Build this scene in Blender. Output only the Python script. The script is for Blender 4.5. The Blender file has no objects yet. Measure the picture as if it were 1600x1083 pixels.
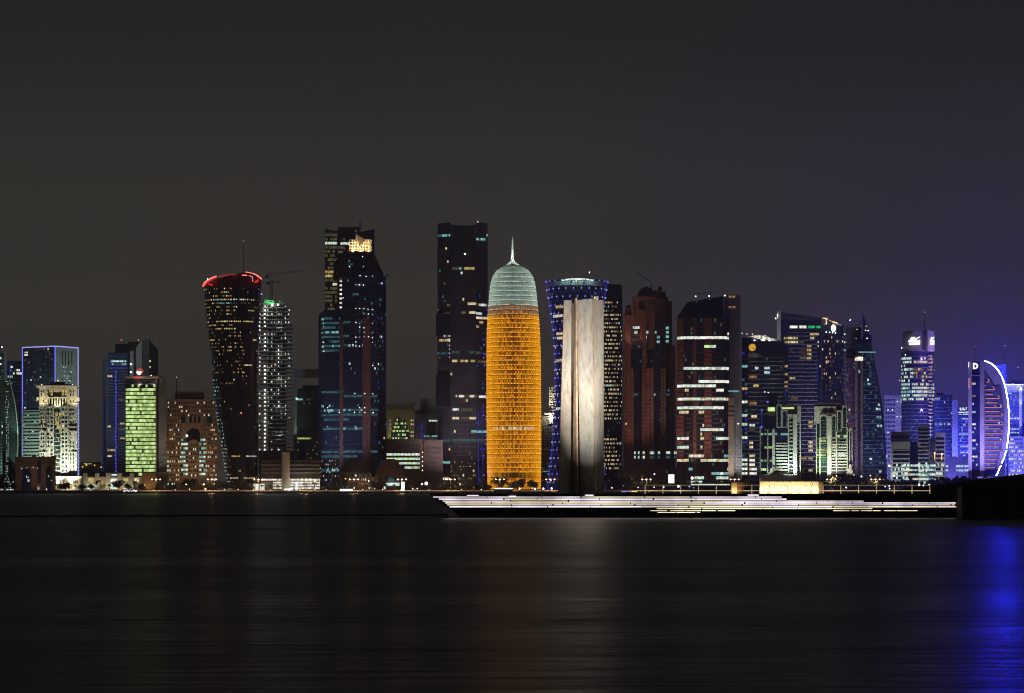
import bpy, bmesh, math, random
from mathutils import Vector

# ---------------------------------------------------------------- camera, sky, exposure
# photograph geometry: 1600x1083 px, focal length 4082 px, horizon at row 765.3, eye 3.36 m above the water
F, HY, CZ = 4082.0, 765.3, 3.36
scn = bpy.context.scene
col = scn.collection
cam_d = bpy.data.cameras.new('camera')
cam_d.sensor_width = 36.0
cam_d.lens = F / 1600 * 36
cam_d.shift_y = (HY - 541.5) / 1600
cam_d.clip_start = 0.5
cam_d.clip_end = 30000
cam = bpy.data.objects.new('camera', cam_d)
cam.location = (0, 0, CZ)
cam.rotation_euler = (math.radians(90), 0, 0)
col.objects.link(cam)
scn.camera = cam

def sl(c):
    c /= 255.0
    return c / 12.92 if c <= 0.04045 else ((c + 0.055) / 1.055) ** 2.4
def srgb(r, g, b):
    return (sl(r), sl(g), sl(b))

world = bpy.data.worlds.new('World')
scn.world = world
world.use_nodes = True
wn, wl = world.node_tree.nodes, world.node_tree.links
wn.clear()
w_out = wn.new('ShaderNodeOutputWorld')
w_bg = wn.new('ShaderNodeBackground')
w_tc = wn.new('ShaderNodeTexCoord')
w_sep = wn.new('ShaderNodeSeparateXYZ')
wl.new(w_tc.outputs['Generated'], w_sep.inputs[0])
def w_ramp(stops):
    mr = wn.new('ShaderNodeMapRange')
    mr.inputs['From Min'].default_value = 0.0
    mr.inputs['From Max'].default_value = 0.5
    wl.new(w_sep.outputs['Z'], mr.inputs['Value'])
    r = wn.new('ShaderNodeValToRGB')
    r.color_ramp.interpolation = 'EASE'
    while len(r.color_ramp.elements) < len(stops):
        r.color_ramp.elements.new(0.5)
    for e, (p, c) in zip(r.color_ramp.elements, stops):
        e.position = p / 0.5
        e.color = srgb(*c) + (1,)
    wl.new(mr.outputs[0], r.inputs[0])
    return r
# night sky glow of the city: brown over the left of the bay, violet over the right, darker overhead
sky_l = w_ramp([(0.0, (86, 81, 73)), (0.03, (74, 70, 63)), (0.06, (65, 62, 56)), (0.10, (57, 55, 50)), (0.187, (40, 38, 36)), (0.5, (24, 23, 23))])
sky_r = w_ramp([(0.0, (86, 79, 110)), (0.03, (71, 65, 87)), (0.06, (60, 55, 70)), (0.10, (51, 48, 57)), (0.187, (38, 36, 39)), (0.5, (23, 22, 24))])
w_x = wn.new('ShaderNodeMapRange')
w_x.interpolation_type = 'SMOOTHSTEP'
w_x.inputs['From Min'].default_value = -0.06
w_x.inputs['From Max'].default_value = 0.19
wl.new(w_sep.outputs['X'], w_x.inputs['Value'])
w_mix = wn.new('ShaderNodeMix')
w_mix.data_type = 'RGBA'
wl.new(w_x.outputs[0], w_mix.inputs['Factor'])
wl.new(sky_l.outputs[0], w_mix.inputs[6])
wl.new(sky_r.outputs[0], w_mix.inputs[7])
w_sky = wn.new('ShaderNodeTexSky')           # what is left of the daylight sky, sun far below the horizon
w_sky.sky_type = 'NISHITA'
w_sky.sun_disc = False
w_sky.sun_elevation = math.radians(-12)
w_sky.sun_rotation = math.radians(200)
w_add = wn.new('ShaderNodeMix')
w_add.data_type = 'RGBA'
w_add.blend_type = 'ADD'
w_add.inputs['Factor'].default_value = 0.05
wl.new(w_mix.outputs[2], w_add.inputs[6])
wl.new(w_sky.outputs[0], w_add.inputs[7])
# violet-blue glow of the neon-lit air, put into the low sky's colour
def w_math(op, a, b=None):
    nd = wn.new('ShaderNodeMath'); nd.operation = op
    for i, q in enumerate((a, b)):
        if q is None: continue
        if isinstance(q, (int, float)): nd.inputs[i].default_value = q
        else: wl.new(q, nd.inputs[i])
    return nd.outputs[0]
gx = w_math('MULTIPLY', w_math('SUBTRACT', w_sep.outputs['X'], 0.176), 1 / 0.050)
gz = w_math('MULTIPLY', w_math('SUBTRACT', w_sep.outputs['Z'], 0.010), 1 / 0.026)
gd = w_math('ADD', w_math('MULTIPLY', gx, gx), w_math('MULTIPLY', gz, gz))
gg = w_math('POWER', 2.718, w_math('MULTIPLY', gd, -0.6))
gg = w_math('MULTIPLY', gg, w_math('GREATER_THAN', w_sep.outputs['Y'], 0.0))
w_gl = wn.new('ShaderNodeMix'); w_gl.data_type = 'RGBA'; w_gl.blend_type = 'ADD'
wl.new(gg, w_gl.inputs['Factor'])
wl.new(w_add.outputs[2], w_gl.inputs[6])
w_gl.inputs[7].default_value = (0.035, 0.022, 0.50, 1)
wl.new(w_gl.outputs[2], w_bg.inputs['Color'])
w_bg.inputs['Strength'].default_value = 1.0
wl.new(w_bg.outputs[0], w_out.inputs[0])

vs = scn.view_settings
vs.view_transform = 'Standard'
vs.look = 'None'
vs.exposure = 0.0
vs.gamma = 1.0
vs.use_curve_mapping = False
cy = scn.cycles
cy.use_denoising = True
cy.filter_width = 1.1
cy.max_bounces = 4
cy.diffuse_bounces = 1
cy.glossy_bounces = 2
cy.transmission_bounces = 2
cy.volume_bounces = 0
cy.caustics_reflective = False
cy.caustics_refractive = False
cy.sample_clamp_indirect = 2.0
cy.use_light_tree = True

# ---------------------------------------------------------------- materials
M = {}
def nodes_of(name):
    m = bpy.data.materials.new(name)
    m.use_nodes = True
    n, l = m.node_tree.nodes, m.node_tree.links
    return m, n, l, n['Principled BSDF']

def surface(name, c, rough=0.7, var=0.3, scale=0.12, bump=0.0, metallic=0.0, spec=0.5, stretch=(1, 1, 1)):
    m, n, l, p = nodes_of(name)
    tc = n.new('ShaderNodeTexCoord')
    mp = n.new('ShaderNodeMapping')
    mp.inputs['Scale'].default_value = stretch
    l.new(tc.outputs['Object'], mp.inputs[0])
    nz = n.new('ShaderNodeTexNoise')
    nz.inputs['Scale'].default_value = scale
    nz.inputs['Detail'].default_value = 4
    l.new(mp.outputs[0], nz.inputs['Vector'])
    r = n.new('ShaderNodeValToRGB')
    r.color_ramp.elements[0].position = 0.3
    r.color_ramp.elements[1].position = 0.7
    r.color_ramp.elements[0].color = tuple(x * (1 - var) for x in c) + (1,)
    r.color_ramp.elements[1].color = tuple(min(1, x * (1 + var)) for x in c) + (1,)
    l.new(nz.outputs[0], r.inputs[0])
    l.new(r.outputs[0], p.inputs['Base Color'])
    p.inputs['Roughness'].default_value = rough
    p.inputs['Metallic'].default_value = metallic
    p.inputs['Specular IOR Level'].default_value = spec
    if bump:
        b = n.new('ShaderNodeBump')
        b.inputs['Strength'].default_value = bump
        b.inputs['Distance'].default_value = 0.3
        l.new(nz.outputs[0], b.inputs['Height'])
        l.new(b.outputs[0], p.inputs['Normal'])
    M[name] = m
    return m

def emitter(name, c, strength=1.0, var=0.0, scale=0.35, sampled=False):
    """a lamp or a lit room seen through a window: var is how unevenly the room is lit"""
    m, n, l, p = nodes_of(name)
    if name.startswith('lit_'): strength *= 1.25
    p.inputs['Base Color'].default_value = (0.02, 0.02, 0.02, 1)
    p.inputs['Roughness'].default_value = 0.3
    p.inputs['Emission Color'].default_value = tuple(c) + (1,)
    if var:
        tc = n.new('ShaderNodeTexCoord')
        nz = n.new('ShaderNodeTexNoise')
        nz.inputs['Scale'].default_value = scale
        nz.inputs['Detail'].default_value = 2
        l.new(tc.outputs['Object'], nz.inputs['Vector'])
        mr = n.new('ShaderNodeMapRange')
        mr.inputs['From Min'].default_value = 0.32
        mr.inputs['From Max'].default_value = 0.68
        mr.inputs['To Min'].default_value = strength * (1 - var)
        mr.inputs['To Max'].default_value = strength * (1 + var)
        l.new(nz.outputs[0], mr.inputs[0])
        l.new(mr.outputs[0], p.inputs['Emission Strength'])
    else:
        p.inputs['Emission Strength'].default_value = strength
    if not sampled:
        m.cycles.emission_sampling = 'NONE'
    M[name] = m
    return m

# cladding, stone, glass (real base colours)
surface('glass_navy', (0.020, 0.027, 0.066), 0.16, 0.4, 0.08, 0.05)
surface('glass_black', (0.018, 0.018, 0.024), 0.16, 0.4, 0.08, 0.05)
surface('glass_blue', (0.020, 0.030, 0.12), 0.18, 0.4, 0.08, 0.05)
surface('glass_teal', (0.010, 0.030, 0.034), 0.16, 0.4, 0.08, 0.05)
surface('glass_green', (0.030, 0.060, 0.050), 0.2, 0.3, 0.08, 0.05)
surface('glass_brown', (0.046, 0.040, 0.046), 0.2, 0.4, 0.08, 0.05)
surface('stone_tan', (0.36, 0.25, 0.17), 0.8, 0.15)
surface('stone_cream', (0.62, 0.58, 0.48), 0.8, 0.10)
surface('stone_white', (0.70, 0.72, 0.64), 0.7, 0.10)
surface('stone_brown', (0.17, 0.105, 0.07), 0.8, 0.2)
surface('brick_red', (0.27, 0.13, 0.085), 0.8, 0.2)
surface('granite_red', (0.20, 0.075, 0.055), 0.5, 0.25, 0.3)
surface('concrete', (0.30, 0.29, 0.27), 0.85, 0.2, 0.2)
surface('concrete_dark', (0.10, 0.095, 0.09), 0.85, 0.25, 0.2)
surface('panel_grey', (0.26, 0.26, 0.27), 0.5, 0.12)
surface('panel_slate', (0.17, 0.18, 0.21), 0.5, 0.12)
surface('panel_sage', (0.30, 0.36, 0.32), 0.5, 0.12)
surface('panel_pale', (0.52, 0.52, 0.53), 0.5, 0.12)
surface('panel_dark', (0.07, 0.07, 0.08), 0.5, 0.2)
surface('panel_blue', (0.14, 0.16, 0.28), 0.5, 0.2)
surface('metal_dark', (0.05, 0.05, 0.05), 0.5, 0.2, 1.0, 0, 0.6)
surface('metal_pale', (0.62, 0.60, 0.56), 0.4, 0.15, 1.0, 0, 0.3)
surface('metal_red', (0.20, 0.03, 0.025), 0.5, 0.2)
surface('net_green', (0.05, 0.40, 0.12), 0.9, 0.2, 0.5)
surface('lattice_bronze', (0.10, 0.045, 0.015), 0.6, 0.2, 0.5)
surface('lattice_silver', (0.22, 0.26, 0.25), 0.5, 0.2, 0.5)
surface('foliage', (0.040, 0.060, 0.022), 0.7, 0.5, 0.9)
surface('foliage_dark', (0.030, 0.042, 0.022), 0.7, 0.5, 0.9)
surface('palm_leaf', (0.055, 0.070, 0.028), 0.6, 0.4, 0.9)
surface('bark', (0.11, 0.075, 0.05), 0.9, 0.3, 1.5, 0.3)
surface('paving', (0.24, 0.20, 0.16), 0.85, 0.2, 0.05)
surface('rock', (0.12, 0.10, 0.085), 0.9, 0.4, 0.5, 0.5)
surface('pier_concrete', (0.075, 0.070, 0.065), 0.75, 0.35, 0.5, 0.15)
surface('pier_wall', (0.055, 0.045, 0.035), 0.8, 0.35, 0.4, 0.2)
surface('grass_dark', (0.020, 0.026, 0.012), 0.95, 0.4, 0.8, 0.4)
surface('wall_render', (0.55, 0.47, 0.34), 0.85, 0.08, 0.8)
surface('rubber', (0.015, 0.015, 0.017), 0.6, 0.3, 1.0)
surface('car_white', (0.6, 0.6, 0.6), 0.3, 0.05)
surface('car_dark', (0.03, 0.03, 0.04), 0.3, 0.05)
surface('car_red', (0.25, 0.02, 0.02), 0.3, 0.05)
surface('steel_edge', (0.56, 0.40, 0.27), 0.6, 0.3, 0.9, 0.1)
surface('wood', (0.16, 0.09, 0.05), 0.7, 0.3, 1.2)
surface('sign_dark', (0.02, 0.012, 0.006), 0.6, 0.1)

# weathering steel of the tall sculpture: pale mill-scale plates with rust blotches and runs
m, n, l, p = nodes_of('steel')
tc = n.new('ShaderNodeTexCoord')
mp = n.new('ShaderNodeMapping'); mp.inputs['Scale'].default_value = (1.2, 1.2, 0.30)
l.new(tc.outputs['Object'], mp.inputs[0])
n1 = n.new('ShaderNodeTexNoise'); n1.inputs['Scale'].default_value = 0.9; n1.inputs['Detail'].default_value = 9; n1.inputs['Roughness'].default_value = 0.72
l.new(mp.outputs[0], n1.inputs['Vector'])
n2 = n.new('ShaderNodeTexNoise'); n2.inputs['Scale'].default_value = 2.2; n2.inputs['Detail'].default_value = 5
l.new(mp.outputs[0], n2.inputs['Vector'])
r1 = n.new('ShaderNodeValToRGB')
e = r1.color_ramp.elements
e[0].position = 0.38; e[0].color = (0.44, 0.46, 0.43, 1)
e[1].position = 0.70; e[1].color = (0.52, 0.35, 0.24, 1)
e2 = r1.color_ramp.elements.new(0.56); e2.color = (0.58, 0.53, 0.45, 1)
l.new(n1.outputs[0], r1.inputs[0])
r2 = n.new('ShaderNodeValToRGB')
r2.color_ramp.elements[0].position = 0.30; r2.color_ramp.elements[0].color = (0.62, 0.60, 0.58, 1)
r2.color_ramp.elements[1].position = 0.52; r2.color_ramp.elements[1].color = (1, 1, 1, 1)
l.new(n2.outputs[0], r2.inputs[0])
mx = n.new('ShaderNodeMix'); mx.data_type = 'RGBA'; mx.blend_type = 'MULTIPLY'; mx.inputs['Factor'].default_value = 0.8
l.new(r1.outputs[0], mx.inputs[6]); l.new(r2.outputs[0], mx.inputs[7])
l.new(mx.outputs[2], p.inputs['Base Color'])
p.inputs['Roughness'].default_value = 0.55
p.inputs['Metallic'].default_value = 0.15
M['steel'] = m

# sea: dark water smoothed by small running waves
m, n, l, p = nodes_of('sea')
p.inputs['Base Color'].default_value = (0.004, 0.005, 0.007, 1)
p.inputs['Roughness'].default_value = 0.17
p.inputs['IOR'].default_value = 1.33
tc = n.new('ShaderNodeTexCoord')
mp = n.new('ShaderNodeMapping'); mp.inputs['Scale'].default_value = (0.16, 0.9, 1)
l.new(tc.outputs['Object'], mp.inputs[0])
n1 = n.new('ShaderNodeTexNoise'); n1.inputs['Scale'].default_value = 1.0; n1.inputs['Detail'].default_value = 5; n1.inputs['Roughness'].default_value = 0.6
l.new(mp.outputs[0], n1.inputs['Vector'])
mp2 = n.new('ShaderNodeMapping'); mp2.inputs['Scale'].default_value = (0.012, 0.07, 1)
l.new(tc.outputs['Object'], mp2.inputs[0])
n2 = n.new('ShaderNodeTexNoise'); n2.inputs['Scale'].default_value = 1.0; n2.inputs['Detail'].default_value = 3
l.new(mp2.outputs[0], n2.inputs['Vector'])
mr = n.new('ShaderNodeMapRange'); mr.inputs['From Min'].default_value = 0.3; mr.inputs['From Max'].default_value = 0.7
mr.inputs['To Min'].default_value = 0.31; mr.inputs['To Max'].default_value = 0.39
l.new(n2.outputs[0], mr.inputs[0])
mp3 = n.new('ShaderNodeMapping'); mp3.inputs['Scale'].default_value = (0.22, 1.0, 1)
l.new(tc.outputs['Object'], mp3.inputs[0])
n3 = n.new('ShaderNodeTexNoise'); n3.inputs['Scale'].default_value = 1.0; n3.inputs['Detail'].default_value = 6; n3.inputs['Roughness'].default_value = 0.7
l.new(mp3.outputs[0], n3.inputs['Vector'])
mr3 = n.new('ShaderNodeMapRange'); mr3.inputs['From Min'].default_value = 0.3; mr3.inputs['From Max'].default_value = 0.7
mr3.inputs['To Min'].default_value = -0.06; mr3.inputs['To Max'].default_value = 0.06
l.new(n3.outputs[0], mr3.inputs[0])
ad = n.new('ShaderNodeMath'); ad.operation = 'ADD'
l.new(mr.outputs[0], ad.inputs[0]); l.new(mr3.outputs[0], ad.inputs[1]); l.new(ad.outputs[0], p.inputs['Roughness'])
b = n.new('ShaderNodeBump'); b.inputs['Strength'].default_value = 1.0; b.inputs['Distance'].default_value = 0.10
l.new(n1.outputs[0], b.inputs['Height']); l.new(b.outputs[0], p.inputs['Normal'])
M['sea'] = m

# lit rooms
emitter('lit_warm', (1.0, 0.80, 0.47), 0.75, 0.5)
emitter('lit_yellow', (0.90, 0.66, 0.22), 0.55, 0.6)
emitter('lit_amber', (0.85, 0.42, 0.12), 0.40, 0.6)
emitter('lit_dim', (0.30, 0.21, 0.10), 0.30, 0.6)
emitter('lit_cool', (0.80, 1.0, 0.86), 0.80, 0.5)
emitter('lit_white', (1.0, 0.96, 0.84), 1.0, 0.4)
emitter('lit_blue', (0.60, 0.82, 1.0), 0.80, 0.5)
emitter('lit_teal', (0.12, 0.40, 0.48), 0.19, 0.7)
emitter('lit_teal_bright', (0.35, 0.85, 0.80), 0.50, 0.5)
emitter('lit_lime', (0.50, 0.74, 0.22), 0.75, 0.45)
emitter('lit_lime_bright', (0.62, 0.86, 0.34), 1.0, 0.35)
emitter('lit_olive', (0.26, 0.26, 0.10), 0.22, 0.7)
emitter('lit_green', (0.03, 0.70, 0.22), 0.6, 0.3)
emitter('lit_brown', (0.20, 0.07, 0.03), 0.22, 0.7)
# lamps and light strips
emitter('led_blue', (0.16, 0.16, 1.0), 1.6)
emitter('led_blue_dim', (0.05, 0.04, 0.8), 0.55)
emitter('led_lilac', (0.40, 0.42, 1.0), 1.3)
emitter('led_white', (1.0, 0.97, 1.0), 2.5)
emitter('led_pink', (1.0, 0.86, 0.96), 2.1, 0.45, 0.25)
emitter('led_cream', (1.0, 0.86, 0.60), 1.8, 0.4, 0.25)
emitter('led_red', (1.0, 0.035, 0.02), 1.1)
emitter('led_red_hot', (1.0, 0.22, 0.16), 2.0)
emitter('led_coral', (1.0, 0.36, 0.38), 1.1)
emitter('lamp_orange', (1.0, 0.66, 0.38), 6.0)
emitter('lamp_white', (1.0, 0.95, 0.9), 4.0)
emitter('lamp_green', (0.75, 1.0, 0.8), 2.5)
emitter('sign_white', (1, 1, 1), 2.0)
emitter('sign_cream', (1.0, 0.93, 0.78), 1.2, 0.15)
emitter('sign_yellow', (1.0, 0.55, 0.04), 0.9)
emitter('sign_red', (1.0, 0.10, 0.06), 0.8)
emitter('sign_blue', (0.7, 0.85, 1.0), 1.6)
emitter('neon_edge', (0.018, 0.022, 1.0), 1500.0, sampled=True)
emitter('screen_orange', (0.97, 0.30, 0.001), 0.85, 0.5, 1.2)
emitter('screen_orange_dark', (0.55, 0.14, 0.006), 0.36, 0.6, 1.2)
emitter('screen_amber_glow', (1.0, 0.37, 0.002), 1.0, 0.35, 1.2)
emitter('screen_salmon', (0.62, 0.30, 0.13), 0.55, 0.4, 0.9)
emitter('screen_jade', (0.26, 0.40, 0.32), 0.55, 0.4, 0.9)
emitter('screen_jade_glow', (0.55, 0.72, 0.58), 0.75, 0.3, 0.9)
emitter('lamp_jade', (0.75, 0.95, 0.85), 1.6)
emitter('lamp_gold', (1.0, 0.62, 0.16), 2.2)
emitter('led_net', (0.10, 0.09, 0.9), 0.5)

# ---------------------------------------------------------------- geometry helpers
def X(px, Y): return (px - 800) / F * Y
def Z(py, Y): return CZ + (HY - py) / F * Y
def V(px, py, Y): return Vector((X(px, Y), Y, Z(py, Y)))
GROUND = 2.0
HAZE = 0.00014

class MB:
    def __init__(s): s.v, s.f, s.m = [], [], []
    def add(s, vs_, fs, mat):
        o = len(s.v)
        s.v += [tuple(v) for v in vs_]
        for f in fs:
            s.f.append(tuple(i + o for i in f)); s.m.append(mat)
    def quad(s, a, b, c, d, mat): s.add((a, b, c, d), ((0, 1, 2, 3),), mat)
    def hexa(s, q0, q1, mat):
        s.add(list(q0) + list(q1), ((3, 2, 1, 0), (4, 5, 6, 7), (0, 1, 5, 4), (1, 2, 6, 5), (2, 3, 7, 6), (3, 0, 4, 7)), mat)
    def box(s, x0, x1, y0, y1, z0, z1, mat):
        s.hexa([(x0, y0, z0), (x1, y0, z0), (x1, y1, z0), (x0, y1, z0)], [(x0, y0, z1), (x1, y0, z1), (x1, y1, z1), (x0, y1, z1)], mat)
    def bar(s, a, b, w, mat, d=None):
        """square bar from a to b, w wide, d deep"""
        a, b = Vector(a), Vector(b); d = d or w
        t = (b - a)
        if t.length < 1e-6: return
        t.normalize()
        up = Vector((0, 1, 0)) if abs(t.y) < 0.9 else Vector((0, 0, 1))
        u = t.cross(up).normalized(); w2 = u.cross(t).normalized()
        q = [u * (w / 2) * i + w2 * (d / 2) * j for i, j in ((-1, -1), (1, -1), (1, 1), (-1, 1))]
        s.hexa([a + k for k in q], [b + k for k in q], mat)
    def tube(s, pts, rad, mat, n=6):
        rings = []
        for i, p in enumerate(pts):
            p = Vector(p); a = Vector(pts[max(i - 1, 0)]); b = Vector(pts[min(i + 1, len(pts) - 1)])
            t = (b - a).normalized(); up = Vector((0, 1, 0)) if abs(t.y) < 0.9 else Vector((0, 0, 1))
            u = t.cross(up).normalized(); w = u.cross(t).normalized()
            r = rad[i] if isinstance(rad, (list, tuple)) else rad
            rings.append([p + (u * math.cos(k * 2 * math.pi / n) + w * math.sin(k * 2 * math.pi / n)) * r for k in range(n)])
        s.loft(rings, mat)
    def loft(s, rings, mat, cap=True):
        n = len(rings[0]); vs_ = [v for r in rings for v in r]; fs = []
        for i in range(len(rings) - 1):
            for k in range(n):
                k2 = (k + 1) % n
                fs.append((i * n + k, i * n + k2, (i + 1) * n + k2, (i + 1) * n + k))
        if cap:
            fs.append(tuple(range(n))); fs.append(tuple(range((len(rings) - 1) * n, len(rings) * n))[::-1])
        s.add(vs_, fs, mat)
    def prism(s, poly, z0, z1, mat):
        """poly: plan points; z1 a number or a list"""
        n = len(poly); zt = z1 if isinstance(z1, (list, tuple)) else [z1] * n
        s.loft([[(x, y, z0) for x, y in poly], [(x, y, z) for (x, y), z in zip(poly, zt)]], mat)
    def slab(s, poly, d0, d1, mat):
        """poly: (x, z) outline upright, from y=d0 to y=d1"""
        s.loft([[(x, d0, z) for x, z in poly], [(x, d1, z) for x, z in poly]], mat)
    def ball(s, c, r, mat, n=6, rz=None):
        c = Vector(c); rz = rz or r
        rings = [[c + Vector((math.cos(k * 2 * math.pi / n) * r * math.sin(t), math.sin(k * 2 * math.pi / n) * r * math.sin(t), rz * math.cos(t))) for k in range(n)]
                 for t in (0.35, 1.05, 2.09, 2.79)]
        s.loft(rings, mat)
    def build(s, name, parent=None, kind=None, label=None, smooth=False, recalc=True):
        if not s.f: return None
        me = bpy.data.meshes.new(name)
        o3 = parent.matrix_world.translation if parent is not None else Vector((0, 0, 0))
        if parent is not None:
            p, o3 = parent, Vector((0, 0, 0))
            while p is not None: o3 = o3 + p.location; p = p.parent
        me.from_pydata([(x - o3.x, y - o3.y, z - o3.z) for x, y, z in s.v], [], s.f)
        names = []
        for k in s.m:
            if k not in names: names.append(k)
        for k in names: me.materials.append(M[k])
        ix = {k: i for i, k in enumerate(names)}
        me.polygons.foreach_set('material_index', [ix[k] for k in s.m])
        if smooth: me.polygons.foreach_set('use_smooth', [True] * len(s.f))
        if recalc:
            bm = bmesh.new(); bm.from_mesh(me); bmesh.ops.recalc_face_normals(bm, faces=bm.faces); bm.to_mesh(me); bm.free()
        me.update()
        o = bpy.data.objects.new(name, me); col.objects.link(o)
        if parent is not None: o.parent = parent
        if kind: o['kind'] = kind
        if label: o['label'] = label
        return o

def empty(name, loc, label, cat, group=None):
    o = bpy.data.objects.new(name, None); col.objects.link(o)
    o.location = loc; o.empty_display_size = 1.0
    o['label'] = label; o['category'] = cat
    if group: o['group'] = group
    return o
def tag(o, label, cat, group=None):
    o['label'] = label; o['category'] = cat
    if group: o['group'] = group
    return o
def copy_tree(o, parent=None):
    c = o.copy(); col.objects.link(c); c.parent = parent
    for ch in list(o.children): copy_tree(ch, c)
    return c
def lamp(name, parent, loc, power, color, kind='POINT', target=None, angle=60, blend=0.6, radius=0.4, size=(1, 1)):
    d = bpy.data.lights.new(name, kind)
    d.energy = power; d.color = color
    if kind == 'SPOT': d.spot_size = math.radians(angle); d.spot_blend = blend
    if kind == 'AREA': d.shape = 'RECTANGLE'; d.size, d.size_y = size
    else: d.shadow_soft_size = radius
    o = bpy.data.objects.new(name, d); col.objects.link(o)
    loc = Vector(loc); o3 = Vector((0, 0, 0)); p = parent
    while p is not None: o3 = o3 + p.location; p = p.parent
    o.location = loc - o3
    if target is not None: o.rotation_euler = (Vector(target) - loc).to_track_quat('-Z', 'Y').to_euler()
    if parent is not None: o.parent = parent
    return o

STUFF = ('floor_bands', 'mullions', 'small_windows', 'window_glass', 'work_lamps', 'facade_lamps', 'lattice', 'screen', 'fin_bands', 'sills', 'roof_tracery', 'slots', 'lantern_lattice')
class Bld:
    """a building: px = column of its centre in the photograph, D = distance in metres"""
    def __init__(s, name, label, px, D, cat='tower', ground=GROUND):
        s.D, s.g = D, ground
        s.root = empty(name, (X(px, D), D, ground), label, cat)
        s.parts, s.open, s.nwin = {}, set(), 0
        s.rng = random.Random(int(px * 7 + D))
    def mb(s, part, opened=False):
        if part not in s.parts: s.parts[part] = MB()
        if opened: s.open.add(part)
        return s.parts[part]
    def z(s, y): return s.g - 0.05 if y is None else Z(y, s.D)
    def pt(s, px, y, dy=0.0):                       # point at depth D+dy, its height taken at D
        return Vector((X(px, s.D + dy), s.D + dy, s.z(y)))
    def prism(s, part, pts, top, bot=None, mat='concrete'):
        poly = [(X(px, s.D + dy), s.D + dy) for px, dy in pts]
        zt = [s.z(t) for t in top] if isinstance(top, (list, tuple)) else s.z(top)
        if part in STUFF: s.mb(part).prism(poly, s.z(bot), zt, mat)
        else: s.piece(part, lambda m: m.prism(poly, s.z(bot), zt, mat))
    def box(s, part, l, r, top, bot=None, mat='concrete', d0=0.0, d1=25.0):
        s.prism(part, [(l, d0), (r, d0), (r, d1), (l, d1)], top, bot, mat)
    def piece(s, name, fn, **kw):
        """one part as an object of its own"""
        m = MB(); fn(m); return m.build(name, s.root, **kw)
    def slab(s, name, outline, mat, d0=-1.0, d1=0.0, own=True, **kw):
        poly = [(X(px, s.D), s.z(y)) for px, y in outline]
        if own: return s.piece(name, lambda m: m.slab(poly, s.D + d0, s.D + d1, mat), **kw)
        s.mb(name).slab(poly, s.D + d0, s.D + d1, mat)
    def dot(s, px, y, r, mat, name='warning_light', dy=-0.6, own=True):
        c = s.pt(px, y, dy); rr = r * s.D / F
        if own: return s.piece(name, lambda m: m.ball(c, rr, mat))
        s.mb(name).ball(c, rr, mat)
    def strip(s, pts, w, mat, name='light_strip', dy=-0.6, own=True):
        ww = w * s.D / F
        q = [s.pt(a[0], a[1], a[2] if len(a) > 2 else dy) for a in pts]
        m = MB() if own else s.mb(name)
        for a, b in zip(q, q[1:]): m.bar(a, b, ww, mat)
        if own: return m.build(name, s.root)
    def mast(s, px, y0, y1, w=0.5, dy=8.0, mat='metal_dark', light='led_red_hot', name='antenna'):
        ww = w * s.D / F
        def fn(m):
            a, b = s.pt(px, y0, dy), s.pt(px, y1, dy); c = a.lerp(b, 0.55)
            m.tube([a - Vector((0, 0, 2)), c, b], [ww, ww * 0.75, ww * 0.4], mat)
        o = s.piece(name, fn)
        if light:
            k = MB(); k.ball(s.pt(px, y1, dy), 0.85 * s.D / F, light); k.build('warning_light', o)
        return o
    def flood(s, px, y, dy, tpx, ty, tdy, power, color, angle=70, blend=0.7, radius=0.6):
        return lamp('floodlight', s.root, s.pt(px, y, dy), power, color, 'SPOT', s.pt(tpx, ty, tdy), angle, blend, radius)  # also makes the added fill lamps
    def wash(s, xs, power, color, dist=45, ty=None, angle=85, y=764):
        """fill lamps added in front of the building to lift its dark walls"""
        for x in xs: s.flood(x, y, -dist, x, 690 if ty is None else ty, 0, power, color, angle, 0.9, 1.0)
    def face(s, a, c, top, bot, nf, nc, **kw):
        (ax, ay), (cx, cyy) = a, c
        A = Vector((X(ax, s.D + ay), s.D + ay, 0)); C = Vector((X(cx, s.D + cyy), s.D + cyy, 0))
        z0, z1 = s.z(bot), s.z(top)
        def S(u, v):
            p = A.lerp(C, u); p.z = z0 + (z1 - z0) * v; return p
        s.surf(S, nf, nc, seg=1, **kw)
    def surf(s, S, nf, nc, lit=(), rnd=None, glass=None, pw=0.8, ph=0.6, slab=None, pier=None, seg=None, off=0.06, minrun=9.5, ends=True):
        rng, D = s.rng, s.D
        seg = seg or nc
        def N(u, v):
            e = 0.01
            u0, u1, v0, v1 = max(u - e, 0), min(u + e, 1), max(v - e, 0), min(v + e, 1)
            n_ = (S(u1, v) - S(u0, v)).cross(S(u, v1) - S(u, v0))
            return n_.normalized()
        def proj(p): return 800 + F * p.x / p.y, HY - F * (p.z - CZ) / p.y
        def cell(u0, u1, v0, v1, o):
            n_ = N((u0 + u1) / 2, (v0 + v1) / 2) * o
            return [S(u0, v0) + n_, S(u1, v0) + n_, S(u1, v1) + n_, S(u0, v1) + n_]
        hpx = abs(proj(S(0.5, 1))[1] - proj(S(0.5, 0))[1]) / nf
        def flush(run):
            if not run: return
            x0 = proj(run[0][0][0])[0]; x1 = proj(run[-1][0][1])[0]
            if abs(x1 - x0) >= minrun and hpx * ph >= 1.6 and s.nwin < 280:
                m = MB()
                for q, mt in run: m.quad(*q, mt)
                m.build('window', s.root, recalc=False); s.nwin += 1
            else:
                m = s.mb('small_windows', True)
                for q, mt in run: m.quad(*q, mt)
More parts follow.
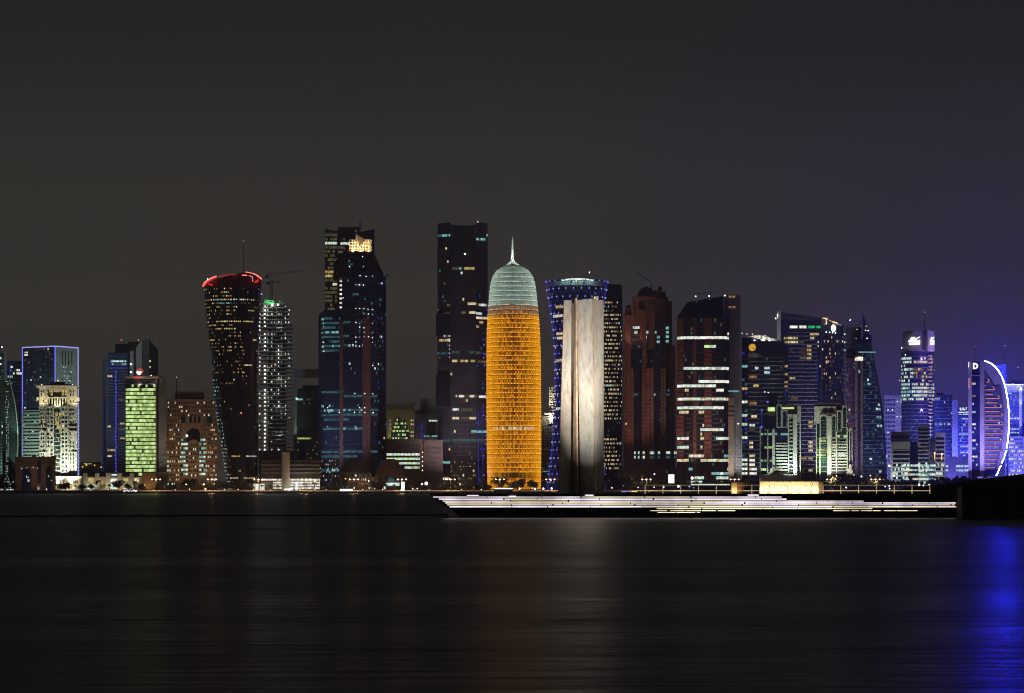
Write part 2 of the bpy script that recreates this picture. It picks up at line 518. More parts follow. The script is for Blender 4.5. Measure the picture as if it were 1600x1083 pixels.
        for i in range(nf):
            run = []
            for j in range(nc):
                u0, u1 = (j + 0.5 - pw / 2) / nc, (j + 0.5 + pw / 2) / nc
                v0, v1 = (i + 0.5 - ph / 2) / nf, (i + 0.5 + ph / 2) / nf
                px, py = proj(S((j + 0.5) / nc, (i + 0.5) / nf))
                mt = None
                for (ly, x0, x1, lm) in lit:
                    if abs(py - ly) <= hpx / 2 and x0 <= px <= x1:
                        mt = lm if isinstance(lm, str) else rng.choice(lm); break
                if mt is None and rnd is not None: mt = rnd(px, py, rng)
                if mt: run.append((cell(u0, u1, v0, v1, off), mt))
                else:
                    flush(run); run = []
                    if glass: s.mb('window_glass', True).quad(*cell(u0, u1, v0, v1, off), glass)
            flush(run)
        def block(part, u0, u1, v0, v1, proud, mat):
            s.mb(part).hexa(cell(u0, u1, v0, v1, -0.15), cell(u0, u1, v0, v1, proud), mat)
        if slab:
            h, proud, mat = slab[:3]
            for i in range(nf + 1):
                v0, v1 = max(0, (i - h / 2) / nf), min(1, (i + h / 2) / nf)
                for k in range(seg): block('floor_bands', k / seg, (k + 1) / seg, v0, v1, proud, mat)
        if pier:
            w, proud, mat, ev = pier
            vs_ = max(1, nf // 4) if seg > 1 else 1
            for j in range(0, nc + 1, ev):
                u0, u1 = max(0, (j - w / 2) / nc), min(1, (j + w / 2) / nc)
                for k in range(vs_): block('mullions', u0, u1, k / vs_, (k + 1) / vs_, proud, mat)
    def done(s):
        for k, m in s.parts.items():
            stuff = k in STUFF
            m.build(k, s.root, kind='stuff' if stuff else None, recalc=k not in s.open)

def some(*pairs):
    """random lit windows: (probability, material) pairs"""
    def fn(px, py, rng):
        t = rng.random()
        for pr, mt in pairs:
            if t < pr: return mt
            t -= pr
        return None
    return fn
def within(y0, y1, fn, x0=-1e9, x1=1e9):
    return lambda px, py, rng: fn(px, py, rng) if y0 <= py <= y1 and x0 <= px <= x1 else None
def either(*fns):
    def fn(px, py, rng):
        for f in fns:
            r = f(px, py, rng)
            if r: return r
        return None
    return fn
def interp(tab, y):
    if y <= tab[0][0]: return tab[0][1]
    for (a, p), (b, q) in zip(tab, tab[1:]):
        if y <= b: return p + (q - p) * (y - a) / (b - a)
    return tab[-1][1]

# ---------------------------------------------------------------- setting: sea, land, seawall
def structure(name, mb, **kw):
    o = mb.build(name, **kw); o['kind'] = 'structure'; return o
SHORE = 2250.0
m = MB(); m.quad((-4800, -60, 0), (4800, -60, 0), (4800, 8800, 0), (-4800, 8800, 0), 'sea'); structure('water', m, recalc=False)
m = MB(); m.box(-4700, 4700, SHORE + 3, 8700, -0.5, GROUND, 'paving'); structure('ground', m)
# sloping rock revetment of the far corniche and its low parapet
m = MB()
rng = random.Random(5)
for k in range(150):
    x0 = -620 + k * 8.3
    hgt = 1.55 + rng.random() * 0.35
    m.hexa([(x0, SHORE - 3 - rng.random(), -0.4), (x0 + 8.1, SHORE - 3 - rng.random(), -0.4), (x0 + 8.1, SHORE + 2.9, -0.4), (x0, SHORE + 2.9, -0.4)],
           [(x0, SHORE + 1, hgt), (x0 + 8.1, SHORE + 1, hgt), (x0 + 8.1, SHORE + 2.9, hgt), (x0, SHORE + 2.9, hgt)], 'rock')
o = m.build('seawall'); o['kind'] = 'thing'; tag(o, 'dark rock seawall along the far shore under the towers', 'seawall')
# low planter wall behind the promenade lamps
m = MB()
for k in range(40):
    x0 = -480 + k * 22.0
    m.box(x0, x0 + 21.4, SHORE + 25, SHORE + 25.6, GROUND - 0.05, GROUND + 0.95, 'stone_cream')
o = m.build('promenade_wall'); o['kind'] = 'thing'; tag(o, 'low pale wall along the far promenade, lit orange by the street lamps', 'wall')
m = MB(); m.box(-1200, 1200, SHORE + 34, SHORE + 52, GROUND, GROUND + 0.004, 'concrete_dark'); structure('road', m)

# ---------------------------------------------------------------- foreground: pier with lit steps
PD = 316.0                                             # distance of the pier's front edge
ps = PD / F                                            # metres per photo pixel there
def px_(p): return X(p, PD)
def pz_(y): return Z(y, PD)
DECK = pz_(771.5)
pier = empty('pier', (px_(1080), PD, 0), 'long low dark pier with rows of white strip lights along its side', 'pier')
RAKE = [(771.5, 671.0), (776.5, 675.0), (809.5, 727.0)]   # the overhanging end of the pier (row, column)
def rake(y):
    return interp([(a, b) for a, b in RAKE], y)
# hull of the pier: raked prism from its left end to the dark land on the right
m = MB()
x_r = px_(2700)
out = [(px_(671), DECK), (px_(675), pz_(776.5)), (px_(727), -0.3), (x_r, -0.3), (x_r, DECK)]
m.slab(out, PD, PD + 24, 'pier_concrete')
m.build('pier_body', pier)
# stepped front: each step a slab of its own, its strip lights under the nosing
rows = [777.0, 780.2, 783.3, 786.2, 789.2, 792.2, 795.0, 798.2, 800.8]
ends = {0: (677, 1221), 1: (686, 1228), 2: (692, 1348), 3: (696, 1491), 4: (699, 1489), 5: (703, 1491), 6: (1025, 1360), 7: (1015, 1432), 8: (1026, 1092)}
for k in range(10):
    yt = 772.6 + 3.05 * k if k else 771.7
    yb = 775.4 + 3.05 * k
    d1 = 0.02 + 0.0                     # steps run forward of the body
    dep = 0.22 + 0.20 * k
    m = MB()
    zt, zb = pz_(yt) - 0.004 * k, (pz_(yb) if k < 9 else -0.25)
    xl0, xl1 = px_(rake(yt) + 3), px_(rake(yb if k < 9 else 809.5) + 3)
    m.hexa([(xl1, PD - dep, zb), (x_r, PD - dep, zb), (x_r, PD - 0.004, zb), (xl1, PD - 0.004, zb)],
           [(xl0, PD - dep, zt), (x_r, PD - dep, zt), (x_r, PD - 0.004, zt), (xl0, PD - 0.004, zt)], 'pier_concrete')
    m.build('step', pier)
rng = random.Random(11)
for k, y in enumerate(rows):
    x0, x1 = ends[k]
    x = x0
    dash = {7: True, 8: True}.get(k, False)
    while x < x1 - 1:
        ln = rng.uniform(45, 130) if not dash else rng.uniform(10, 34)
        xe = min(x1, x + ln)
        if k == 7 and 1130 < x < 1298: x = 1299; continue
        m = MB()
        th = (1.15 if k in (1, 3, 5) else 0.8) * ps
        if k >= 6: th = 0.8 * ps
        dep = 0.22 + 0.20 * (k + 1) + 0.02
        zc = pz_(y - 0.3)
        mt = 'led_cream' if (k >= 6 or rng.random() < 0.22) else 'led_pink'
        m.box(px_(x), px_(xe), PD - dep, PD - dep + 0.1, zc - th / 2, zc + th / 2, mt)
        m.build('strip_light', pier)
        x = xe + (rng.choice([1.0, 1.2, 2.2]) if not dash else rng.choice([1.5, 3, 5]))
for x0, x1, y in ((730, 748, 774.2), (914, 927, 773.8), (1168, 1185, 773.6), (795, 806, 775.4)):
    m = MB(); m.box(px_(x0), px_(x1), PD - 0.5, PD - 0.4, pz_(y + 0.5), pz_(y - 0.5), 'led_pink'); m.build('strip_light', pier)

# black end wall and grass bank on the right
bank = MB()
prof = [(1380, 769.5), (1440, 766.5), (1490, 759), (1540, 751), (1600, 742.5), (1680, 733), (1790, 727), (2000, 720), (2350, 716), (2720, 714)]
BD = 345.0
for (a, ya), (b_, yb) in zip(prof, prof[1:]):
    for dy0, dy1, f0, f1 in ((-6, 10, 0.0, 1.0), (10, 60, 1.0, 0.8)):
        q = lambda px, y, dy, f: (X(px, BD), BD + dy, 0.6 + (Z(y, BD) - 0.6) * f if f else DECK + 0.02)
        bank.add([q(a, ya, dy0, f0), q(b_, yb, dy0, f0), q(b_, yb, dy1, f1), q(a, ya, dy1, f1)], ((0, 1, 2, 3),), 'grass_dark')
    for dy in (60,):
        bank.add([(X(a, BD), BD + dy, -0.5), (X(b_, BD), BD + dy, -0.5), (X(b_, BD), BD + dy, 0.6 + (Z(yb, BD) - 0.6) * 0.8), (X(a, BD), BD + dy, 0.6 + (Z(ya, BD) - 0.6) * 0.8)], ((0, 1, 2, 3),), 'grass_dark')
o = bank.build('hill'); o['kind'] = 'structure'
wall = empty('retaining_wall', (px_(1640), PD - 4, 0), 'black concrete retaining wall at the landward end of the pier', 'wall'); wall['kind'] = 'thing'
m = MB()
m.box(px_(1490), x_r, PD - 6, PD - 2.3, -0.3, pz_(762.5), 'pier_wall')
m.build('wall', wall)
m = MB(); m.box(px_(1489.4), x_r, PD - 6.3, PD - 2.25, pz_(762.5), pz_(760.6), 'pier_wall'); m.build('coping', wall)
for a in (1512, 1556, 1598, 1644, 1690, 1736):
    m = MB(); m.box(px_(a), px_(a + 22), PD - 6.09, PD - 6.01, pz_(803), pz_(766), 'pier_concrete'); m.build('panel', wall)

# railing on the pier deck
rail = empty('railing', (px_(1230), PD + 1, DECK), 'pale metal railing with square posts along the pier edge', 'railing')
RY = PD + 0.8
def rx(p): return X(p, RY)
def rz(y): return Z(y, RY)
posts = [1008 + 27.8 * k for k in range(17)]
for p in posts:
    m = MB(); m.box(rx(p - 0.45), rx(p + 0.45), RY - 0.035, RY + 0.035, DECK - 0.02, rz(757.3), 'metal_pale'); m.build('post', rail)
for a, b_ in zip(posts, posts[1:]):
    for y, t in ((758.2, 0.5), (766.9, 0.75)):
        m = MB(); m.box(rx(a + 0.5), rx(b_ - 0.5), RY - 0.02, RY + 0.02, rz(y + t / 2), rz(y - t / 2), 'metal_pale'); m.build('rail', rail)

# lit wall, kiosk and small lit block on the deck
LW = PD + 9
def wx(p): return X(p, LW)
def wz(y): return Z(y, LW)
lw = empty('plaza_wall', (wx(1233), LW, DECK), 'long warm floodlit wall standing on the pier behind the railing', 'wall'); lw['kind'] = 'thing'
m = MB(); m.box(wx(1187), wx(1279), LW, LW + 0.6, DECK - 0.02, wz(752.6), 'wall_render'); m.build('wall', lw)
m = MB(); m.box(wx(1279.2), wx(1286), LW + 0.1, LW + 0.9, DECK - 0.02, wz(753), 'stone_brown'); m.build('end_pier', lw)
m = MB(); m.box(wx(1241), wx(1250.5), LW + 0.7, LW + 1.4, DECK - 0.02, wz(748.4), 'stone_tan'); m.build('chimney', lw)
m = MB(); m.tube([(wx(1187.2), LW - 0.1, DECK), (wx(1187.2), LW - 0.1, wz(747.8))], 0.05, 'metal_pale'); m.build('pole', lw)
m = MB()
c = Vector((wx(1267.3), LW - 0.6, wz(756.2)))
m.tube([c + Vector((math.cos(t * math.pi / 6) * 0.12, 0, math.sin(t * math.pi / 6) * 0.14)) for t in range(13)], 0.025, 'metal_dark')
m.tube([(c.x, c.y, DECK), (c.x, c.y, c.z - 0.14)], 0.03, 'metal_dark')
m.build('ring_sign', lw)
for k in range(6):
    lamp('wall_washer', lw, (wx(1193 + 16 * k), LW - 0.75, DECK + 0.12), 190, (1.0, 0.80, 0.46), 'SPOT', (wx(1193 + 16 * k), LW, DECK + 0.75), 150, 0.9, 0.15)
kb = empty('lit_block', (X(1148, LW - 2), LW - 2, DECK), 'small stone block lit golden from the ground by the railing', 'block')
m = MB(); m.box(X(1143, LW - 2), X(1151.5, LW - 2), LW - 2, LW - 1.4, DECK - 0.02, Z(754.3, LW - 2), 'wall_render'); m.build('block', kb)
m = MB(); m.box(X(1152, LW - 2), X(1162, LW - 2), LW - 1.9, LW - 1.3, DECK - 0.02, Z(754, LW - 2), 'brick_red'); m.build('side_panel', kb)
lamp('ground_light', kb, (X(1147.5, LW - 2), LW - 2.6, DECK + 0.1), 75, (1.0, 0.70, 0.30), 'SPOT', (X(1147.5, LW - 2), LW - 2, DECK + 0.6), 140, 0.9, 0.1)
# deck lamps that catch the railing
lamp('deck_light', rail, (rx(1230), RY - 0.7, DECK + 0.05), 420, (1.0, 0.76, 0.42), 'AREA', (rx(1230), RY - 0.45, DECK + 1.2), size=(36.0, 0.06))

# ---------------------------------------------------------------- the tall steel sculpture
SD = 329.0
sc_ = empty('plate_sculpture', (X(908, SD), SD + 1, DECK), 'tall floodlit sculpture of leaning weathered steel plates on the pier', 'sculpture')
def plate(bl, br, tl, tr, ytl, ytr, d_bl, d_br, th=0.12, mat='steel', name='steel_plate'):
    """a standing steel plate: bottom and top columns left/right, depths left/right"""
    a = Vector((X(bl, SD + d_bl), SD + d_bl, DECK - 0.02)); b2 = Vector((X(br, SD + d_br), SD + d_br, DECK - 0.02))
    c2 = Vector((X(tr, SD + d_br), SD + d_br, Z(ytr, SD))); d2 = Vector((X(tl, SD + d_bl), SD + d_bl, Z(ytl, SD)))
    nrm = (b2 - a).cross(d2 - a).normalized() * th
    # subdivide upwards so that light and rust read evenly
    q0 = [a, b2, c2, d2]; m_ = MB()
    m_.hexa([v - nrm for v in q0], q0, mat)
    return m_.build(name, sc_)
plate(873.6, 892.0, 882.4, 893.0, 469.0, 468.6, 0.10, 0.75)
plate(872.8, 873.6, 881.6, 882.4, 469.2, 469.2, 0.06, 0.10, 0.14, 'steel_edge', 'plate_edge')
plate(893.6, 901.6, 896.8, 899.4, 466.2, 465.8, 0.95, -0.45, 0.2, 'steel_edge')
plate(907.2, 928.2, 901.4, 925.0, 468.4, 466.6, 0.75, -0.05)
plate(928.2, 929.2, 925.0, 925.9, 466.6, 466.6, -0.09, -0.05, 0.16, 'steel_edge', 'plate_edge')
plate(930.2, 943.0, 926.8, 942.8, 467.0, 468.2, 0.30, 1.35)
plate(931.0, 942.6, 931.0, 942.4, 470.0, 470.0, 2.6, 1.5)
plate(898.0, 930.0, 899.0, 930.0, 470.0, 470.0, 4.4, 4.3)
plate(874.0, 897.0, 883.0, 898.0, 471.0, 471.0, 0.75, 4.2)
def sculp(px, y, dy, tx, ty, pw, ang, color=(1.0, 0.90, 0.72)):
    lamp('floodlight', sc_, (X(px, SD + dy), SD + dy, Z(y, SD + dy)), pw, color, 'SPOT', (X(tx, SD), SD, Z(ty, SD)), ang, 1.0, 0.25)
sculp(921, 769.6, -11.6, 917, 690, 3380, 30, (1.0, 0.95, 0.85))
sculp(919, 769.6, -11.5, 916, 660, 6500, 34, (1.0, 0.95, 0.85))
sculp(923, 769.6, -11.4, 916, 615, 7500, 44, (1.0, 0.91, 0.82))
sculp(921, 769.6, -11.2, 914, 565, 13500, 48, (1.0, 0.91, 0.82))
sculp(931, 769.6, -11.4, 914, 505, 32000, 48, (1.0, 0.89, 0.78))
sculp(868, 769.6, -11.0, 886, 545, 2300, 44, (0.84, 0.93, 1.0))
sculp(864, 769.6, -11.2, 888, 470, 7000, 42, (0.84, 0.93, 1.0))

# floating boom on the water left of the pier
m = MB()
pts = [V(-60, 0, 322.0), V(120, 0, 326.0), V(300, 0, 331.0), V(480, 0, 336.0), V(700, 0, 341.0)]
boom = empty('floating_boom', (pts[2].x, pts[2].y, 0), 'thin black floating boom stretched across the water left of the pier', 'boom')
m.tube([(p.x, p.y, 0.03) for p in pts], 0.13, 'rubber', 8); m.build('boom_tube', boom)
for px in (20, 57, 132, 214, 222, 300, 392, 470, 560, 640):
    t = (px + 60) / 760; Yb = 322 + 19 * t
    m = MB(); m.ball((X(px, Yb), Yb, 0.12), 0.17 if px in (57, 214, 222) else 0.10, 'rubber', 8); m.build('float', boom)

# ---------------------------------------------------------------- buildings, left to right
warm_bits = some((0.03, 'lit_warm'), (0.04, 'lit_dim'), (0.02, 'lit_amber'))

# grey glass tower cut by the left edge
b = Bld('glass_tower', 'grey glass tower cut off by the left edge of the picture', -8, 2500)
b.prism('wall', [(-44, 0), (6, 0), (11, 12), (11, 40), (-44, 40)], [545, 545, 556, 556, 545], None, 'panel_grey')
b.face((-44, 0), (6, 0), 552, 765, 42, 14, rnd=some((0.06, 'lit_teal'), (0.03, 'lit_cool')), glass='glass_green', pw=0.86, ph=0.66, slab=(0.2, 0.2, 'panel_grey'))
b.box('roof_plant', -20, 4, 539.5, 545.2, 'panel_dark', 4, 16)
b.dot(3, 542.5, 1.0, 'lamp_white'); b.dot(1, 569, 0.8, 'lamp_white', 'facade_light')
b.flood(-10, 764, -22, 3, 690, 0, 60000, (0.6, 1.0, 0.95), 70)
b.done()

# dark blue tower behind the curved one
b = Bld('glass_tower', 'dark blue glass tower behind the curved edge, left of the blue outlined tower', 22, 2640)
b.box('wall', 9, 34, 564, None, 'glass_navy', 0, 30)
b.face((9, 0), (34, 0), 566, 766, 40, 9, rnd=either(within(570, 590, some((0.12, 'lit_lime'), (0.1, 'lit_white'))), some((0.03, 'lit_teal'))), slab=(0.16, 0.2, 'panel_blue'))
b.strip([(15.5, 566), (15.5, 593)], 1.1, 'led_blue_dim'); b.dot(17, 579, 0.7, 'led_lilac', 'facade_light')
b.done()

# tower with a lit curved edge
b = Bld('sail_tower', 'slim tower with a pale curved lit edge near the left border', 18, 2430)
edge = [(593, 14.5), (610, 19), (630, 23.3), (650, 26), (670, 27.6), (690, 28), (715, 27.2), (745, 24), (768, 21)]
rings = []
for i in range(15):
    y = 766.5 - (766.5 - 594) * i / 14
    r = interp(edge, y) - 0.6
    rings.append([b.pt(4, y, 0), b.pt(r, y, 0), b.pt(r - 1, y, 26), b.pt(4, y, 26)])
b.mb('wall').loft(rings, 'glass_green')
for k in range(len(edge) - 1):
    (ya, xa), (yb, xb) = edge[k], edge[k + 1]
    b.mb('curved_fin').hexa([b.pt(xa - 0.9, ya, -1.5), b.pt(xa + 0.9, ya, -1.5), b.pt(xa + 0.9, ya, 4), b.pt(xa - 0.9, ya, 4)],
                            [b.pt(xb - 0.9, yb, -1.5), b.pt(xb + 0.9, yb, -1.5), b.pt(xb + 0.9, yb, 4), b.pt(xb - 0.9, yb, 4)], 'panel_sage')
def S(u, v, b=b):
    y = 766.5 - (766.5 - 594) * v
    return b.pt(4 + (interp(edge, y) - 1.2 - 4) * u, y, -0.02)
b.surf(S, 43, 9, rnd=lambda px, py, r: 'lit_cool' if (8.5 < px < 13.5 and r.random() < 0.55) else ('lit_dim' if r.random() < 0.05 else None), pw=0.42, ph=0.34, slab=(0.12, 0.15, 'panel_dark'), seg=3, minrun=99)
b.flood(27, 750, -14, 27, 690, 0, 60000, (0.7, 1.0, 0.85), 50)
b.flood(32, 700, -14, 24, 630, 0, 60000, (0.7, 1.0, 0.85), 60)
b.box('podium', -4, 30, 750, None, 'panel_dark', -8, 20)
b.face((-4, -8), (30, -8), 751, 767, 4, 16, rnd=some((0.35, 'lit_cool'), (0.1, 'lit_blue')), pw=0.6, ph=0.5, minrun=99)
b.done()

# blue outlined tower
b = Bld('outlined_tower', 'tall dark block tower with blue light lines along its edges', 78, 2520)
b.prism('wall', [(35, 25), (86, 0), (122, 30), (80, 60)], 541, None, 'glass_navy')
b.face((35, 25), (86, 0), 543, 638, 24, 17, lit=[(552, 37, 45, 'lit_warm'), (555.5, 37, 45, 'lit_white'), (546.5, 54, 68, 'lit_brown')],
       rnd=some((0.035, 'lit_dim'), (0.02, 'lit_teal'), (0.012, 'lit_cool'), (0.01, 'lit_brown')), pw=0.8, ph=0.55, slab=(0.12, 0.12, 'panel_dark'), pier=(0.12, 0.15, 'panel_dark', 2))
b.face((35, 25), (86, 0), 640, 766, 24, 14, slab=(0.58, 1.2, 'panel_sage'), rnd=some((0.02, 'lit_cool'), (0.02, 'lit_lime')), ph=0.3)
b.mb('side_panel').hexa([b.pt(86, None, -0.02), b.pt(122, None, 29.9), b.pt(122, 542, 29.9), b.pt(86, 542, -0.02)],
                        [b.pt(86.2, None, -0.6), b.pt(122.2, None, 29.3), b.pt(122.2, 542, 29.3), b.pt(86.2, 542, -0.6)], 'panel_sage')
for x in (97, 101.5, 106.5, 111.5):
    b.box('slots', x, x + 1.4, 547, 569, 'glass_black', 30 * (x - 86) / 36 - 0.9, 30 * (x - 86) / 36 + 1)
b.prism('recess', [(96.5, 7.9), (113, 21.7), (113, 24), (96.5, 10)], 569, 640, 'glass_black')
b.face((96.6, 7.2), (112.9, 21.0), 571, 606, 10, 9, rnd=some((0.22, 'lit_blue'), (0.25, 'lit_teal')), pw=0.5, ph=0.5, minrun=99)
for q, w in (([(35, 541, 24.5), (86, 541, -0.7)], 1.5), ([(86, 541, -0.7), (122, 541, 29)], 1.5), ([(35, 541, 24.5), (35, 716, 24.5)], 1.3),
             ([(86, 541, -0.7), (86, 602, -0.7)], 1.3), ([(122, 541, 29.2), (122, 746, 29.2)], 1.5)):
    b.strip(q, w, 'led_lilac' if w > 1.4 else 'led_blue')
for k in range(22): b.dot(123.6, 640 + k * 5, 0.7, 'led_lilac', 'facade_lamps', 28, own=False)
b.box('roof_plant', 64, 84, 539, 541.2, 'panel_dark', 14, 30)
b.flood(30, 766, -30, 60, 690, 5, 260000, (0.75, 1.0, 0.8), 85)
b.wash((112,), 500000, (0.75, 0.95, 0.85), 60, 560, 60)
b.wash((58,), 70000, (0.7, 0.8, 1.0), 60, 600, 70)
b.done()

# cream classical tower
b = Bld('classical_tower', 'floodlit cream classical tower with cornice and loggia below the blue outlined tower', 91, 2420)
b.box('wall', 61.5, 120.5, 606, None, 'stone_cream', 0, 26)
b.box('center_bay', 73, 107, 606, None, 'stone_cream', -1.6, -0.01)
b.prism('cornice', [(56.5, -3.4), (124.5, -3.4), (124.5, 30), (56.5, 30)], 602.4, 604.2, 'stone_cream')
b.prism('cornice', [(59, -2.2), (122, -2.2), (122, 28), (59, 28)], 604.2, 606.2, 'stone_cream')
b.prism('roof', [(66, 2), (116, 2), (116, 24), (66, 24)], 600, 602.4, 'stone_brown')
b.prism('roof', [(80, 6), (102, 6), (102, 20), (80, 20)], 596.5, 600, 'stone_brown')
b.dot(90.6, 595, 0.8, 'lamp_white', 'roof_lamp'); b.dot(65, 601, 0.7, 'lamp_white', 'roof_lamp'); b.dot(113.5, 601, 0.7, 'lamp_white', 'roof_lamp')
for x in (58.8, 122.2): b.box('bracket', x - 1.8, x + 1.8, 621, 626, 'stone_cream', -2.5, 3)
for y in (630.5, 635, 667, 673.5, 706.5): b.box('string_course', 61, 121, y - 0.5, y + 0.4, 'stone_cream', -1.0, -0.005)
b.box('loggia_recess', 76, 104, 620.5, 636, 'glass_black', -1.9, -1.58)
b.box('loggia_balcony', 75.5, 104.5, 634, 636.4, 'stone_cream', -4.2, -1.9)
for k in range(7):
    x = 77 + k * 4.25
    b.piece('column', lambda m, x=x: m.tube([b.pt(x, 634, -3.4), b.pt(x, 622.5, -3.4)], 0.62, 'stone_white', 8))
b.box('loggia_lintel', 75.5, 104.5, 620.6, 622.6, 'stone_cream', -4.0, -1.9)
colsW = [(64, 65.7), (67.4, 69.1), (74.3, 77), (79.5, 82.3), (96.7, 99.8), (102.2, 105), (109.5, 111.2), (113.6, 115.4)]
yr = 640.0
rows = []
while yr < 762: rows.append(yr); yr += 6.35
for i, y in enumerate(rows + [611.5, 616.5, 627]):
    for (x0, x1) in colsW:
        if y < 636 and 75 < x0 < 104 and y > 619: continue
        dy = -1.66 if 73 <= x0 <= 106 else -0.06
        r = b.rng.random()
        mt = 'lit_warm' if r < 0.10 else ('lit_yellow' if r < 0.22 and 644 < y < 700 else ('lit_dim' if r < 0.3 else 'glass_teal'))
        if y < 619 and 78 < x0 < 104: mt = 'lit_yellow'
        q = [b.pt(x0, y + 1.9, dy), b.pt(x1, y + 1.9, dy), b.pt(x1, y - 1.7, dy), b.pt(x0, y - 1.7, dy)]
        b.mb('small_windows' if mt.startswith('lit') else 'window_glass', True).quad(*q, mt)
        b.mb('sills').box(X(x0 - 0.4, b.D), X(x1 + 0.4, b.D), b.D + dy - 0.35, b.D + dy + 0.05, b.z(y + 2.6), b.z(y + 1.95), 'stone_cream')
b.face((84.5, -1.65), (94.5, -1.65), 638, 762, 19, 5, rnd=lambda px, py, r: ('lit_yellow' if r.random() < (0.5 if 645 < py < 668 else 0.16) else None), glass='glass_teal', pw=0.9, ph=0.8, minrun=99)
for x in (70, 92, 114): b.flood(x, 764.5, -20, x, 690, 0, 110000, (0.86, 1.0, 0.84), 75)
for x in (68, 90, 112): b.flood(x, 756, -7, x, 720, 0, 16000, (0.9, 1.0, 0.9), 110)
for x in (64, 90, 117): b.flood(x, 637, -9, x, 612, 0, 11000, (1.0, 0.86, 0.52), 110)
b.box('podium', 86, 128, 744.5, None, 'stone_cream', -6, 18)
b.face((86, -6), (128, -6), 749, 766, 2, 14, rnd=some((0.3, 'lit_warm')), glass='glass_black', pw=0.5, ph=0.55)
b.flood(108, 764, -18, 108, 756, -6, 9000, (1.0, 0.85, 0.55), 110)
b.done()

# brown low hall with pointed arches
b = Bld('arched_hall', 'low dark brown hall with tall pointed arch recesses by the shore', 55, 2325, 'building')
b.box('wall', 24, 87, 718, None, 'stone_brown', 0, 30)
b.prism('parapet', [(23, -1), (88, -1), (88, 31), (23, 31)], [713.6, 713.6, 713, 713], 718, 'stone_brown')
for x, w in ((29, 5), (50, 6), (66, 4), (80, 6)): b.box('turret', x, x + w, 712.2, 713.7, 'stone_brown', -1, 4)
def pointed(x0, x1, yt, yb):
    c = (x0 + x1) / 2; h = (x1 - x0)
    return [(x0, yb), (x1, yb), (x1, yt + h * 0.85), (x1 - h * 0.12, yt + h * 0.45), (c, yt), (x0 + h * 0.12, yt + h * 0.45), (x0, yt + h * 0.85)]
for (x0, x1, yt) in ((34, 49, 728), (58.5, 64.5, 719), (72, 82, 727)):
    b.slab('arch_recess', pointed(x0, x1, yt, 768), 'glass_navy', -0.35, -0.01)
    b.slab('arch_frame', pointed(x0 - 1.2, x1 + 1.2, yt - 1.4, 768), 'stone_brown', -0.3, -0.005)
b.face((24, -0.4), (87, -0.4), 742, 754, 2, 34, rnd=within(700, 780, some((0.25, 'lit_teal'), (0.1, 'lit_blue')), 37, 46), pw=0.7, ph=0.6, minrun=99)
b.face((30, -0.02), (84, -0.02), 720, 726, 1, 26, glass='panel_dark', pw=0.35, ph=0.8)
for x, y in ((34, 732), (42, 731), (52, 730.5), (59, 731.5), (76, 744), (80, 751), (44, 746), (47, 767)): b.dot(x, y, 0.42, 'lamp_white', 'facade_light')
b.wash((40, 75), 7000, (1.0, 0.7, 0.5), 30, 735)
b.slab('entrance_light', [(72.4, 768), (73.8, 768), (73.8, 763), (72.4, 763)], 'sign_cream', -1.2, -0.9)
b.done()

# distant low block
b = Bld('distant_block', 'distant grey low block with warm roof lights between the cream tower and the blue tower', 142, 2900, 'building')
b.box('wall', 123, 164, 725.5, None, 'panel_sage', 0, 40)
b.box('roof_plant', 126, 158, 722, 725.6, 'panel_dark', 2, 20)
for x, y, r in ((135, 726.5, 1.1), (148, 727, 0.8), (158, 730, 0.9), (129, 729.5, 0.9)): b.dot(x, y, r, 'lamp_gold', 'roof_lamp')
b.strip([(131, 724.6), (143, 724.6)], 0.9, 'lit_yellow')
b.done()

# low cream mall in front
b = Bld('cream_pavilion', 'low cream pavilion with stubby towers and lit arcades among the trees', 178, 2335, 'building')
b.box('wall', 130, 222, 745, None, 'stone_cream', 0, 22)
b.box('roof_storey', 143, 216, 738, 745.1, 'stone_brown', 6, 22)
for x in (130, 149, 166, 184, 203): b.piece('turret', lambda m, x=x: m.prism([(X(x, b.D), b.D - 2), (X(x + 6.5, b.D), b.D - 2), (X(x + 6, b.D), b.D + 5), (X(x + 0.5, b.D), b.D + 5)], b.g, b.z(739.5), 'stone_cream'))
b.box('end_block', 222, 244, 738.5, None, 'stone_tan', -1, 22)
b.slab('sign_board', [(173, 743), (181, 743), (181, 741), (173, 741)], 'sign_blue', 5.2, 5.8)
for (x0, x1, y0, y1, mt) in ((138, 147, 747, 754, 'lit_yellow'), (155, 164, 747.5, 754, 'lit_amber'), (173, 183, 748, 753, 'lit_white'), (192, 200, 747, 752, 'lit_yellow'), (210, 217, 747, 753, 'lit_warm'),
                             (136, 148, 757, 764, 'lit_cool'), (155, 165, 757, 765, 'lit_dim'), (172, 184, 757, 764, 'lit_cool'), (192, 202, 757, 764, 'lit_warm'), (226, 230, 758, 764, 'lit_amber')):
    b.slab('window', [(x0, y1), (x1, y1), (x1, y0), (x0, y0)], mt, -0.25, -0.02)
for x in (140, 160, 178, 198): b.flood(x, 766, -9, x, 748, 0, 2600, (1.0, 0.92, 0.66), 120)
b.flood(232, 766, -9, 232, 745, 0, 2600, (1.0, 0.6, 0.2), 110)
b.done()

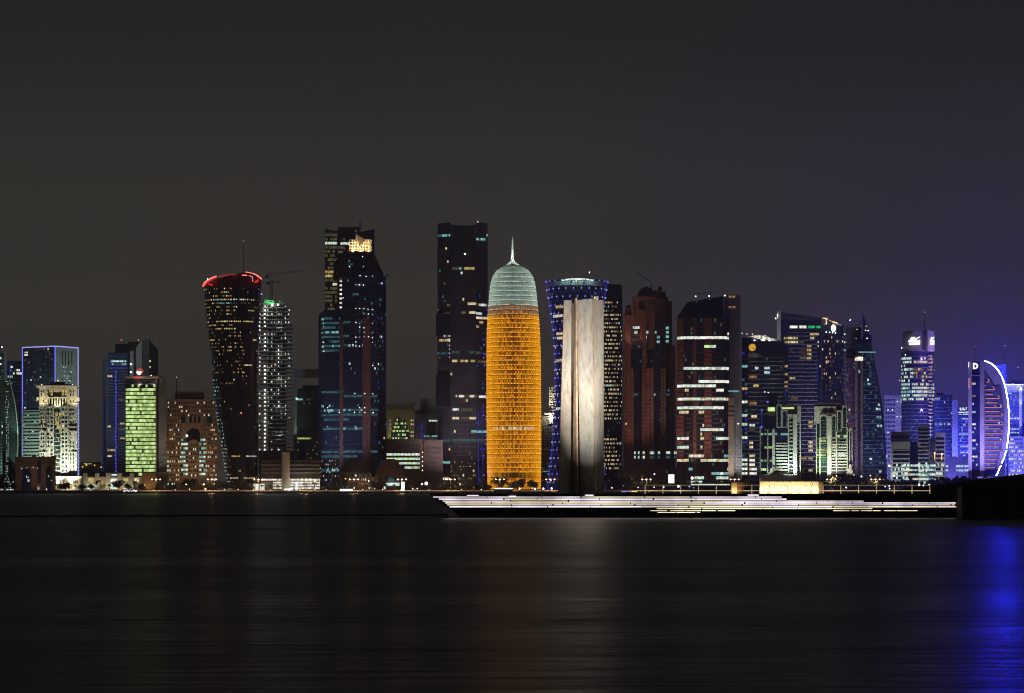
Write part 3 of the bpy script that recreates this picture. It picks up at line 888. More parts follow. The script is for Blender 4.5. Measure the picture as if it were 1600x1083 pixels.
# composite blue tower
b = Bld('faceted_tower', 'dark blue faceted tower with a vertical blue light line and red roof lights', 205, 2560)
b.prism('wall', [(160.5, 20), (168, 0), (200, 0), (200, 40), (160.5, 40)], [562, 551, 551, 551, 562], None, 'glass_navy')
b.prism('side_wing', [(160.3, 19.5), (167.8, -0.4), (168.2, 0), (160.8, 20.2)], [562, 551, 551, 562], None, 'panel_blue')
b.prism('rear_slab', [(180, 44), (207, 44), (207, 70), (180, 70)], [534, 532.5, 532.5, 534], None, 'panel_blue')
b.prism('prism_wing', [(200.5, 6), (209, -6), (222, -6), (222, 36), (200.5, 36)], [549, 549, 531, 531, 531], None, 'panel_grey')
b.prism('prism_wing', [(222, -5), (233, -6), (247, 6), (247, 36), (222, 36)], [531, 530.5, 546, 546, 531], None, 'panel_dark')
b.box('glass_slot', 208.6, 212, 537, None, 'glass_black', -6.5, -5.9)
b.face((168, -0.02), (200, -0.02), 553, 766, 46, 13,
       lit=[(564, 172, 198, ['lit_teal_bright', 'lit_blue', 'lit_cool']), (569, 172, 198, ['lit_teal', 'lit_teal_bright']), (588.5, 168, 176, 'lit_warm'), (667, 168, 174, 'lit_warm'), (703, 168, 180, 'lit_yellow'), (715, 168, 175, 'lit_warm'), (624, 184, 196, 'lit_dim'), (661, 188, 196, 'lit_yellow'), (673, 184, 196, 'lit_dim'), (685, 188, 194, 'lit_yellow')],
       rnd=within(560, 572, some((0.4, 'lit_teal_bright')), 172, 200), pw=0.85, ph=0.55, slab=(0.14, 0.15, 'panel_blue'))
b.strip([(181, 576), (181, 742)], 1.8, 'led_blue_dim'); b.strip([(170, 574), (199, 574)], 1.0, 'led_blue_dim')
for k in range(26): b.dot(180 + b.rng.random() * 2, 582 + k * 6.2, 0.6, 'led_lilac', 'facade_lamps', -1.4, own=False)
b.strip([(161.2, 620, 17), (161.2, 742, 17)], 0.7, 'led_blue_dim')
b.wash((165, 215), 100000, (0.85, 0.9, 1.0), 70, 600, 80)
b.face((233, -6), (247, 6), 548, 600, 11, 5, lit=[(563, 231, 236, 'lit_warm'), (575, 231, 236, 'lit_lime')], pw=0.8, ph=0.6, slab=(0.1, 0.1, 'panel_dark'))
for x in (189.5, 216.5, 225.5): b.dot(x, 531.3, 0.85, 'led_red_hot')
for y in (569.5, 582): b.dot(204.5, y, 1.6, 'lamp_green', 'facade_light', -5)
b.done()

# green lit office
b = Bld('office_block', 'office block glowing green with lit floors and a round red sign on its roof', 222, 2430)
b.box('wall', 196, 247.5, 588, None, 'glass_black', 0, 26)
b.box('side_wall', 247.6, 260, 586.5, None, 'concrete', 2, 27)
b.box('cap', 195.5, 249, 587.6, 591.6, 'stone_tan', -1.2, 26.5)
b.box('end_pier', 243.2, 245, 591.6, None, 'stone_tan', -1.0, -0.01)
def limes(px, py, r):
    if py < 605: return 'lit_lime' if (r.random() < 0.25 and py > 601) else None
    t = r.random()
    if px < 213 and 203 < px and t < 0.6: return 'lit_lime_bright'
    return 'lit_lime_bright' if t < 0.34 else ('lit_lime' if t < 0.95 else 'lit_olive')
b.face((196.5, -0.02), (243, -0.02), 594, 744, 25, 15, rnd=limes, pw=1.0, ph=0.72, slab=(0.2, 0.5, 'panel_dark'))
b.wash((254, 225), 32000, (1.0, 0.86, 0.66), 40, 640)
b.flood(215, 600, -9, 215, 589, 0, 2500, (1.0, 0.9, 0.75), 120); b.flood(236, 600, -9, 236, 589, 0, 1600, (1.0, 0.9, 0.75), 120)  # lamps added to brighten the roof cap
b.slab('sign', [(210.5, 592), (220, 592), (220, 588.4), (210.5, 588.4)], 'sign_red', -1.6, -1.25)
cx, cyy = 218.2, 580.6
ring = [(cx + 5.9 * math.cos(t), cyy - 4.9 * math.sin(t)) for t in [math.radians(160 - k * 20) for k in range(11)]]
inner = [(cx + 3.6 * math.cos(t), cyy - 2.6 * math.sin(t)) for t in [math.radians(-40 + k * 20) for k in range(11)]]
b.slab('sign', ring + inner, 'sign_red', -0.4, 0.4)
b.slab('sign', [(213, 582), (215, 579.5), (217.5, 581), (219.5, 579.5), (221.5, 581.5), (220, 585), (217.5, 586), (215, 585)], 'sign_white', -0.9, -0.4)
for x in (213, 223): b.box('sign_post', x, x + 0.6, 583, 588, 'metal_dark', 0.45, 0.9)
b.dot(236.5, 587, 1.0, 'lamp_white', 'roof_lamp')
b.box('podium', 246, 262, 738, None, 'stone_tan', -8, 10)
b.done()

# tan grid office
b = Bld('grid_office', 'tan office block with rows of small square windows and a roof antenna', 293, 2475, 'building')
b.box('wall', 250.5, 340, 652, None, 'stone_tan', 0, 30)
b.box('wall', 258, 335, 624, 652, 'stone_tan', 0, 30)
b.box('roof_storey', 273, 319, 613, 624, 'stone_tan', 6, 26)
b.box('roof_storey', 278, 317, 611.5, 613, 'stone_brown', 5, 27)
gridlit = lambda px, py, r: ('lit_cool' if r.random() < 0.10 else r.choice(['lit_warm', 'lit_amber', 'lit_dim', 'lit_yellow']) if r.random() < 0.34 else None) if py > 668 else ('lit_warm' if r.random() < 0.08 else None)
b.face((251, -0.02), (284, -0.02), 654, 760, 15, 10, rnd=gridlit, glass='glass_black', pw=0.5, ph=0.42, minrun=99)
b.face((318, -0.02), (339, -0.02), 654, 760, 15, 7, rnd=gridlit, glass='glass_black', pw=0.5, ph=0.42, minrun=99)
b.face((258, -0.02), (335, -0.02), 626, 652, 4, 22, rnd=some((0.16, 'lit_warm'), (0.05, 'lit_cool')), glass='glass_black', pw=0.5, ph=0.42, minrun=99)
for (x0, x1, y0, y1) in ((282, 290, 651, 661), (296, 300, 650, 661), (303, 306, 650, 661), (309, 313, 651, 661), (324, 331, 651, 661)):
    b.slab('window', [(x0, y1), (x1, y1), (x1, y0), (x0, y0)], 'glass_navy', -0.4, -0.02)
b.slab('arch_recess', [(292, 690), (313, 690), (313, 678), (310, 672), (302.5, 669), (295, 672), (292, 678)], 'glass_black', -0.4, -0.02)
b.dot(292, 681, 1.9, 'lamp_green', 'roof_lamp', -1.5)
for x0, x1 in ((283, 293.5), (311.5, 321)):
    b.face((x0, -0.03), (x1, -0.03), 684, 744, 9, 3, rnd=some((0.4, 'lit_cool'), (0.25, 'lit_teal_bright')), glass='glass_teal', pw=0.92, ph=0.5, minrun=6)
b.slab('center_bay', [(294.5, 768), (310.5, 768), (310.5, 690), (302.5, 686), (294.5, 690)], 'stone_tan', -1.0, -0.41)
b.face((295, -1.05), (310, -1.05), 692, 760, 10, 5, rnd=some((0.25, 'lit_cool')), glass='glass_black', pw=0.5, ph=0.45, minrun=99)
b.mast(276, 624, 589, 1.0, 6)
b.wash((265, 295, 325), 17000, (1.0, 0.66, 0.38), 45, 690, 100)
b.done()

# twisted tower with red crown
b = Bld('twisted_tower', 'leaning dark glass tower, wide at its top, under a red lit crown', 370, 2400)
LE = [(438, 317.5), (480, 320.5), (520, 325), (560, 330), (600, 333), (650, 338), (700, 346), (750, 353.5), (768, 356)]
RE = [(438, 408.5), (520, 404.5), (600, 402.5), (700, 404), (768, 402)]
def ringT(y, grow=0.0, n=28, top=None):
    l_, r_ = interp(LE, y) - grow, interp(RE, y) + grow
    out = []
    for k in range(n):
        t = 2 * math.pi * k / n
        ct, st = math.cos(t), math.sin(t)
        px = (l_ + r_) / 2 + (r_ - l_) / 2 * (abs(ct) ** 0.8) * (1 if ct > 0 else -1)
        dy = 22 - 22 * (abs(st) ** 0.8) * (1 if st > 0 else -1)
        out.append(b.pt(px, y, dy))
    return out
b.mb('wall').loft([ringT(768 - (768 - 447) * i / 24) for i in range(25)], 'glass_brown')
def S(u, v, b=b):
    y = 767 - (767 - 448) * v
    l_, r_ = interp(LE, y), interp(RE, y)
    t = math.pi * (0.97 - 0.94 * u); ct, st = math.cos(t), math.sin(t)
    px = (l_ + r_) / 2 + (r_ - l_) / 2 * (abs(ct) ** 0.8) * (1 if ct > 0 else -1)
    return b.pt(px, y, 22 - 22 * (abs(st) ** 0.8))
def twist(px, py, r):  # random glowing panes, many of them standing for reflections sparkling on the glass
    u = (px - interp(LE, py)) / (interp(RE, py) - interp(LE, py))
    if py > 590 and u < 0.11: return r.choice(['lit_blue', 'lit_teal', None, None, None, None, 'lit_cool', 'lit_teal', None])  # left facet: reflections put in as glowing panes
    if py > 700 and u < 0.22 and r.random() < 0.25: return 'lit_amber'
    p = 0.32 if py < 545 else (0.17 if py < 600 else 0.03 if py < 640 else 0.006)
    d = abs(u - (0.42 + (py - 450) * 0.0018))
    p *= 1.9 if d < 0.10 else (0.85 if u < 0.5 else 0.12)
    if r.random() < p: return r.choice(['lit_yellow', 'lit_amber', 'lit_warm', 'lit_dim', 'lit_brown', 'lit_amber'])
    if u > 0.83 and py > 600 and r.random() < 0.10: return 'lit_teal'
    return None
b.surf(S, 56, 52, rnd=twist, lit=[(466, 335, 352, ['lit_teal_bright', 'lit_warm']), (466, 365, 399, ['lit_yellow', 'lit_cool', 'lit_dim']), (473, 340, 372, ['lit_teal', 'lit_teal_bright']),
    (488, 388, 397, 'lit_yellow'), (504, 338, 376, ['lit_yellow', 'lit_warm']), (504, 378, 396, ['lit_warm', 'lit_yellow']), (511, 326, 347, ['lit_amber', 'lit_yellow']), (511, 350, 368, ['lit_yellow', 'lit_warm']),
    (534, 328, 337, 'lit_yellow'), (534, 395, 400, 'lit_warm'), (549, 355, 363, 'lit_yellow'), (572, 383, 394, 'lit_warm'), (715, 361, 376, 'lit_yellow'), (715, 384, 401, ['lit_cool', 'lit_yellow']), (745, 360, 372, 'lit_warm'), (745, 380, 398, ['lit_warm', 'lit_yellow']), (737, 373, 377, 'lit_yellow')],
    pw=0.55, ph=0.36, slab=(0.10, 0.12, 'panel_dark'), seg=14, minrun=9.5)
# crown: slanted dark red bowl open to the sky, with red light strips
bot = ringT(447, 0.3)
cen = b.pt(363, 447, 22)
top_y = lambda px: interp([(317, 445), (324, 437), (338, 431), (360, 425.5), (382, 420.5), (396, 423), (404, 429), (409, 436)], px)
rt = []
for v in bot:
    px = 800 + F * v.x / v.y
    rt.append(Vector((v.x, v.y, b.z(min(446, top_y(px) + (4.5 if v.y < b.D + 16 else 0))))))
b.mb('crown').loft([[Vector((v.x, v.y, v.z - 0.1)) for v in bot], rt], 'metal_red', cap=False)
inn = [cen + (v - cen) * 0.93 for v in rt]
b.mb('crown').loft([rt, [Vector((i.x, i.y, t.z)) for i, t in zip(inn, rt)], [Vector((i.x, i.y, bot[0].z)) for i in inn]], 'metal_red', cap=False)
b.strip([(317.2, 445, 18), (319.5, 440.5, 12), (324, 437, 8), (331, 433.5, 5), (338, 431.2, 3)], 1.7, 'led_red_hot')
b.strip([(318.5, 446.5, 8), (323, 441.5, 4), (331, 436.5, 1), (338, 433.4, -0.5)], 1.6, 'led_red')
b.strip([(326, 443.6, 2), (332, 446, -1)], 1.5, 'led_red')
b.strip([(384, 421, 30), (392, 422.5, 30), (400, 425.5, 26), (405, 430, 20), (408.6, 434, 14)], 1.7, 'led_red_hot')
b.strip([(384, 423.5, 28), (394, 426, 26), (401, 430, 20), (403.5, 435, 12), (402, 439, 6), (399, 440, 3)], 2.2, 'led_red')
b.strip([(370.5, 430, 1), (386, 430, 1)], 1.3, 'led_red_hot'); b.strip([(389, 430.4, 2), (394.5, 432, 3), (395, 440, 2)], 1.0, 'led_coral')
b.strip([(341, 432.6, -0.4), (360, 429, -1), (370, 430, -1)], 0.6, 'led_red', name='dim_light_strip')
lamp('crown_light', b.root, b.pt(345, 440, 20), 9000, (1, 0.05, 0.03)); lamp('crown_light', b.root, b.pt(392, 436, 20), 14000, (1, 0.05, 0.03))
b.mast(380.4, 432, 372.5, 0.55, 24)
b.dot(408.6, 457.7, 1.3, 'led_lilac', 'facade_light', 14); b.dot(324.5, 435.6, 0.9, 'lamp_white', 'facade_light', 4)
b.dot(376.8, 645.5, 1.2, 'led_red_hot', 'warning_light', -2)
b.done()

# tower under construction
b = Bld('construction_tower', 'concrete tower under construction dotted with white work lamps, green netting on top', 432, 2520)
b.box('core', 418, 448, 476, None, 'concrete_dark', 8, 26)
fl = [705 - 6.22 * k for k in range(38)]
for k, y in enumerate(fl):
    l_ = 405 if y > 492 else 409
    r_ = 458.5 if y > 500 else (452 if y > 486 else 449)
    b.box('floor_slab', l_, r_ - (k % 3) * 0.5, y - 0.5, y + 0.5, 'concrete', -1.5 + (k % 2) * 0.3, 28)
for x in (406.5, 411, 418, 425, 432, 439, 446, 451, 456.5):
    b.box('column', x, x + 0.8, 506 if x > 450 else (494 if x < 408 else 478), 705, 'concrete', -0.6, 1.0)
    b.box('column', x, x + 0.8, 506 if x > 450 else (494 if x < 408 else 478), 705, 'concrete', 18, 19.5)
b.box('podium', 404, 460, 705, None, 'concrete_dark', -6, 28)
for k, y in enumerate(fl):
    yy = y - 2.4
    for x, pr, r in ((414, 0.86, 1.15), (405.8, 0.5, 0.8), (424.5, 0.5, 0.7), (435.5, 0.62, 0.9), (446, 0.38, 0.7), (451.5, 0.36, 0.7), (429, 0.25, 0.55), (440, 0.25, 0.5), (419, 0.3, 0.5)):
        if y > 660 and x > 416: pr *= 0.25
        if b.rng.random() < pr and yy > 478: b.dot(x + b.rng.uniform(-0.5, 0.5), yy, r * b.rng.uniform(0.75, 1.1), 'lamp_white' if b.rng.random() < 0.7 else 'lamp_green', 'work_lamps', -2.2, own=False)
for k in range(10):
    lamp('work_light', b.root, b.pt(414 + (k % 2) * 22, 490 + k * 21, -3.5), 750, (0.85, 1.0, 0.92))
b.dot(425.5, 477, 1.8, 'lamp_white', 'work_lamp', -2); b.dot(434.5, 476.5, 1.6, 'lamp_white', 'work_lamp', -2)
b.box('netting', 412.5, 429, 469, 474.5, 'net_green', -2, -1.6); b.box('netting', 436, 441, 469.5, 473.5, 'net_green', -1.2, -0.9)
b.box('formwork', 411, 444, 473.5, 478, 'concrete_dark', 0, 22)
for y in (474.5, 483.5, 489): b.box('scaffold_beam', 442, 451.5 + (y > 480) * 1, y - 0.4, y + 0.4, 'metal_dark', -1, 0)
lamp('net_light', b.root, b.pt(420, 478, -8), 5000, (0.8, 1, 0.8))
b.dot(430, 568, 1.0, 'sign_red', 'work_lamp', -2); b.dot(434, 699.5, 0.8, 'sign_red', 'work_lamp', -2); b.dot(430, 570.5, 1.0, 'lamp_gold', 'work_lamp', -2)
b.done()

def crane(px, D, ybase, ytop, jib, counter, label, mat='metal_dark', apex=None):
    """tower crane: mast, jib and counter-jib as lattice of bars; jib/counter are (column,row) ends"""
    s_ = D / F
    r = empty('tower_crane', (X(px, D), D, Z(ybase, D)), label, 'crane')
    def lattice(name, a, b2, w, nseg):
        m_ = MB(); a, b2 = Vector(a), Vector(b2); t = (b2 - a)
        up = Vector((0, 0, 1)) if abs(t.normalized().z) < 0.7 else Vector((1, 0, 0))
        u = up * w / 2
        m_.bar(a + u, b2 + u, 0.22, mat); m_.bar(a - u, b2 - u, 0.22, mat)
        for k in range(nseg):
            p, q = a.lerp(b2, k / nseg), a.lerp(b2, (k + 1) / nseg)
            m_.bar(p + u * (1 if k % 2 else -1), q + u * (-1 if k % 2 else 1), 0.13, mat)
        return m_.build(name, r)
    lattice('mast', (X(px, D), D, Z(ybase, D) - 1), (X(px, D), D, Z(ytop, D)), 1.7, 14)
    lattice('jib', V(px, ytop, D), V(*jib, D), 1.3, 16)
    if counter: 
        lattice('counter_jib', V(px, ytop, D), V(*counter, D), 1.3, 5)
        m_ = MB(); c_ = V(*counter, D); m_.box(c_.x - 1.4, c_.x + 1.4, D - 1, D + 1, c_.z - 2.2, c_.z + 0.2, mat); m_.build('counterweight', r)
    if apex:
        m_ = MB(); m_.bar(V(px, ytop, D), V(px - 1, apex, D), 0.3, mat); m_.bar(V(px - 1, apex, D), V(*jib, D).lerp(V(px, ytop, D), 0.3), 0.1, mat); m_.build('apex', r)
    return r
crane(424, 2538, 478, 428, (476, 423), (417, 431), 'tower crane on top of the unfinished tower with work lamps', apex=418)
crane(424.5, 2544, 478, 441, (441, 440), (419, 441), 'shorter crane beside the tower crane on the unfinished tower')

# portal framed tower
b = Bld('portal_tower', 'grey tower with an open rectangular frame at its top, left of the dark twin tower', 482, 2580)
b.box('frame_leg', 458.5, 464.5, 589.5, None, 'panel_sage', 0, 14)
b.box('frame_beam', 458.5, 504, 576.5, 589.5, 'panel_grey', 0, 14)
b.box('wall', 464.6, 505, 607, None, 'glass_green', 1, 34)
b.box('roof_plant', 473, 504, 601.5, 607, 'panel_dark', 6, 24); b.box('frame_leg', 499, 504, 589.5, 607, 'panel_grey', 0.2, 13)
b.face((464.6, 0.95), (505, 0.95), 609, 755, 24, 14, lit=[(622, 464, 472.5, 'lit_teal_bright'), (686, 465, 488, ['lit_olive', 'lit_lime'])], rnd=either(within(623, 632, some((0.3, 'lit_olive'))), within(690, 755, some((0.10, 'lit_olive')))), pw=0.85, ph=0.45, slab=(0.1, 0.1, 'panel_dark'))
b.dot(463.5, 623, 1.4, 'lamp_green', 'facade_light', -1)
b.flood(455, 700, -16, 461.5, 640, 0, 12000, (0.9, 1.0, 0.85), 60)
b.done()

# low parking building with lit ground floor
b = Bld('parking_building', 'low building with perforated bands, round stair shaft and bright ground floors', 452, 2335, 'building')
b.box('wall', 408, 500, 719, None, 'concrete_dark', 0, 26)
for y in (727, 733, 739): 
    b.box('ledge', 407.5, 500.5, y - 1.2, y + 1.0, 'concrete', -1.4, -0.005)
b.face((408, -0.02), (500, -0.02), 721, 746, 5, 62, glass='glass_black', pw=0.55, ph=0.5, minrun=99)
b.face((408, -0.04), (500, -0.04), 747.5, 765, 4, 46, rnd=lambda px, py, r: ('lit_white' if r.random() < 0.75 else 'lit_warm') if (px > 448 or py < 752 or 425 < px < 440) else None, pw=0.8, ph=0.62, slab=(0.2, 1.2, 'concrete'))
b.piece('stair_shaft', lambda m: m.loft([[b.pt(446.5, y, -3) + Vector((math.cos(k * math.pi / 8) * 3.7, math.sin(k * math.pi / 8) * 3.7, 0)) for k in range(16)] for y in (767.5, 707)], 'stone_cream'))
b.prism('canopy', [(396, -12), (428, -12), (428, 2), (396, 2)], 751, 753, 'stone_tan')
for k in range(5): b.box('canopy_column', 398 + k * 7, 399 + k * 7, 753, None, 'stone_cream', -11, -10)
lamp('canopy_light', b.root, b.pt(412, 755, -8), 1800, (1.0, 0.92, 0.72))
lamp('canopy_light', b.root, b.pt(470, 755, -8), 2200, (1.0, 0.9, 0.75))
b.slab('lit_kiosk', [(397, 766), (414, 766), (414, 756), (397, 756)], 'sign_cream', -7, -3)
b.slab('lit_kiosk', [(445, 768), (460, 768), (458, 763), (446, 764)], 'sign_white', -13, -10)
b.slab('sign_pylon', [(463.4, 768), (467, 768), (466.6, 753), (463.8, 753)], 'sign_blue', -14, -13)
b.done()

# rear tall tower of the dark pair
b = Bld('stepped_tower', 'tall grey tower with yellowish windows behind the dark navy tower', 546, 2680)
b.box('wall', 507.5, 527.5, 362, None, 'panel_grey', 0, 34)
b.prism('wing', [(507.3, 1), (528, 4), (528, 10), (507.3, 8)], [357.6, 361, 361, 357.6], 362.1, 'panel_dark')
b.box('wall', 527.6, 562, 355, None, 'panel_dark', -3, 36)
b.box('wall', 562.1, 585, 362, None, 'panel_dark', 0, 34)
b.prism('wing', [(565, 1), (585.3, 3), (585.3, 9), (565, 8)], [362, 357.4, 357.4, 362], 362.1, 'panel_dark')
yel = lambda px, py, r: r.choice(['lit_olive', 'lit_olive', 'lit_dim', None]) if r.random() < 0.8 else None
b.face((508, -0.02), (527, -0.02), 364, 486, 19, 5, lit=[(380.5, 507, 527, 'lit_cool'), (387.5, 508, 527, 'lit_olive'), (428, 507, 518, 'lit_yellow'), (428, 518, 527, 'lit_lime'), (434.5, 507, 520, 'lit_yellow'), (446.5, 520, 527, 'lit_warm')], rnd=yel, glass='glass_black', pw=0.86, ph=0.62, slab=(0.2, 0.2, 'panel_dark'), minrun=6)
b.face((528, -3.02), (562, -3.02), 358, 430, 11, 9, lit=[(378, 530, 546, 'lit_cool'), (385.5, 529, 537, 'lit_olive'), (392.5, 528, 536, 'lit_dim')], rnd=some((0.2, 'lit_olive')), glass='glass_black', pw=0.86, ph=0.6, slab=(0.2, 0.2, 'panel_dark'), minrun=6)
b.face((530, -3.02), (535, -3.02), 436, 484, 7, 1, rnd=some((0.95, 'lit_white')), pw=0.7, ph=0.42, minrun=99)
b.done()
crane(563, 2700, 357, 346, (566, 375), None, 'dark red crane jib poking above the golden roof lantern', mat='metal_red')

# dark navy tower with golden lantern
b = Bld('navy_tower', 'dark navy tower with teal floors under a golden lit roof lantern', 552, 2450)
b.prism('wall', [(497.5, 8), (506, 0), (537, -2), (537, 34), (497.5, 34)], [492, 484.5, 484.5, 484.5, 492], None, 'glass_navy')
b.prism('wall', [(537, -3), (566, -6), (590, -4), (603.5, 12), (603.5, 36), (537, 36)], [425, 425, 425, 434, 434, 425], None, 'glass_navy')
b.prism('upper_wall', [(521, 4), (540, -1), (583, -1), (599, 12), (599, 34), (521, 34)], [410, 393, 393, 426, 426, 410], 434, 'glass_black')
b.prism('upper_wall', [(537, 0), (583, 0), (583, 30), (537, 30)], 392, 394, 'panel_dark')
tealrow = lambda rows_: [(y, x0, x1, ['lit_teal', 'lit_teal', 'lit_teal', 'lit_teal', 'lit_teal_bright'] if i % 3 == 0 else 'lit_teal') for i, (y, x0, x1) in enumerate(rows_)]
tr = [(499, 497, 520), (506, 497, 545), (513, 497, 524), (520, 497, 528), (528.5, 497, 545), (536, 515, 545), (543, 497, 532), (549.5, 497, 528), (615.5, 498, 596), (638, 498, 598), (645.5, 498, 596), (652.5, 498, 545), (667, 498, 572), (704.5, 498, 598), (711.5, 498, 558), (735, 498, 560)]
navy = some((0.010, 'lit_blue'), (0.035, 'lit_teal'))
b.face((498, 7.9), (506, -0.1), 495, 760, 37, 3, lit=tealrow(tr), rnd=some((0.05, 'lit_teal')), pw=0.95, ph=0.5, slab=(0.1, 0.1, 'panel_dark'))
b.face((506, -0.05), (537, -2.05), 487, 760, 38, 12, lit=tealrow(tr), rnd=navy, pw=0.95, ph=0.5, slab=(0.1, 0.1, 'panel_dark'))
b.face((537, -3.05), (566, -6.05), 428, 760, 46, 11, lit=tealrow(tr), rnd=navy, pw=0.95, ph=0.5, slab=(0.1, 0.1, 'panel_dark'))
b.face((566, -6.05), (590, -4.05), 428, 760, 46, 9, lit=tealrow(tr), rnd=navy, pw=0.95, ph=0.5, slab=(0.1, 0.1, 'panel_dark'))
b.face((590, -4.05), (603.5, 11.9), 436, 760, 45, 6, rnd=some((0.05, 'led_blue_dim'), (0.05, 'lit_teal'), (0.015, 'lit_warm')), pw=0.7, ph=0.5, slab=(0.1, 0.1, 'panel_dark'))
b.face((541, -1.05), (583, -1.05), 396, 424, 4, 16, rnd=some((0.05, 'lit_teal')), pw=0.8, ph=0.5, slab=(0.12, 0.1, 'panel_dark'))
for x, w in ((530.5, 5.5), (566.5, 12.5)):
    d = -2.4 if x < 540 else -6.6
    b.box('reflection_strip', x, x + w, 500 if x < 540 else 497, None, 'granite_red', d, d + 2.5)  # reddish strips coloured in for the orange reflection on the glass
for (x, y) in ((545.5, 409), (546, 418), (566.5, 402), (568, 417.5), (562.5, 432), (582, 432.5), (572, 433), (556, 446), (561.5, 446), (568, 446.5), (556, 483), (562, 483), (568.5, 483), (575, 484), (582, 484.5), (569, 491), (575.5, 491.5), (582, 492),
               (556, 505), (562, 506), (582, 506), (568.5, 513), (562, 512), (569, 520), (582, 520.5), (556, 527.5), (562, 527.5), (569, 527), (576, 527), (582, 528), (556, 535), (582, 535.5), (556, 541.5), (562, 541.5), (505, 505), (506, 511), (505, 535), (506, 549),
               (554.5, 615), (570, 615.5), (582.5, 615.5), (512, 637), (570, 637.5), (562, 637.5), (514, 644.5), (530, 645), (554, 644.5), (562, 644.5), (570, 645), (583, 645), (555, 667), (512, 667), (582.5, 572), (583, 645.5)):
    b.dot(x, y, 0.62, 'lamp_white' if b.rng.random() < 0.6 else 'sign_blue', 'facade_lamps', -7.5 if x > 540 else -3, own=False)
b.dot(596.5, 443, 1.7, 'led_lilac', 'facade_lamp', -1); b.dot(536, 466, 0.6, 'lamp_white', 'facade_lamps', -4, own=False)
# lantern: golden lit lattice box with a tilted pyramid
b.box('lantern_core', 549, 578, 376, 392.2, 'stone_tan', 7, 22)
for k in range(9): b.box('lantern_lattice', 546 + k * 4.15, 546.9 + k * 4.15, 374 - 0.2 * (k > 6), 392.2, 'stone_cream', 3.0, 4.2)
for k in range(5): b.box('lantern_lattice', 546, 580.2, 374 + k * 4.3, 374.9 + k * 4.3, 'stone_cream', 3.1, 4.1)
b.piece('pyramid', lambda m: m.add([b.pt(557, 365.4, 3), b.pt(570.5, 374.5, -1), b.pt(562.5, 387, -3), b.pt(555, 376, 3), b.pt(563, 378, 7)], ((0, 1, 2), (0, 2, 3), (0, 4, 1), (1, 4, 2), (2, 4, 3), (3, 4, 0)), 'stone_cream'))
for x in (551, 563, 575): b.flood(x, 392, -4, x, 376, 6, 13000, (1.0, 0.72, 0.36), 130)
b.flood(563, 392, -9, 562, 372, 0, 6000, (1.0, 0.56, 0.22), 90)
b.wash((515, 570), 260000, (0.6, 0.7, 1.0), 80, 600, 80)
b.box('jib_stub', 586, 592, 433.5, 434.3, 'metal_dark', -2, -1)
b.piece('hoist', lambda m: (m.bar(b.pt(599, 433, 4), b.pt(607.5, 428.5, 4), 0.9, 'metal_dark'), m.bar(b.pt(587, 392, 4), b.pt(595.5, 381, 4), 0.35, 'metal_dark')))
b.face((497.6, -8), (530, -8), 717, 765, 8, 14, rnd=some((0.13, 'lit_amber'), (0.08, 'lit_blue'), (0.06, 'lit_warm')), pw=0.35, ph=0.4, minrun=99)
b.box('podium', 497, 531, 738, None, 'glass_black', -7.9, 0)
b.done()

# domed low building in front
def dome_hall(px, D, label, l_, r_, ytop, yeave, mat, cat='building', glow=None):
    b = Bld('domed_hall', label, px, D, cat)
    c = (l_ + r_) / 2; h = (r_ - l_) / 2
    b.box('wall', l_ + 3, r_ - 3, yeave, None, 'stone_brown', 2, 30)
    rings = []
    for fy, fr in ((0, 1.0), (0.35, 0.86), (0.65, 0.66), (0.88, 0.48), (1.0, 0.36)):
        y = yeave + (ytop - yeave) * fy
        rings.append([b.pt(c + h * fr * math.cos(k * math.pi / 4 + math.pi / 8), y, 14 + 14 * fr * math.sin(k * math.pi / 4 + math.pi / 8)) for k in range(8)])
    b.mb('roof').loft(rings, mat)
    b.face((l_ + 3, 1.95), (r_ - 3, 1.95), yeave + 2, 766, 3, 14, rnd=some((0.10, 'lit_teal'), (0.05, 'lit_cool')), glass='glass_navy', pw=0.8, ph=0.6)
    for k in range(5): b.box('column', l_ + 4 + k * (r_ - l_ - 9) / 4, l_ + 5 + k * (r_ - l_ - 9) / 4, yeave, None, 'stone_tan', 0.6, 1.9)
    return b
b = dome_hall(608, 2340, 'hall with a dark brown faceted dome roof in front of lit office bands', 584, 634, 717, 742, 'stone_brown')
b.slab('window', [(607, 754), (616, 754), (616, 748), (607, 748)], 'lit_teal', -0.3, -0.05); b.slab('window', [(603, 759), (624, 759), (624, 754.5), (603, 754.5)], 'lit_cool', -0.3, -0.05)
b.done()
b = dome_hall(552, 2345, 'hall with a black faceted roof below the dark navy tower', 528, 580, 716, 738, 'panel_dark')
b.box('annex', 543, 590, 744.5, None, 'stone_tan', -8, 0); b.face((543, -8.02), (590, -8.02), 746, 766, 3, 16, rnd=some((0.12, 'lit_dim'), (0.06, 'lit_cool')), glass='glass_black', pw=0.6, ph=0.5)
b.done()

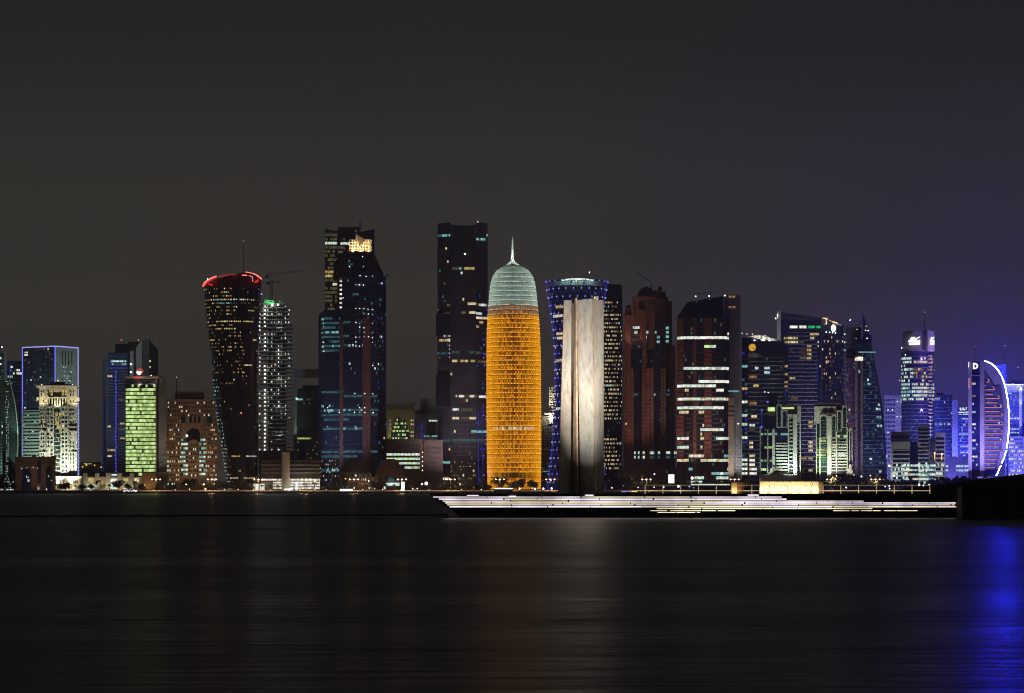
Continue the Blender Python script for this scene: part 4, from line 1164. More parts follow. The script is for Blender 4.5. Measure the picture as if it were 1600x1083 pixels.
# arch fronted building
b = Bld('arch_building', 'beige building with one large pointed arch window glowing green', 627, 2560, 'building')
b.box('wall', 604.5, 647, 640, None, 'stone_tan', 0, 28)
for k in range(13): b.box('fin', 605 + k * 3.45, 606.2 + k * 3.45, 634, 650, 'stone_tan', -0.8, 0.5)
b.box('parapet', 604.5, 647, 634.5, 640, 'stone_brown', 1, 20)
for k in range(9):
    x = 606 + k * 5.2
    b.mb('roof_tracery').tube([b.pt(x + 2.4 * math.cos(t * math.pi / 5), 634.4 - (3.0 + (k % 3)) * math.sin(t * math.pi / 5), 3) for t in range(6)], 0.35, 'metal_dark', 5)
ar = [(610.5, 690), (641, 690), (640.3, 678), (638, 668), (634, 659), (629, 654), (624, 652.5), (619, 656), (614, 664), (611.5, 674)]
b.slab('arch_glass', ar, 'glass_green', -0.3, -0.01)
for k in range(len(ar) - 2):
    b.strip([ar[k + 1], ar[k + 2]], 0.7, 'stone_cream', 'arch_frame', -0.8, own=False)
b.face((609, -0.35), (643, -0.35), 653, 688, 6, 16, rnd=lambda px, py, r: (r.choice(['lit_lime', 'lit_lime_bright', 'lit_olive', None]) if abs(px - 625.5) < interp([(652, 0), (656, 5), (662, 9), (670, 12), (680, 13.5), (690, 14)], py) else None), pw=0.85, ph=0.5, minrun=6)
b.face((605, -0.02), (611, -0.02), 654, 690, 6, 2, rnd=some((0.4, 'lit_yellow')), pw=0.4, ph=0.45, minrun=99)
b.face((641, -0.02), (647, -0.02), 654, 690, 6, 2, rnd=some((0.6, 'lit_warm')), pw=0.4, ph=0.45, minrun=99)
b.flood(616, 692, -10, 616, 668, 0, 2600, (0.85, 1.0, 0.5), 110)
b.wash((625,), 60000, (0.9, 1.0, 0.6), 50, 650)
b.done()

b = Bld('grey_block', 'grey block with a framed dark opening and teal lit windows', 668, 2610, 'building')
b.box('wall', 648, 690, 641, None, 'panel_grey', 0, 30)
b.prism('upper_wall', [(657, 2), (690, 2), (690, 26), (657, 26)], [623, 623, 623, 623], 641.1, 'panel_grey')
b.prism('sloped_roof', [(652, -1), (690, -1), (690, 2), (652, 2)], [640, 646, 646, 640], 648, 'panel_dark')
b.box('opening', 666, 682, 656, 684, 'glass_black', -0.3, -0.02)
for k in range(6): b.box('slots', 662 + k * 4, 664 + k * 4, 648.5, 653, 'glass_black', -0.25, -0.02)
b.face((663, -0.32), (684, -0.32), 655, 684, 6, 9, lit=[(657, 670, 684, 'lit_cool'), (681, 663, 684, ['lit_teal_bright', 'lit_teal'])], pw=0.8, ph=0.5)
b.wash((668,), 26000, (0.8, 0.8, 0.9), 40, 660)
b.strip([(659, 662), (659, 672)], 1.6, 'led_blue_dim'); b.strip([(659, 676), (659, 684)], 1.6, 'led_blue_dim')
b.done()

b = Bld('banded_office', 'brown low office with four bright white window bands', 645, 2450, 'building')
b.box('wall', 603, 662, 686, None, 'stone_brown', 0, 28); b.box('wall', 662.1, 692, 688, None, 'stone_brown', -1.5, 28)
b.face((604, -0.02), (656, -0.02), 693, 741, 7, 24, lit=[(707, 604, 655.5, ['lit_cool', 'lit_white', 'lit_cool']), (713.8, 604, 655.5, ['lit_cool', 'lit_lime_bright']), (720.5, 624, 655.5, ['lit_cool', 'lit_lime_bright']), (727.5, 632, 655.5, ['lit_cool', 'lit_lime']), (734, 650, 656, 'lit_white')], glass='panel_dark', pw=0.86, ph=0.5, slab=(0.2, 0.3, 'stone_brown'))
for k in range(5): b.dot(660, 707 + k * 7, 0.75, 'lamp_white', 'facade_lamp', -0.4)
b.face((666, -1.55), (690, -1.55), 696, 742, 6, 8, rnd=some((0.05, 'lit_dim')), glass='panel_dark', pw=0.8, ph=0.4)
for x in (617, 637): b.box('pilaster', x, x + 1.2, 687, 700, 'stone_brown', -0.6, -0.05)
b.done()

# dark brown slab tower
b = Bld('slab_tower', 'tall dark brown slab tower with notched top beside the orange tower', 723, 2480)
b.box('wall', 703.5, 744, 352, None, 'glass_brown', 0, 32)
b.prism('left_wing', [(683.5, 4), (703.5, -3), (703.5, 30), (683.5, 34)], [349, 347.5, 347.5, 349], None, 'glass_brown')
b.prism('right_wing', [(744, -3), (762, 4), (762, 34), (744, 30)], [347.5, 348, 348, 347.5], None, 'glass_brown')
b.prism('crest', [(704, -3.2), (707, -3.2), (712, 2), (704, 2)], [350, 352, 366, 366], 372, 'panel_dark')
b.prism('crest', [(744, -3.2), (741, -3.2), (736, 2), (744, 2)], [350, 352, 366, 366], 372, 'panel_dark')
for yt, yb in ((490, 530), (585.5, 640)):
    b.prism('bay', [(681.3, 2), (703.4, -5.5), (703.4, 0), (681.3, 8)], [yt, yt, yt, yt], yb - 6, 'glass_black')
rows_c = [(426.5 - 9, 706, 722, ['lit_teal', 'lit_teal_bright', 'lit_olive']), (418.5, 726, 742, 'lit_yellow'), (425, 719, 722, 'lit_cool'), (473.5, 731, 743, 'lit_warm'), (487, 732, 743, 'lit_warm'), (487, 719, 727, 'lit_dim'), (550, 707, 718, 'lit_teal'), (550, 732, 742, 'lit_teal'), (563, 706, 743, ['lit_yellow', 'lit_warm', 'lit_olive']),
          (618, 708, 743, ['lit_warm', 'lit_dim', 'lit_cool']), (624, 720, 729, 'lit_brown'), (639, 707, 718.5, 'lit_cool'), (639, 720, 738, 'lit_olive'), (652.5, 706, 718.5, 'lit_warm'), (652.5, 719, 731, 'lit_dim'), (652.5, 733, 744, 'lit_warm'), (673, 737, 744, 'lit_teal_bright'), (688, 707, 743, 'lit_teal')]
b.face((704, -0.05), (744, -0.05), 375, 760, 56, 15, lit=rows_c, rnd=either(within(705, 760, some((0.07, 'lit_dim'), (0.03, 'lit_warm'))), some((0.006, 'lit_warm'))), pw=0.9, ph=0.55, slab=(0.12, 0.15, 'panel_dark'), pier=(0.12, 0.2, 'granite_red', 5))
b.face((683.5, 3.95), (703.5, -3.05), 351, 760, 60, 8, lit=[(371, 684, 704, ['lit_teal_bright', 'lit_teal']), (473.5, 698, 704, 'lit_dim'), (493.5, 693, 704, 'lit_dim'), (514.5, 688, 694, 'lit_teal'), (521.5, 685, 704, ['lit_cool', 'lit_dim', 'lit_blue']), (528.5, 685, 704, ['lit_warm', 'lit_amber']), (549, 684, 702, 'lit_teal'), (617.5, 684, 696, 'lit_dim'), (625.5, 685, 704, ['lit_teal_bright', 'lit_teal', 'lit_dim']), (687, 684, 704, 'lit_teal'), (721, 685.5, 705, 'lit_teal_bright')],
       rnd=either(within(420, 560, some((0.05, 'lit_dim'), (0.05, 'lit_teal'))), some((0.004, 'lit_warm'))), pw=0.9, ph=0.55, slab=(0.12, 0.15, 'panel_dark'))
b.face((744, -3.05), (762, 3.95), 350, 760, 60, 8, lit=[(371, 744, 762, ['lit_teal_bright', 'lit_teal']), (473.5, 745, 762, ['lit_dim', 'lit_warm', 'lit_blue']), (487, 744, 752, 'lit_blue'), (494, 744, 762, 'lit_warm'), (507, 744, 755, 'lit_yellow'), (549, 744, 750, 'lit_dim'), (563, 746, 762, 'lit_dim'), (617.5, 744, 762, ['lit_white', 'lit_dim']), (673, 744, 762, 'lit_teal_bright'), (688, 744, 760, 'lit_olive')],
       rnd=either(within(440, 760, some((0.045, 'led_blue_dim'), (0.02, 'lit_teal')))), pw=0.9, ph=0.55, slab=(0.12, 0.15, 'panel_dark'))
for k in range(48):
    y = 452 + k * 6.3 + b.rng.uniform(-2, 2)
    b.dot(b.rng.uniform(747, 760), y, b.rng.uniform(0.6, 1.25), 'led_blue' if k % 3 else 'led_blue_dim', 'facade_lamps', 1.5, own=False)
b.strip([(747.5, 640), (747.5, 758)], 0.7, 'led_blue_dim', dy=-3.2); b.strip([(754.5, 630), (754.5, 745)], 0.6, 'led_blue_dim', dy=-0.2)
for k in range(5): b.dot(702.5, 534 + k * 6.2, 0.7, 'sign_blue', 'facade_lamps', -5.9, own=False)
b.wash((693, 724, 752), 150000, (0.88, 0.82, 1.0), 80, 580, 80)
b.dot(726.5, 397, 1.5, 'lamp_green', 'facade_light', -0.5); b.dot(746.5, 347.2, 0.8, 'lamp_white')
b.face((704, -0.3), (744, -0.3), 722, 764, 9, 26, rnd=some((0.10, 'lit_dim'), (0.05, 'lit_warm')), pw=0.35, ph=0.35, minrun=99)
b.box('podium', 683, 712, 744, None, 'stone_brown', -10, 0)
b.face((685, -10.05), (709, -10.05), 751, 764, 3, 12, rnd=some((0.2, 'lit_dim'), (0.08, 'lit_warm')), pw=0.6, ph=0.4, minrun=99)
# sign letters on the podium, too soft in the photograph to read beyond their strokes
for x0, x1, y0, y1 in ((689, 690.8, 744, 750), (690.8, 692, 748.6, 750), (692.6, 694.4, 746.8, 750), (695.2, 697.4, 746.2, 749.6), (698.4, 701, 746.6, 749.8), (702, 703.4, 747, 749.6)):
    b.slab('sign_letter', [(x0, y1), (x1, y1), (x1, y0), (x0, y0)], 'sign_cream', -10.8, -10.4)
b.done()

# orange lattice tower
b = Bld('lattice_tower', 'round-shouldered tower glowing orange with a pale green dome and white spire', 803, 2400)
PR = [(402, 2.6), (405, 4.0), (408, 7.5), (411, 12.5), (414, 17.5), (417, 22.6), (421, 26.6), (426, 29.8), (433, 32.7), (441, 34.9), (455, 36.6), (475, 38.2), (490, 39.8), (520, 41.3), (560, 42.2), (640, 42.4), (700, 42.2), (740, 41.8), (768, 41.0)]
PC = [(402, 800.8), (440, 801.3), (490, 801.8), (560, 802.6), (768, 803.4)]
s_ = b.D / F
CY = b.D + 42.4 * s_
def ringD(y, sc=1.0, n=64):
    r_ = interp(PR, y) * s_ * sc; cx_ = X(interp(PC, y), b.D)
    return [Vector((cx_ + r_ * math.cos(k * 2 * math.pi / n), CY - r_ * math.sin(k * 2 * math.pi / n), b.z(y))) for k in range(n)]
ys = [767.5 - k * 7.3 for k in range(50)]
ys = [y for y in ys if y > 409]
b.mb('shaft').loft([ringD(y, 0.965) for y in [768] + ys + [409]], 'glass_black')
b.open.add('screen')
def Sd(u, v, sc=0.985):
    y = 768 - (768 - 411) * v
    r_ = interp(PR, y) * s_ * sc; cx_ = X(interp(PC, y), b.D); t = math.pi * (1.04 - 1.08 * u)
    return Vector((cx_ + r_ * math.cos(t), CY - r_ * math.sin(t), b.z(y)))
NF, NC = 49, 64
def colour(y, k):
    y += b.rng.uniform(-8, 8)
    if y < 473: return ('screen_jade', 'screen_jade', 'screen_jade_glow', 'lamp_jade')[k]
    if y < 488: return ('screen_salmon', 'screen_salmon', 'screen_salmon', 'lamp_jade')[k]
    return ('screen_orange', 'screen_orange_dark', 'screen_amber_glow', 'lamp_gold')[k]
lower_lit = lambda y: 666.5 < y < 672
for i in range(NF):
    v0, v1 = i / NF, (i + 1) / NF
    y = 768 - (768 - 411) * (v0 + v1) / 2
    if 738 < y < 745.5: continue
    for j in range(NC):
        u0, u1 = (j + 0.12) / NC, (j + 0.88) / NC
        cen_ = abs((j + 0.5) / NC - 0.5)
        # backlit screen panels: one dim, wide panel and a bright lamp trough under it
        va, vb, vc = v0 + 0.06 / NF, v0 + 0.30 / NF, v1 - 0.08 / NF
        m = b.mb('screen', True)
        dark = b.rng.random() < (0.85 if (j % 2 == 0) else 0.5) - 0.35 * max(0, (y - 560) / 200)
        mt = colour(y, 1 if dark else 0)
        if lower_lit(y) and b.rng.random() < 0.8 and 0.10 < (j + 0.5) / NC < 0.90: mt = 'lit_warm'
        m.quad(Sd(u0, vb), Sd(u1, vb), Sd(u1, vc), Sd(u0, vc), mt)
        m.quad(Sd(u0, va), Sd(u1, va), Sd(u1, vb), Sd(u0, vb), colour(y, 2))
    for j in range(NC):
        if y > 425 and (j % 2 == 0) and b.rng.random() < 0.85:
            p = Sd((j + 0.5) / NC, v0 + 0.2 / NF, 1.012)
            b.mb('facade_lamps').ball(p, 0.62 * s_ * b.rng.uniform(0.6, 1.15), colour(y, 3), 5)
# lattice of rings and ribs in front of the panels
for i in range(NF + 1):
    y = 768 - (768 - 411) * i / NF
    mt = 'lattice_silver' if y < 480 else 'lattice_bronze'
    for j in range(0, NC, 2):
        u0, u1 = j / NC, (j + 2) / NC
        h = 0.035 / NF
        v0, v1 = max(0, i / NF - h), min(1, i / NF + h)
        b.mb('lattice').hexa([Sd(u0, v0, 0.975), Sd(u1, v0, 0.975), Sd(u1, v1, 0.975), Sd(u0, v1, 0.975)], [Sd(u0, v0, 1.005), Sd(u1, v0, 1.005), Sd(u1, v1, 1.005), Sd(u0, v1, 1.005)], mt)
for j in range(NC + 1):
    for i in range(0, NF, 1):
        y = 768 - (768 - 411) * (i + 0.5) / NF
        if y < 418: continue
        mt = 'lattice_silver' if y < 480 else 'lattice_bronze'
        sh = 0.35 if i % 2 else -0.35
        ua, ub = (j - sh * 0.5) / NC, (j + sh * 0.5) / NC
        w = 0.05 / NC
        m = b.mb('screen', True)
        # radial fin of the screen, its lamp light put in as a glow of its own
        m.quad(Sd(j / NC, i / NF, 0.985), Sd(j / NC, i / NF, 1.018), Sd(j / NC, (i + 0.94) / NF, 1.018), Sd(j / NC, (i + 0.94) / NF, 0.985), 'screen_jade_glow' if y < 473 else ('screen_salmon' if y < 489 else 'screen_amber_glow'))
        m = b.mb('lattice')
        m.quad(Sd(ua - w, i / NF, 0.998), Sd(ua + w, i / NF, 0.998), Sd(ub + w, (i + 1) / NF, 0.998), Sd(ub - w, (i + 1) / NF, 0.998), mt)
b.open.add('lattice')
b.box('plinth', 757, 850, 764.5, None, 'stone_brown', 2, 55)
b.mb('dark_storey').loft([ringD(y, 0.99) for y in (745.3, 738.2)], 'panel_dark')
b.mb('cap').loft([ringD(y, 1.0) for y in (412.5, 411, 408, 405, 402)], 'stone_white')
sp = [(403, 2.7), (395, 2.05), (385, 1.65), (372, 1.1), (357.5, 0.25)]
b.piece('spire', lambda m: m.loft([[Vector((X(800.8, b.D) + r_ * s_ * math.cos(k * math.pi / 5), CY - r_ * s_ * math.sin(k * math.pi / 5), b.z(y))) for k in range(10)] for y, r_ in sp], 'stone_white'), smooth=True)
for dx in (-9, 9):
    lamp('spire_light', b.root, Vector((X(800.8 + dx * 2, b.D), CY - 12, b.z(410))), 14000, (0.92, 1.0, 0.95), 'SPOT', Vector((X(800.8, b.D), CY, b.z(398))), 70, 0.9, 0.4)
lamp('spire_light', b.root, Vector((X(800.8, b.D), CY - 18, b.z(408))), 22000, (0.92, 1.0, 0.95), 'SPOT', Vector((X(800.8, b.D), CY, b.z(384))), 60, 0.8, 0.4)
for dx in (-30, 0, 30):
    lamp('dome_light', b.root, Vector((X(801 + dx, b.D), CY - 60, b.z(470))), 16000, (0.85, 1.0, 0.9), 'SPOT', Vector((X(801 + dx * 0.5, b.D), CY, b.z(425))), 70, 0.8, 1.0)
b.dot(828, 579.5, 1.2, 'lamp_white', 'facade_light', 8)
b.done()

# pale block behind, right of the orange tower
b = Bld('pale_block', 'pale stepped block with a lit crown between the orange and the lattice-lit towers', 858, 2720, 'building')
b.box('wall', 858, 872, 604, None, 'stone_cream', 8, 30)
b.box('wall', 846, 871, 650, None, 'panel_grey', 0, 7.9)
b.face((858, 7.95), (872, 7.95), 606, 645, 9, 3, rnd=some((0.2, 'lit_dim')), glass='glass_black', pw=0.7, ph=0.45)
b.prism('crown', [(850, -2), (870, -2), (870, 8), (850, 8)], 645, 648.5, 'stone_cream')
b.box('crown', 857, 864, 648.5, 662, 'stone_cream', -1.8, -0.02)
b.face((846, -0.02), (871, -0.02), 664, 762, 22, 6, rnd=some((0.05, 'lit_dim')), glass='panel_dark', pw=0.5, ph=0.5, pier=(0.2, 0.3, 'panel_grey', 1))
lamp('crown_light', b.root, b.pt(860, 652, -6), 6000, (1.0, 0.88, 0.6)); lamp('crown_light', b.root, b.pt(858, 625, -2), 9000, (1.0, 0.9, 0.62))
b.strip([(848, 736.5), (858, 736.5)], 0.8, 'lit_teal_bright')
b.done()

# waisted tower with blue lattice lights
b = Bld('waisted_tower', 'round waisted glass tower wrapped in a net of blue lights behind the steel sculpture', 904, 2520)
TL = [(437, 49), (455, 46.5), (470, 44), (500, 39.5), (530, 36.5), (565, 34.8), (605, 34.3), (640, 35.5), (680, 38.3), (715, 42), (740, 45), (768, 48)]
s2 = b.D / F
CYT = b.D + 50 * s2; CXT = X(902.5, b.D)
def tp(ang, y, sc=1.0):
    r_ = interp(TL, y) * s2 * sc
    return Vector((CXT + r_ * math.cos(ang), CYT - r_ * math.sin(ang), b.z(y)))
def ringH(y, sc=1.0, n=48): return [tp(k * 2 * math.pi / n, y, sc) for k in range(n)]
b.mb('shaft').loft([ringH(y, 0.97) for y in [768, 740, 710, 680, 650, 620, 590, 560, 530, 505, 485, 470, 456, 445, 438.5]], 'glass_navy')
b.mb('roof_drum').loft([ringH(y, 0.88) for y in (440, 435.2)], 'glass_green')
b.mb('parapet').loft([ringH(y, 0.985) for y in (445.5, 438)], 'panel_sage')
def St(u, v):
    y = 766 - (766 - 447) * v
    return tp(math.pi * (1.0 - u), y, 0.973)
b.surf(St, 46, 40, rnd=either(some((0.02, 'lit_dim'), (0.02, 'lit_teal')), within(500, 740, some((0.05, 'lit_warm')), 850, 880)),
       lit=[(479, 868, 884, 'lit_yellow'), (491.5, 864, 883, ['lit_warm', 'lit_cool']), (523, 870, 880, 'lit_warm'), (530, 870, 878, 'lit_warm'), (561, 868, 880, 'lit_yellow'), (465, 928, 934, 'lit_warm'), (641, 868, 876, 'lit_cool')], pw=0.85, ph=0.6, slab=(0.12, 0.1, 'panel_dark'), seg=20)
ROWS = 26; NB = 24
yrow = lambda i: 437 + (766 - 437) * i / ROWS
for i in range(ROWS):
    for k in range(NB):
        a0 = 2 * math.pi * (k + (0.5 if i % 2 else 0)) / NB
        if math.sin(a0) < -0.25: continue
        for sg in (-0.5, 0.5):
            b.mb('lattice').bar(tp(a0, yrow(i), 1.0), tp(a0 + sg * 2 * math.pi / NB, yrow(i + 1), 1.0), 0.26 * s2, 'led_net')
        b.mb('facade_lamps').ball(tp(a0, yrow(i), 1.012), 0.95 * s2, 'led_lilac' if i % 3 else 'led_blue', 6)
b.strip([(878 + 5 * k, 437.4 - 1.3 * math.sin(k * math.pi / 10), 4 + 0 * k) for k in range(11)], 1.5, 'lit_cool', 'roof_light', 6)
b.strip([(884 + 4 * k, 435.6 - 0.7 * math.sin(k * math.pi / 9), 6) for k in range(10)], 0.9, 'led_white', 'roof_light', 6)
for x in (880, 903, 926): lamp('roof_lamp', b.root, b.pt(x, 436.5, -4), 2600, (0.6, 1.0, 0.85))
b.dot(921, 426, 0.9, 'lamp_white'); b.dot(921.6, 424.4, 0.7, 'led_red_hot')
b.strip([(921, 427, 20), (921, 438, 20)], 0.35, 'metal_dark', 'mast')
b.done()

b = Bld('gridlit_tower', 'dark slab tower with many small warm windows right of the steel sculpture', 956, 2640)
b.prism('wall', [(938, 0), (967, 0), (972.5, 6), (972.5, 36), (938, 36)], [444, 444, 445.5, 445.5, 444], None, 'glass_navy')
def grd(px, py, r):
    if py < 468: return None
    if 660 < py < 683 or 693 < py < 699: return 'lit_teal' if r.random() < 0.04 else None
    p = 0.72 if py > 488 else 0.4
    if px > 966: p *= 0.4
    return r.choice(['lit_warm', 'lit_yellow', 'lit_warm', 'lit_dim']) if r.random() < p else None
b.face((938, -0.02), (972, -0.02), 450, 748, 46, 20, rnd=grd, lit=[(600.5, 940, 958, 'lit_cool')], pw=0.6, ph=0.42, slab=(0.22, 0.2, 'panel_dark'), minrun=14)
b.box('podium', 938, 980, 735, None, 'stone_tan', -12, 4)
b.face((940, -12.05), (978, -12.05), 738, 760, 3, 12, rnd=some((0.12, 'lit_warm')), glass='glass_black', pw=0.4, ph=0.5)
b.done()

# ornate red twin tower
b = Bld('ornate_tower', 'ornate reddish stone tower with a domed crown and arched niches', 1015, 2500)
b.box('wall', 974, 1054, 545, None, 'glass_navy', 4, 34)
for x0, x1, yt in ((974.5, 985.5, 512), (1003, 1010, 484), (1010.1, 1022, 575), (1032, 1041, 575), (986, 990, 575), (1046, 1055.5, 540)):
    b.box('pier', x0, x1, yt, None, 'brick_red' if x0 < 1012 else 'stone_brown', 0, 5)
b.box('turret', 976, 987, 481, 512.1, 'brick_red', 0, 8); b.box('turret', 974.6, 988, 492, 496, 'brick_red', -0.8, 8.5)
for k in range(3): b.box('turret_niche', 977.6 + k * 3, 979.4 + k * 3, 483.5, 491, 'glass_black', -0.15, 0.2)
def domelet(name, cx_, r_, y0, y1, dy, mat, n=12):
    b.piece(name, lambda m: m.loft([[b.pt(cx_ + r_ * f * math.cos(k * 2 * math.pi / n), y0 + (y1 - y0) * h, dy + r_ * 0.6 * f * math.sin(k * 2 * math.pi / n)) for k in range(n)] for h, f in ((0, 1), (0.35, 0.94), (0.62, 0.78), (0.84, 0.5), (0.96, 0.2), (1.0, 0.05))], mat), smooth=True)
domelet('cupola', 982, 4.5, 481, 475.5, 5, 'stone_brown')
b.box('upper_wall', 988.5, 1013, 465, 545, 'brick_red', 2, 30)
b.box('upper_wall', 1013.1, 1023, 465, 545, 'stone_brown', 1, 30)
domelet('dome', 1009.5, 15.5, 465.2, 445.8, 16, 'stone_brown', 16)
b.box('cornice', 987, 1024, 463.5, 466, 'brick_red', -0.4, 31)
b.slab('arch_niche', [(998.5, 482), (1006.5, 482), (1006.5, 473), (1004.5, 470.6), (1002.5, 470), (1000.5, 470.6), (998.5, 473)], 'glass_black', 1.7, 1.99)
b.box('center_pier', 999.5, 1003.5, 483, 530, 'brick_red', 0.2, 2)
for x, y in ((991, 474), (991, 482), (1015, 473), (1020, 473), (1015, 482), (1020, 482), (991, 490)): b.slab('window', [(x - 0.9, y + 1.6), (x + 0.9, y + 1.6), (x + 0.9, y - 1.2), (x - 0.9, y - 1.2)], 'glass_black', 0.7 if x > 1012 else 1.7, 0.99 if x > 1012 else 1.99)
b.prism('rear_wing', [(1022, 10), (1050, 10), (1050, 40), (1022, 40)], [463, 470, 470, 463], None, 'stone_brown')
for x0, x1, yt in ((1026.5, 1034, 451), (1034, 1040, 456), (1040, 1044, 462), (1044, 1050, 476), (1018, 1026, 452)): b.box('rear_turret', x0, x1, yt, 480, 'stone_brown', 14, 26)
domelet('cupola', 1031, 3.6, 451, 444.6, 20, 'stone_brown'); domelet('cupola', 1016.5, 3.2, 449, 445.6, 26, 'stone_brown'); domelet('cupola', 1037.5, 3.0, 456, 452.5, 20, 'stone_brown'); domelet('cupola', 1046, 3.2, 476, 472, 20, 'stone_brown')
orn = [(511, 989, 1000, 'lit_cool'), (518, 990, 996, 'lit_cool'), (518, 1006, 1014, 'lit_blue'), (518.5, 1013, 1026, 'lit_teal_bright'), (526, 1005, 1011, 'lit_cool'), (526, 1026, 1030, 'lit_teal_bright'), (533, 1004, 1011, 'lit_teal'), (533, 1026, 1030, 'lit_teal_bright'), (539, 995, 1001, 'lit_teal')]
b.face((986, 1.9), (1046, 1.9), 508, 545, 5, 24, lit=orn, glass='glass_navy', pw=0.8, ph=0.55, slab=(0.2, 0.15, 'panel_dark'), minrun=6)
for y in (512.5, 519, 526, 533): b.slab('window', [(1040.5, y + 2), (1045, y + 2), (1045, y - 2), (1040.5, y - 2)], 'lit_teal_bright', 1.4, 1.8)
b.face((986, 3.9), (1046, 3.9), 547, 745, 30, 22, lit=[(613.5, 986, 996, 'lit_teal'), (613.5, 1014, 1024, 'lit_teal_bright'), (613.5, 1040, 1046, 'lit_teal')], rnd=some((0.02, 'lit_teal')), pw=0.85, ph=0.5, slab=(0.12, 0.12, 'panel_dark'))
for x in (976.7, 1005.3, 1014.5, 1034.5, 1049): 
    b.face((x, -0.02), (x + 3.2, -0.02), 560, 740, 29, 1, glass='glass_black', pw=0.7, ph=0.45, rnd=some((0.02, 'lit_warm')))
for x0, x1 in ((991, 993), (997, 999), (1003.5, 1007.5), (1015.5, 1022), (1028, 1031), (1040, 1047.5), (1053.5, 1057)):
    for y, mt in ((707.5, 'lit_cool'), (714.5, 'lit_teal_bright' if x0 > 1008 else 'lit_cool')):
        b.slab('window', [(x0, y + 2), (x1, y + 2), (x1, y - 2), (x0, y - 2)], mt if y < 710 or x0 < 1010 else 'lit_teal', -0.5, -0.1)
b.box('podium', 966, 1058, 731, None, 'stone_brown', -9, 4)
for x in (975.4, 984.2, 1003.6, 1009, 1010.8, 1020.8, 1032.4, 1040, 1046.6, 1054.4): b.box('rib', x, x + 0.8, 552 if x > 1009.5 else 500, 731, 'brick_red' if x < 1012 else 'stone_brown', -0.8, -0.005)
b.face((966, -9.02), (1058, -9.02), 734, 762, 4, 26, rnd=some((0.04, 'lit_dim')), glass='glass_black', pw=0.5, ph=0.5)
for x in (988, 1000): b.flood(x, 760, -40, x, 560, 0, 50000, (1.0, 0.62, 0.44), 60)
b.flood(985, 548, -10, 1000, 490, 2, 8000, (1.0, 0.58, 0.38), 90)
b.dot(1007, 447, 0.5, 'led_red', 'warning_light', 20)
b.done()
crane(1018, 2540, 449, 441, (994, 426), None, 'thin crane jib rising left from the ornate domed tower')

# red granite tower with white floors
b = Bld('banded_tower', 'red granite tower with bright white floor bands and a sloping dark glass roof', 1100, 2455)
b.prism('wall', [(1058, 8), (1070, 0), (1131, -2), (1139, 8), (1139, 36), (1058, 36)], 495, None, 'glass_black')
b.piece('sloped_roof', lambda m: m.loft([[b.pt(1058, 494.9, 8), b.pt(1070, 494.9, 0), b.pt(1131, 494.9, -2), b.pt(1131, 494.9, 36), b.pt(1058, 494.9, 36)], [b.pt(1074, 471, 12), b.pt(1082, 470, 8), b.pt(1130, 462, 6), b.pt(1130, 461, 30), b.pt(1082, 468, 30)]], 'glass_navy'))
b.prism('side_slab', [(1131, 6), (1139, 9), (1157, 12), (1157, 40), (1131, 40)], [461, 459, 459, 459, 461], None, 'panel_slate')
for x in (1143, 1147.5, 1152): b.box('slab_groove', x, x + 0.9, 486, 740, 'panel_dark', 9 + (x - 1139) / 6 - 0.15, 9 + (x - 1139) / 6 + 1)
for y in (462, 478.5):
    for k in range(6): b.slab('lit_slot', [(1138 + k * 2.1, y + 2), (1139.4 + k * 2.1, y + 2), (1139.4 + k * 2.1, y - 1), (1138 + k * 2.1, y - 1)], 'lit_amber', 8.6, 9.2)
for x in (1087, 1108, 1132.6): b.dot(x, 461.3 + (1132 - x) * 0.03, 1.25, 'led_white', 'roof_lamp', 5)
b.strip([(1081, 458, 10), (1124, 455, 10)], 0.8, 'metal_dark', 'roof_gantry'); b.strip([(1110, 462, 12), (1110, 441, 12)], 0.5, 'metal_dark', 'mast')
bl = [(526.5, 1058, 1139, ['lit_white', 'lit_cool', 'lit_white']), (539.5, 1100, 1119, ['lit_cool', 'lit_lime_bright']), (574, 1068, 1139, ['lit_white', 'lit_cool']), (594.5, 1092, 1139, ['lit_white', 'lit_cool']), (601, 1058, 1120, ['lit_white', 'lit_cool']), (608.5, 1069, 1076, 'lit_warm'), (608.5, 1120, 1130, 'lit_white'),
      (622.5, 1058, 1139, ['lit_white', 'lit_cool', 'lit_warm']), (636, 1058, 1130, ['lit_white', 'lit_cool']), (642.5, 1062, 1077, 'lit_warm'), (642.5, 1092, 1101, 'lit_warm'), (670, 1093, 1130, ['lit_warm', 'lit_cool']), (663.5, 1096, 1103, 'lit_warm'), (684, 1058, 1077, 'lit_white'), (684, 1094, 1103, 'lit_warm'), (684, 1119, 1139, 'lit_cool'), (697.5, 1058, 1077, 'lit_cool'),
      (711, 1076, 1100, ['lit_warm', 'lit_white']), (711, 1130, 1139, 'lit_teal_bright'), (718.5, 1058, 1077, 'lit_warm'), (718.5, 1095, 1139, ['lit_warm', 'lit_cool']), (731, 1076, 1083, 'lit_teal_bright'), (738.5, 1108, 1139, ['lit_teal_bright', 'lit_cool']), (745.5, 1085, 1105, 'lit_cool'), (745.5, 1120, 1139, 'lit_cool'), (752, 1080, 1098, ['lit_white', 'lit_cool'])]
bits = some((0.02, 'lit_dim'), (0.012, 'lit_warm'), (0.015, 'lit_teal'))
kw = dict(lit=bl, rnd=bits, glass='glass_black', pw=0.94, ph=0.62, slab=(0.26, 0.3, 'panel_dark'))
b.face((1058, 7.9), (1070, -0.1), 497, 757, 38, 4, **kw)
b.face((1070, -0.1), (1131, -2.1), 497, 757, 38, 20, **kw)
b.face((1131, -2.1), (1139, 7.9), 497, 757, 38, 3, **kw)
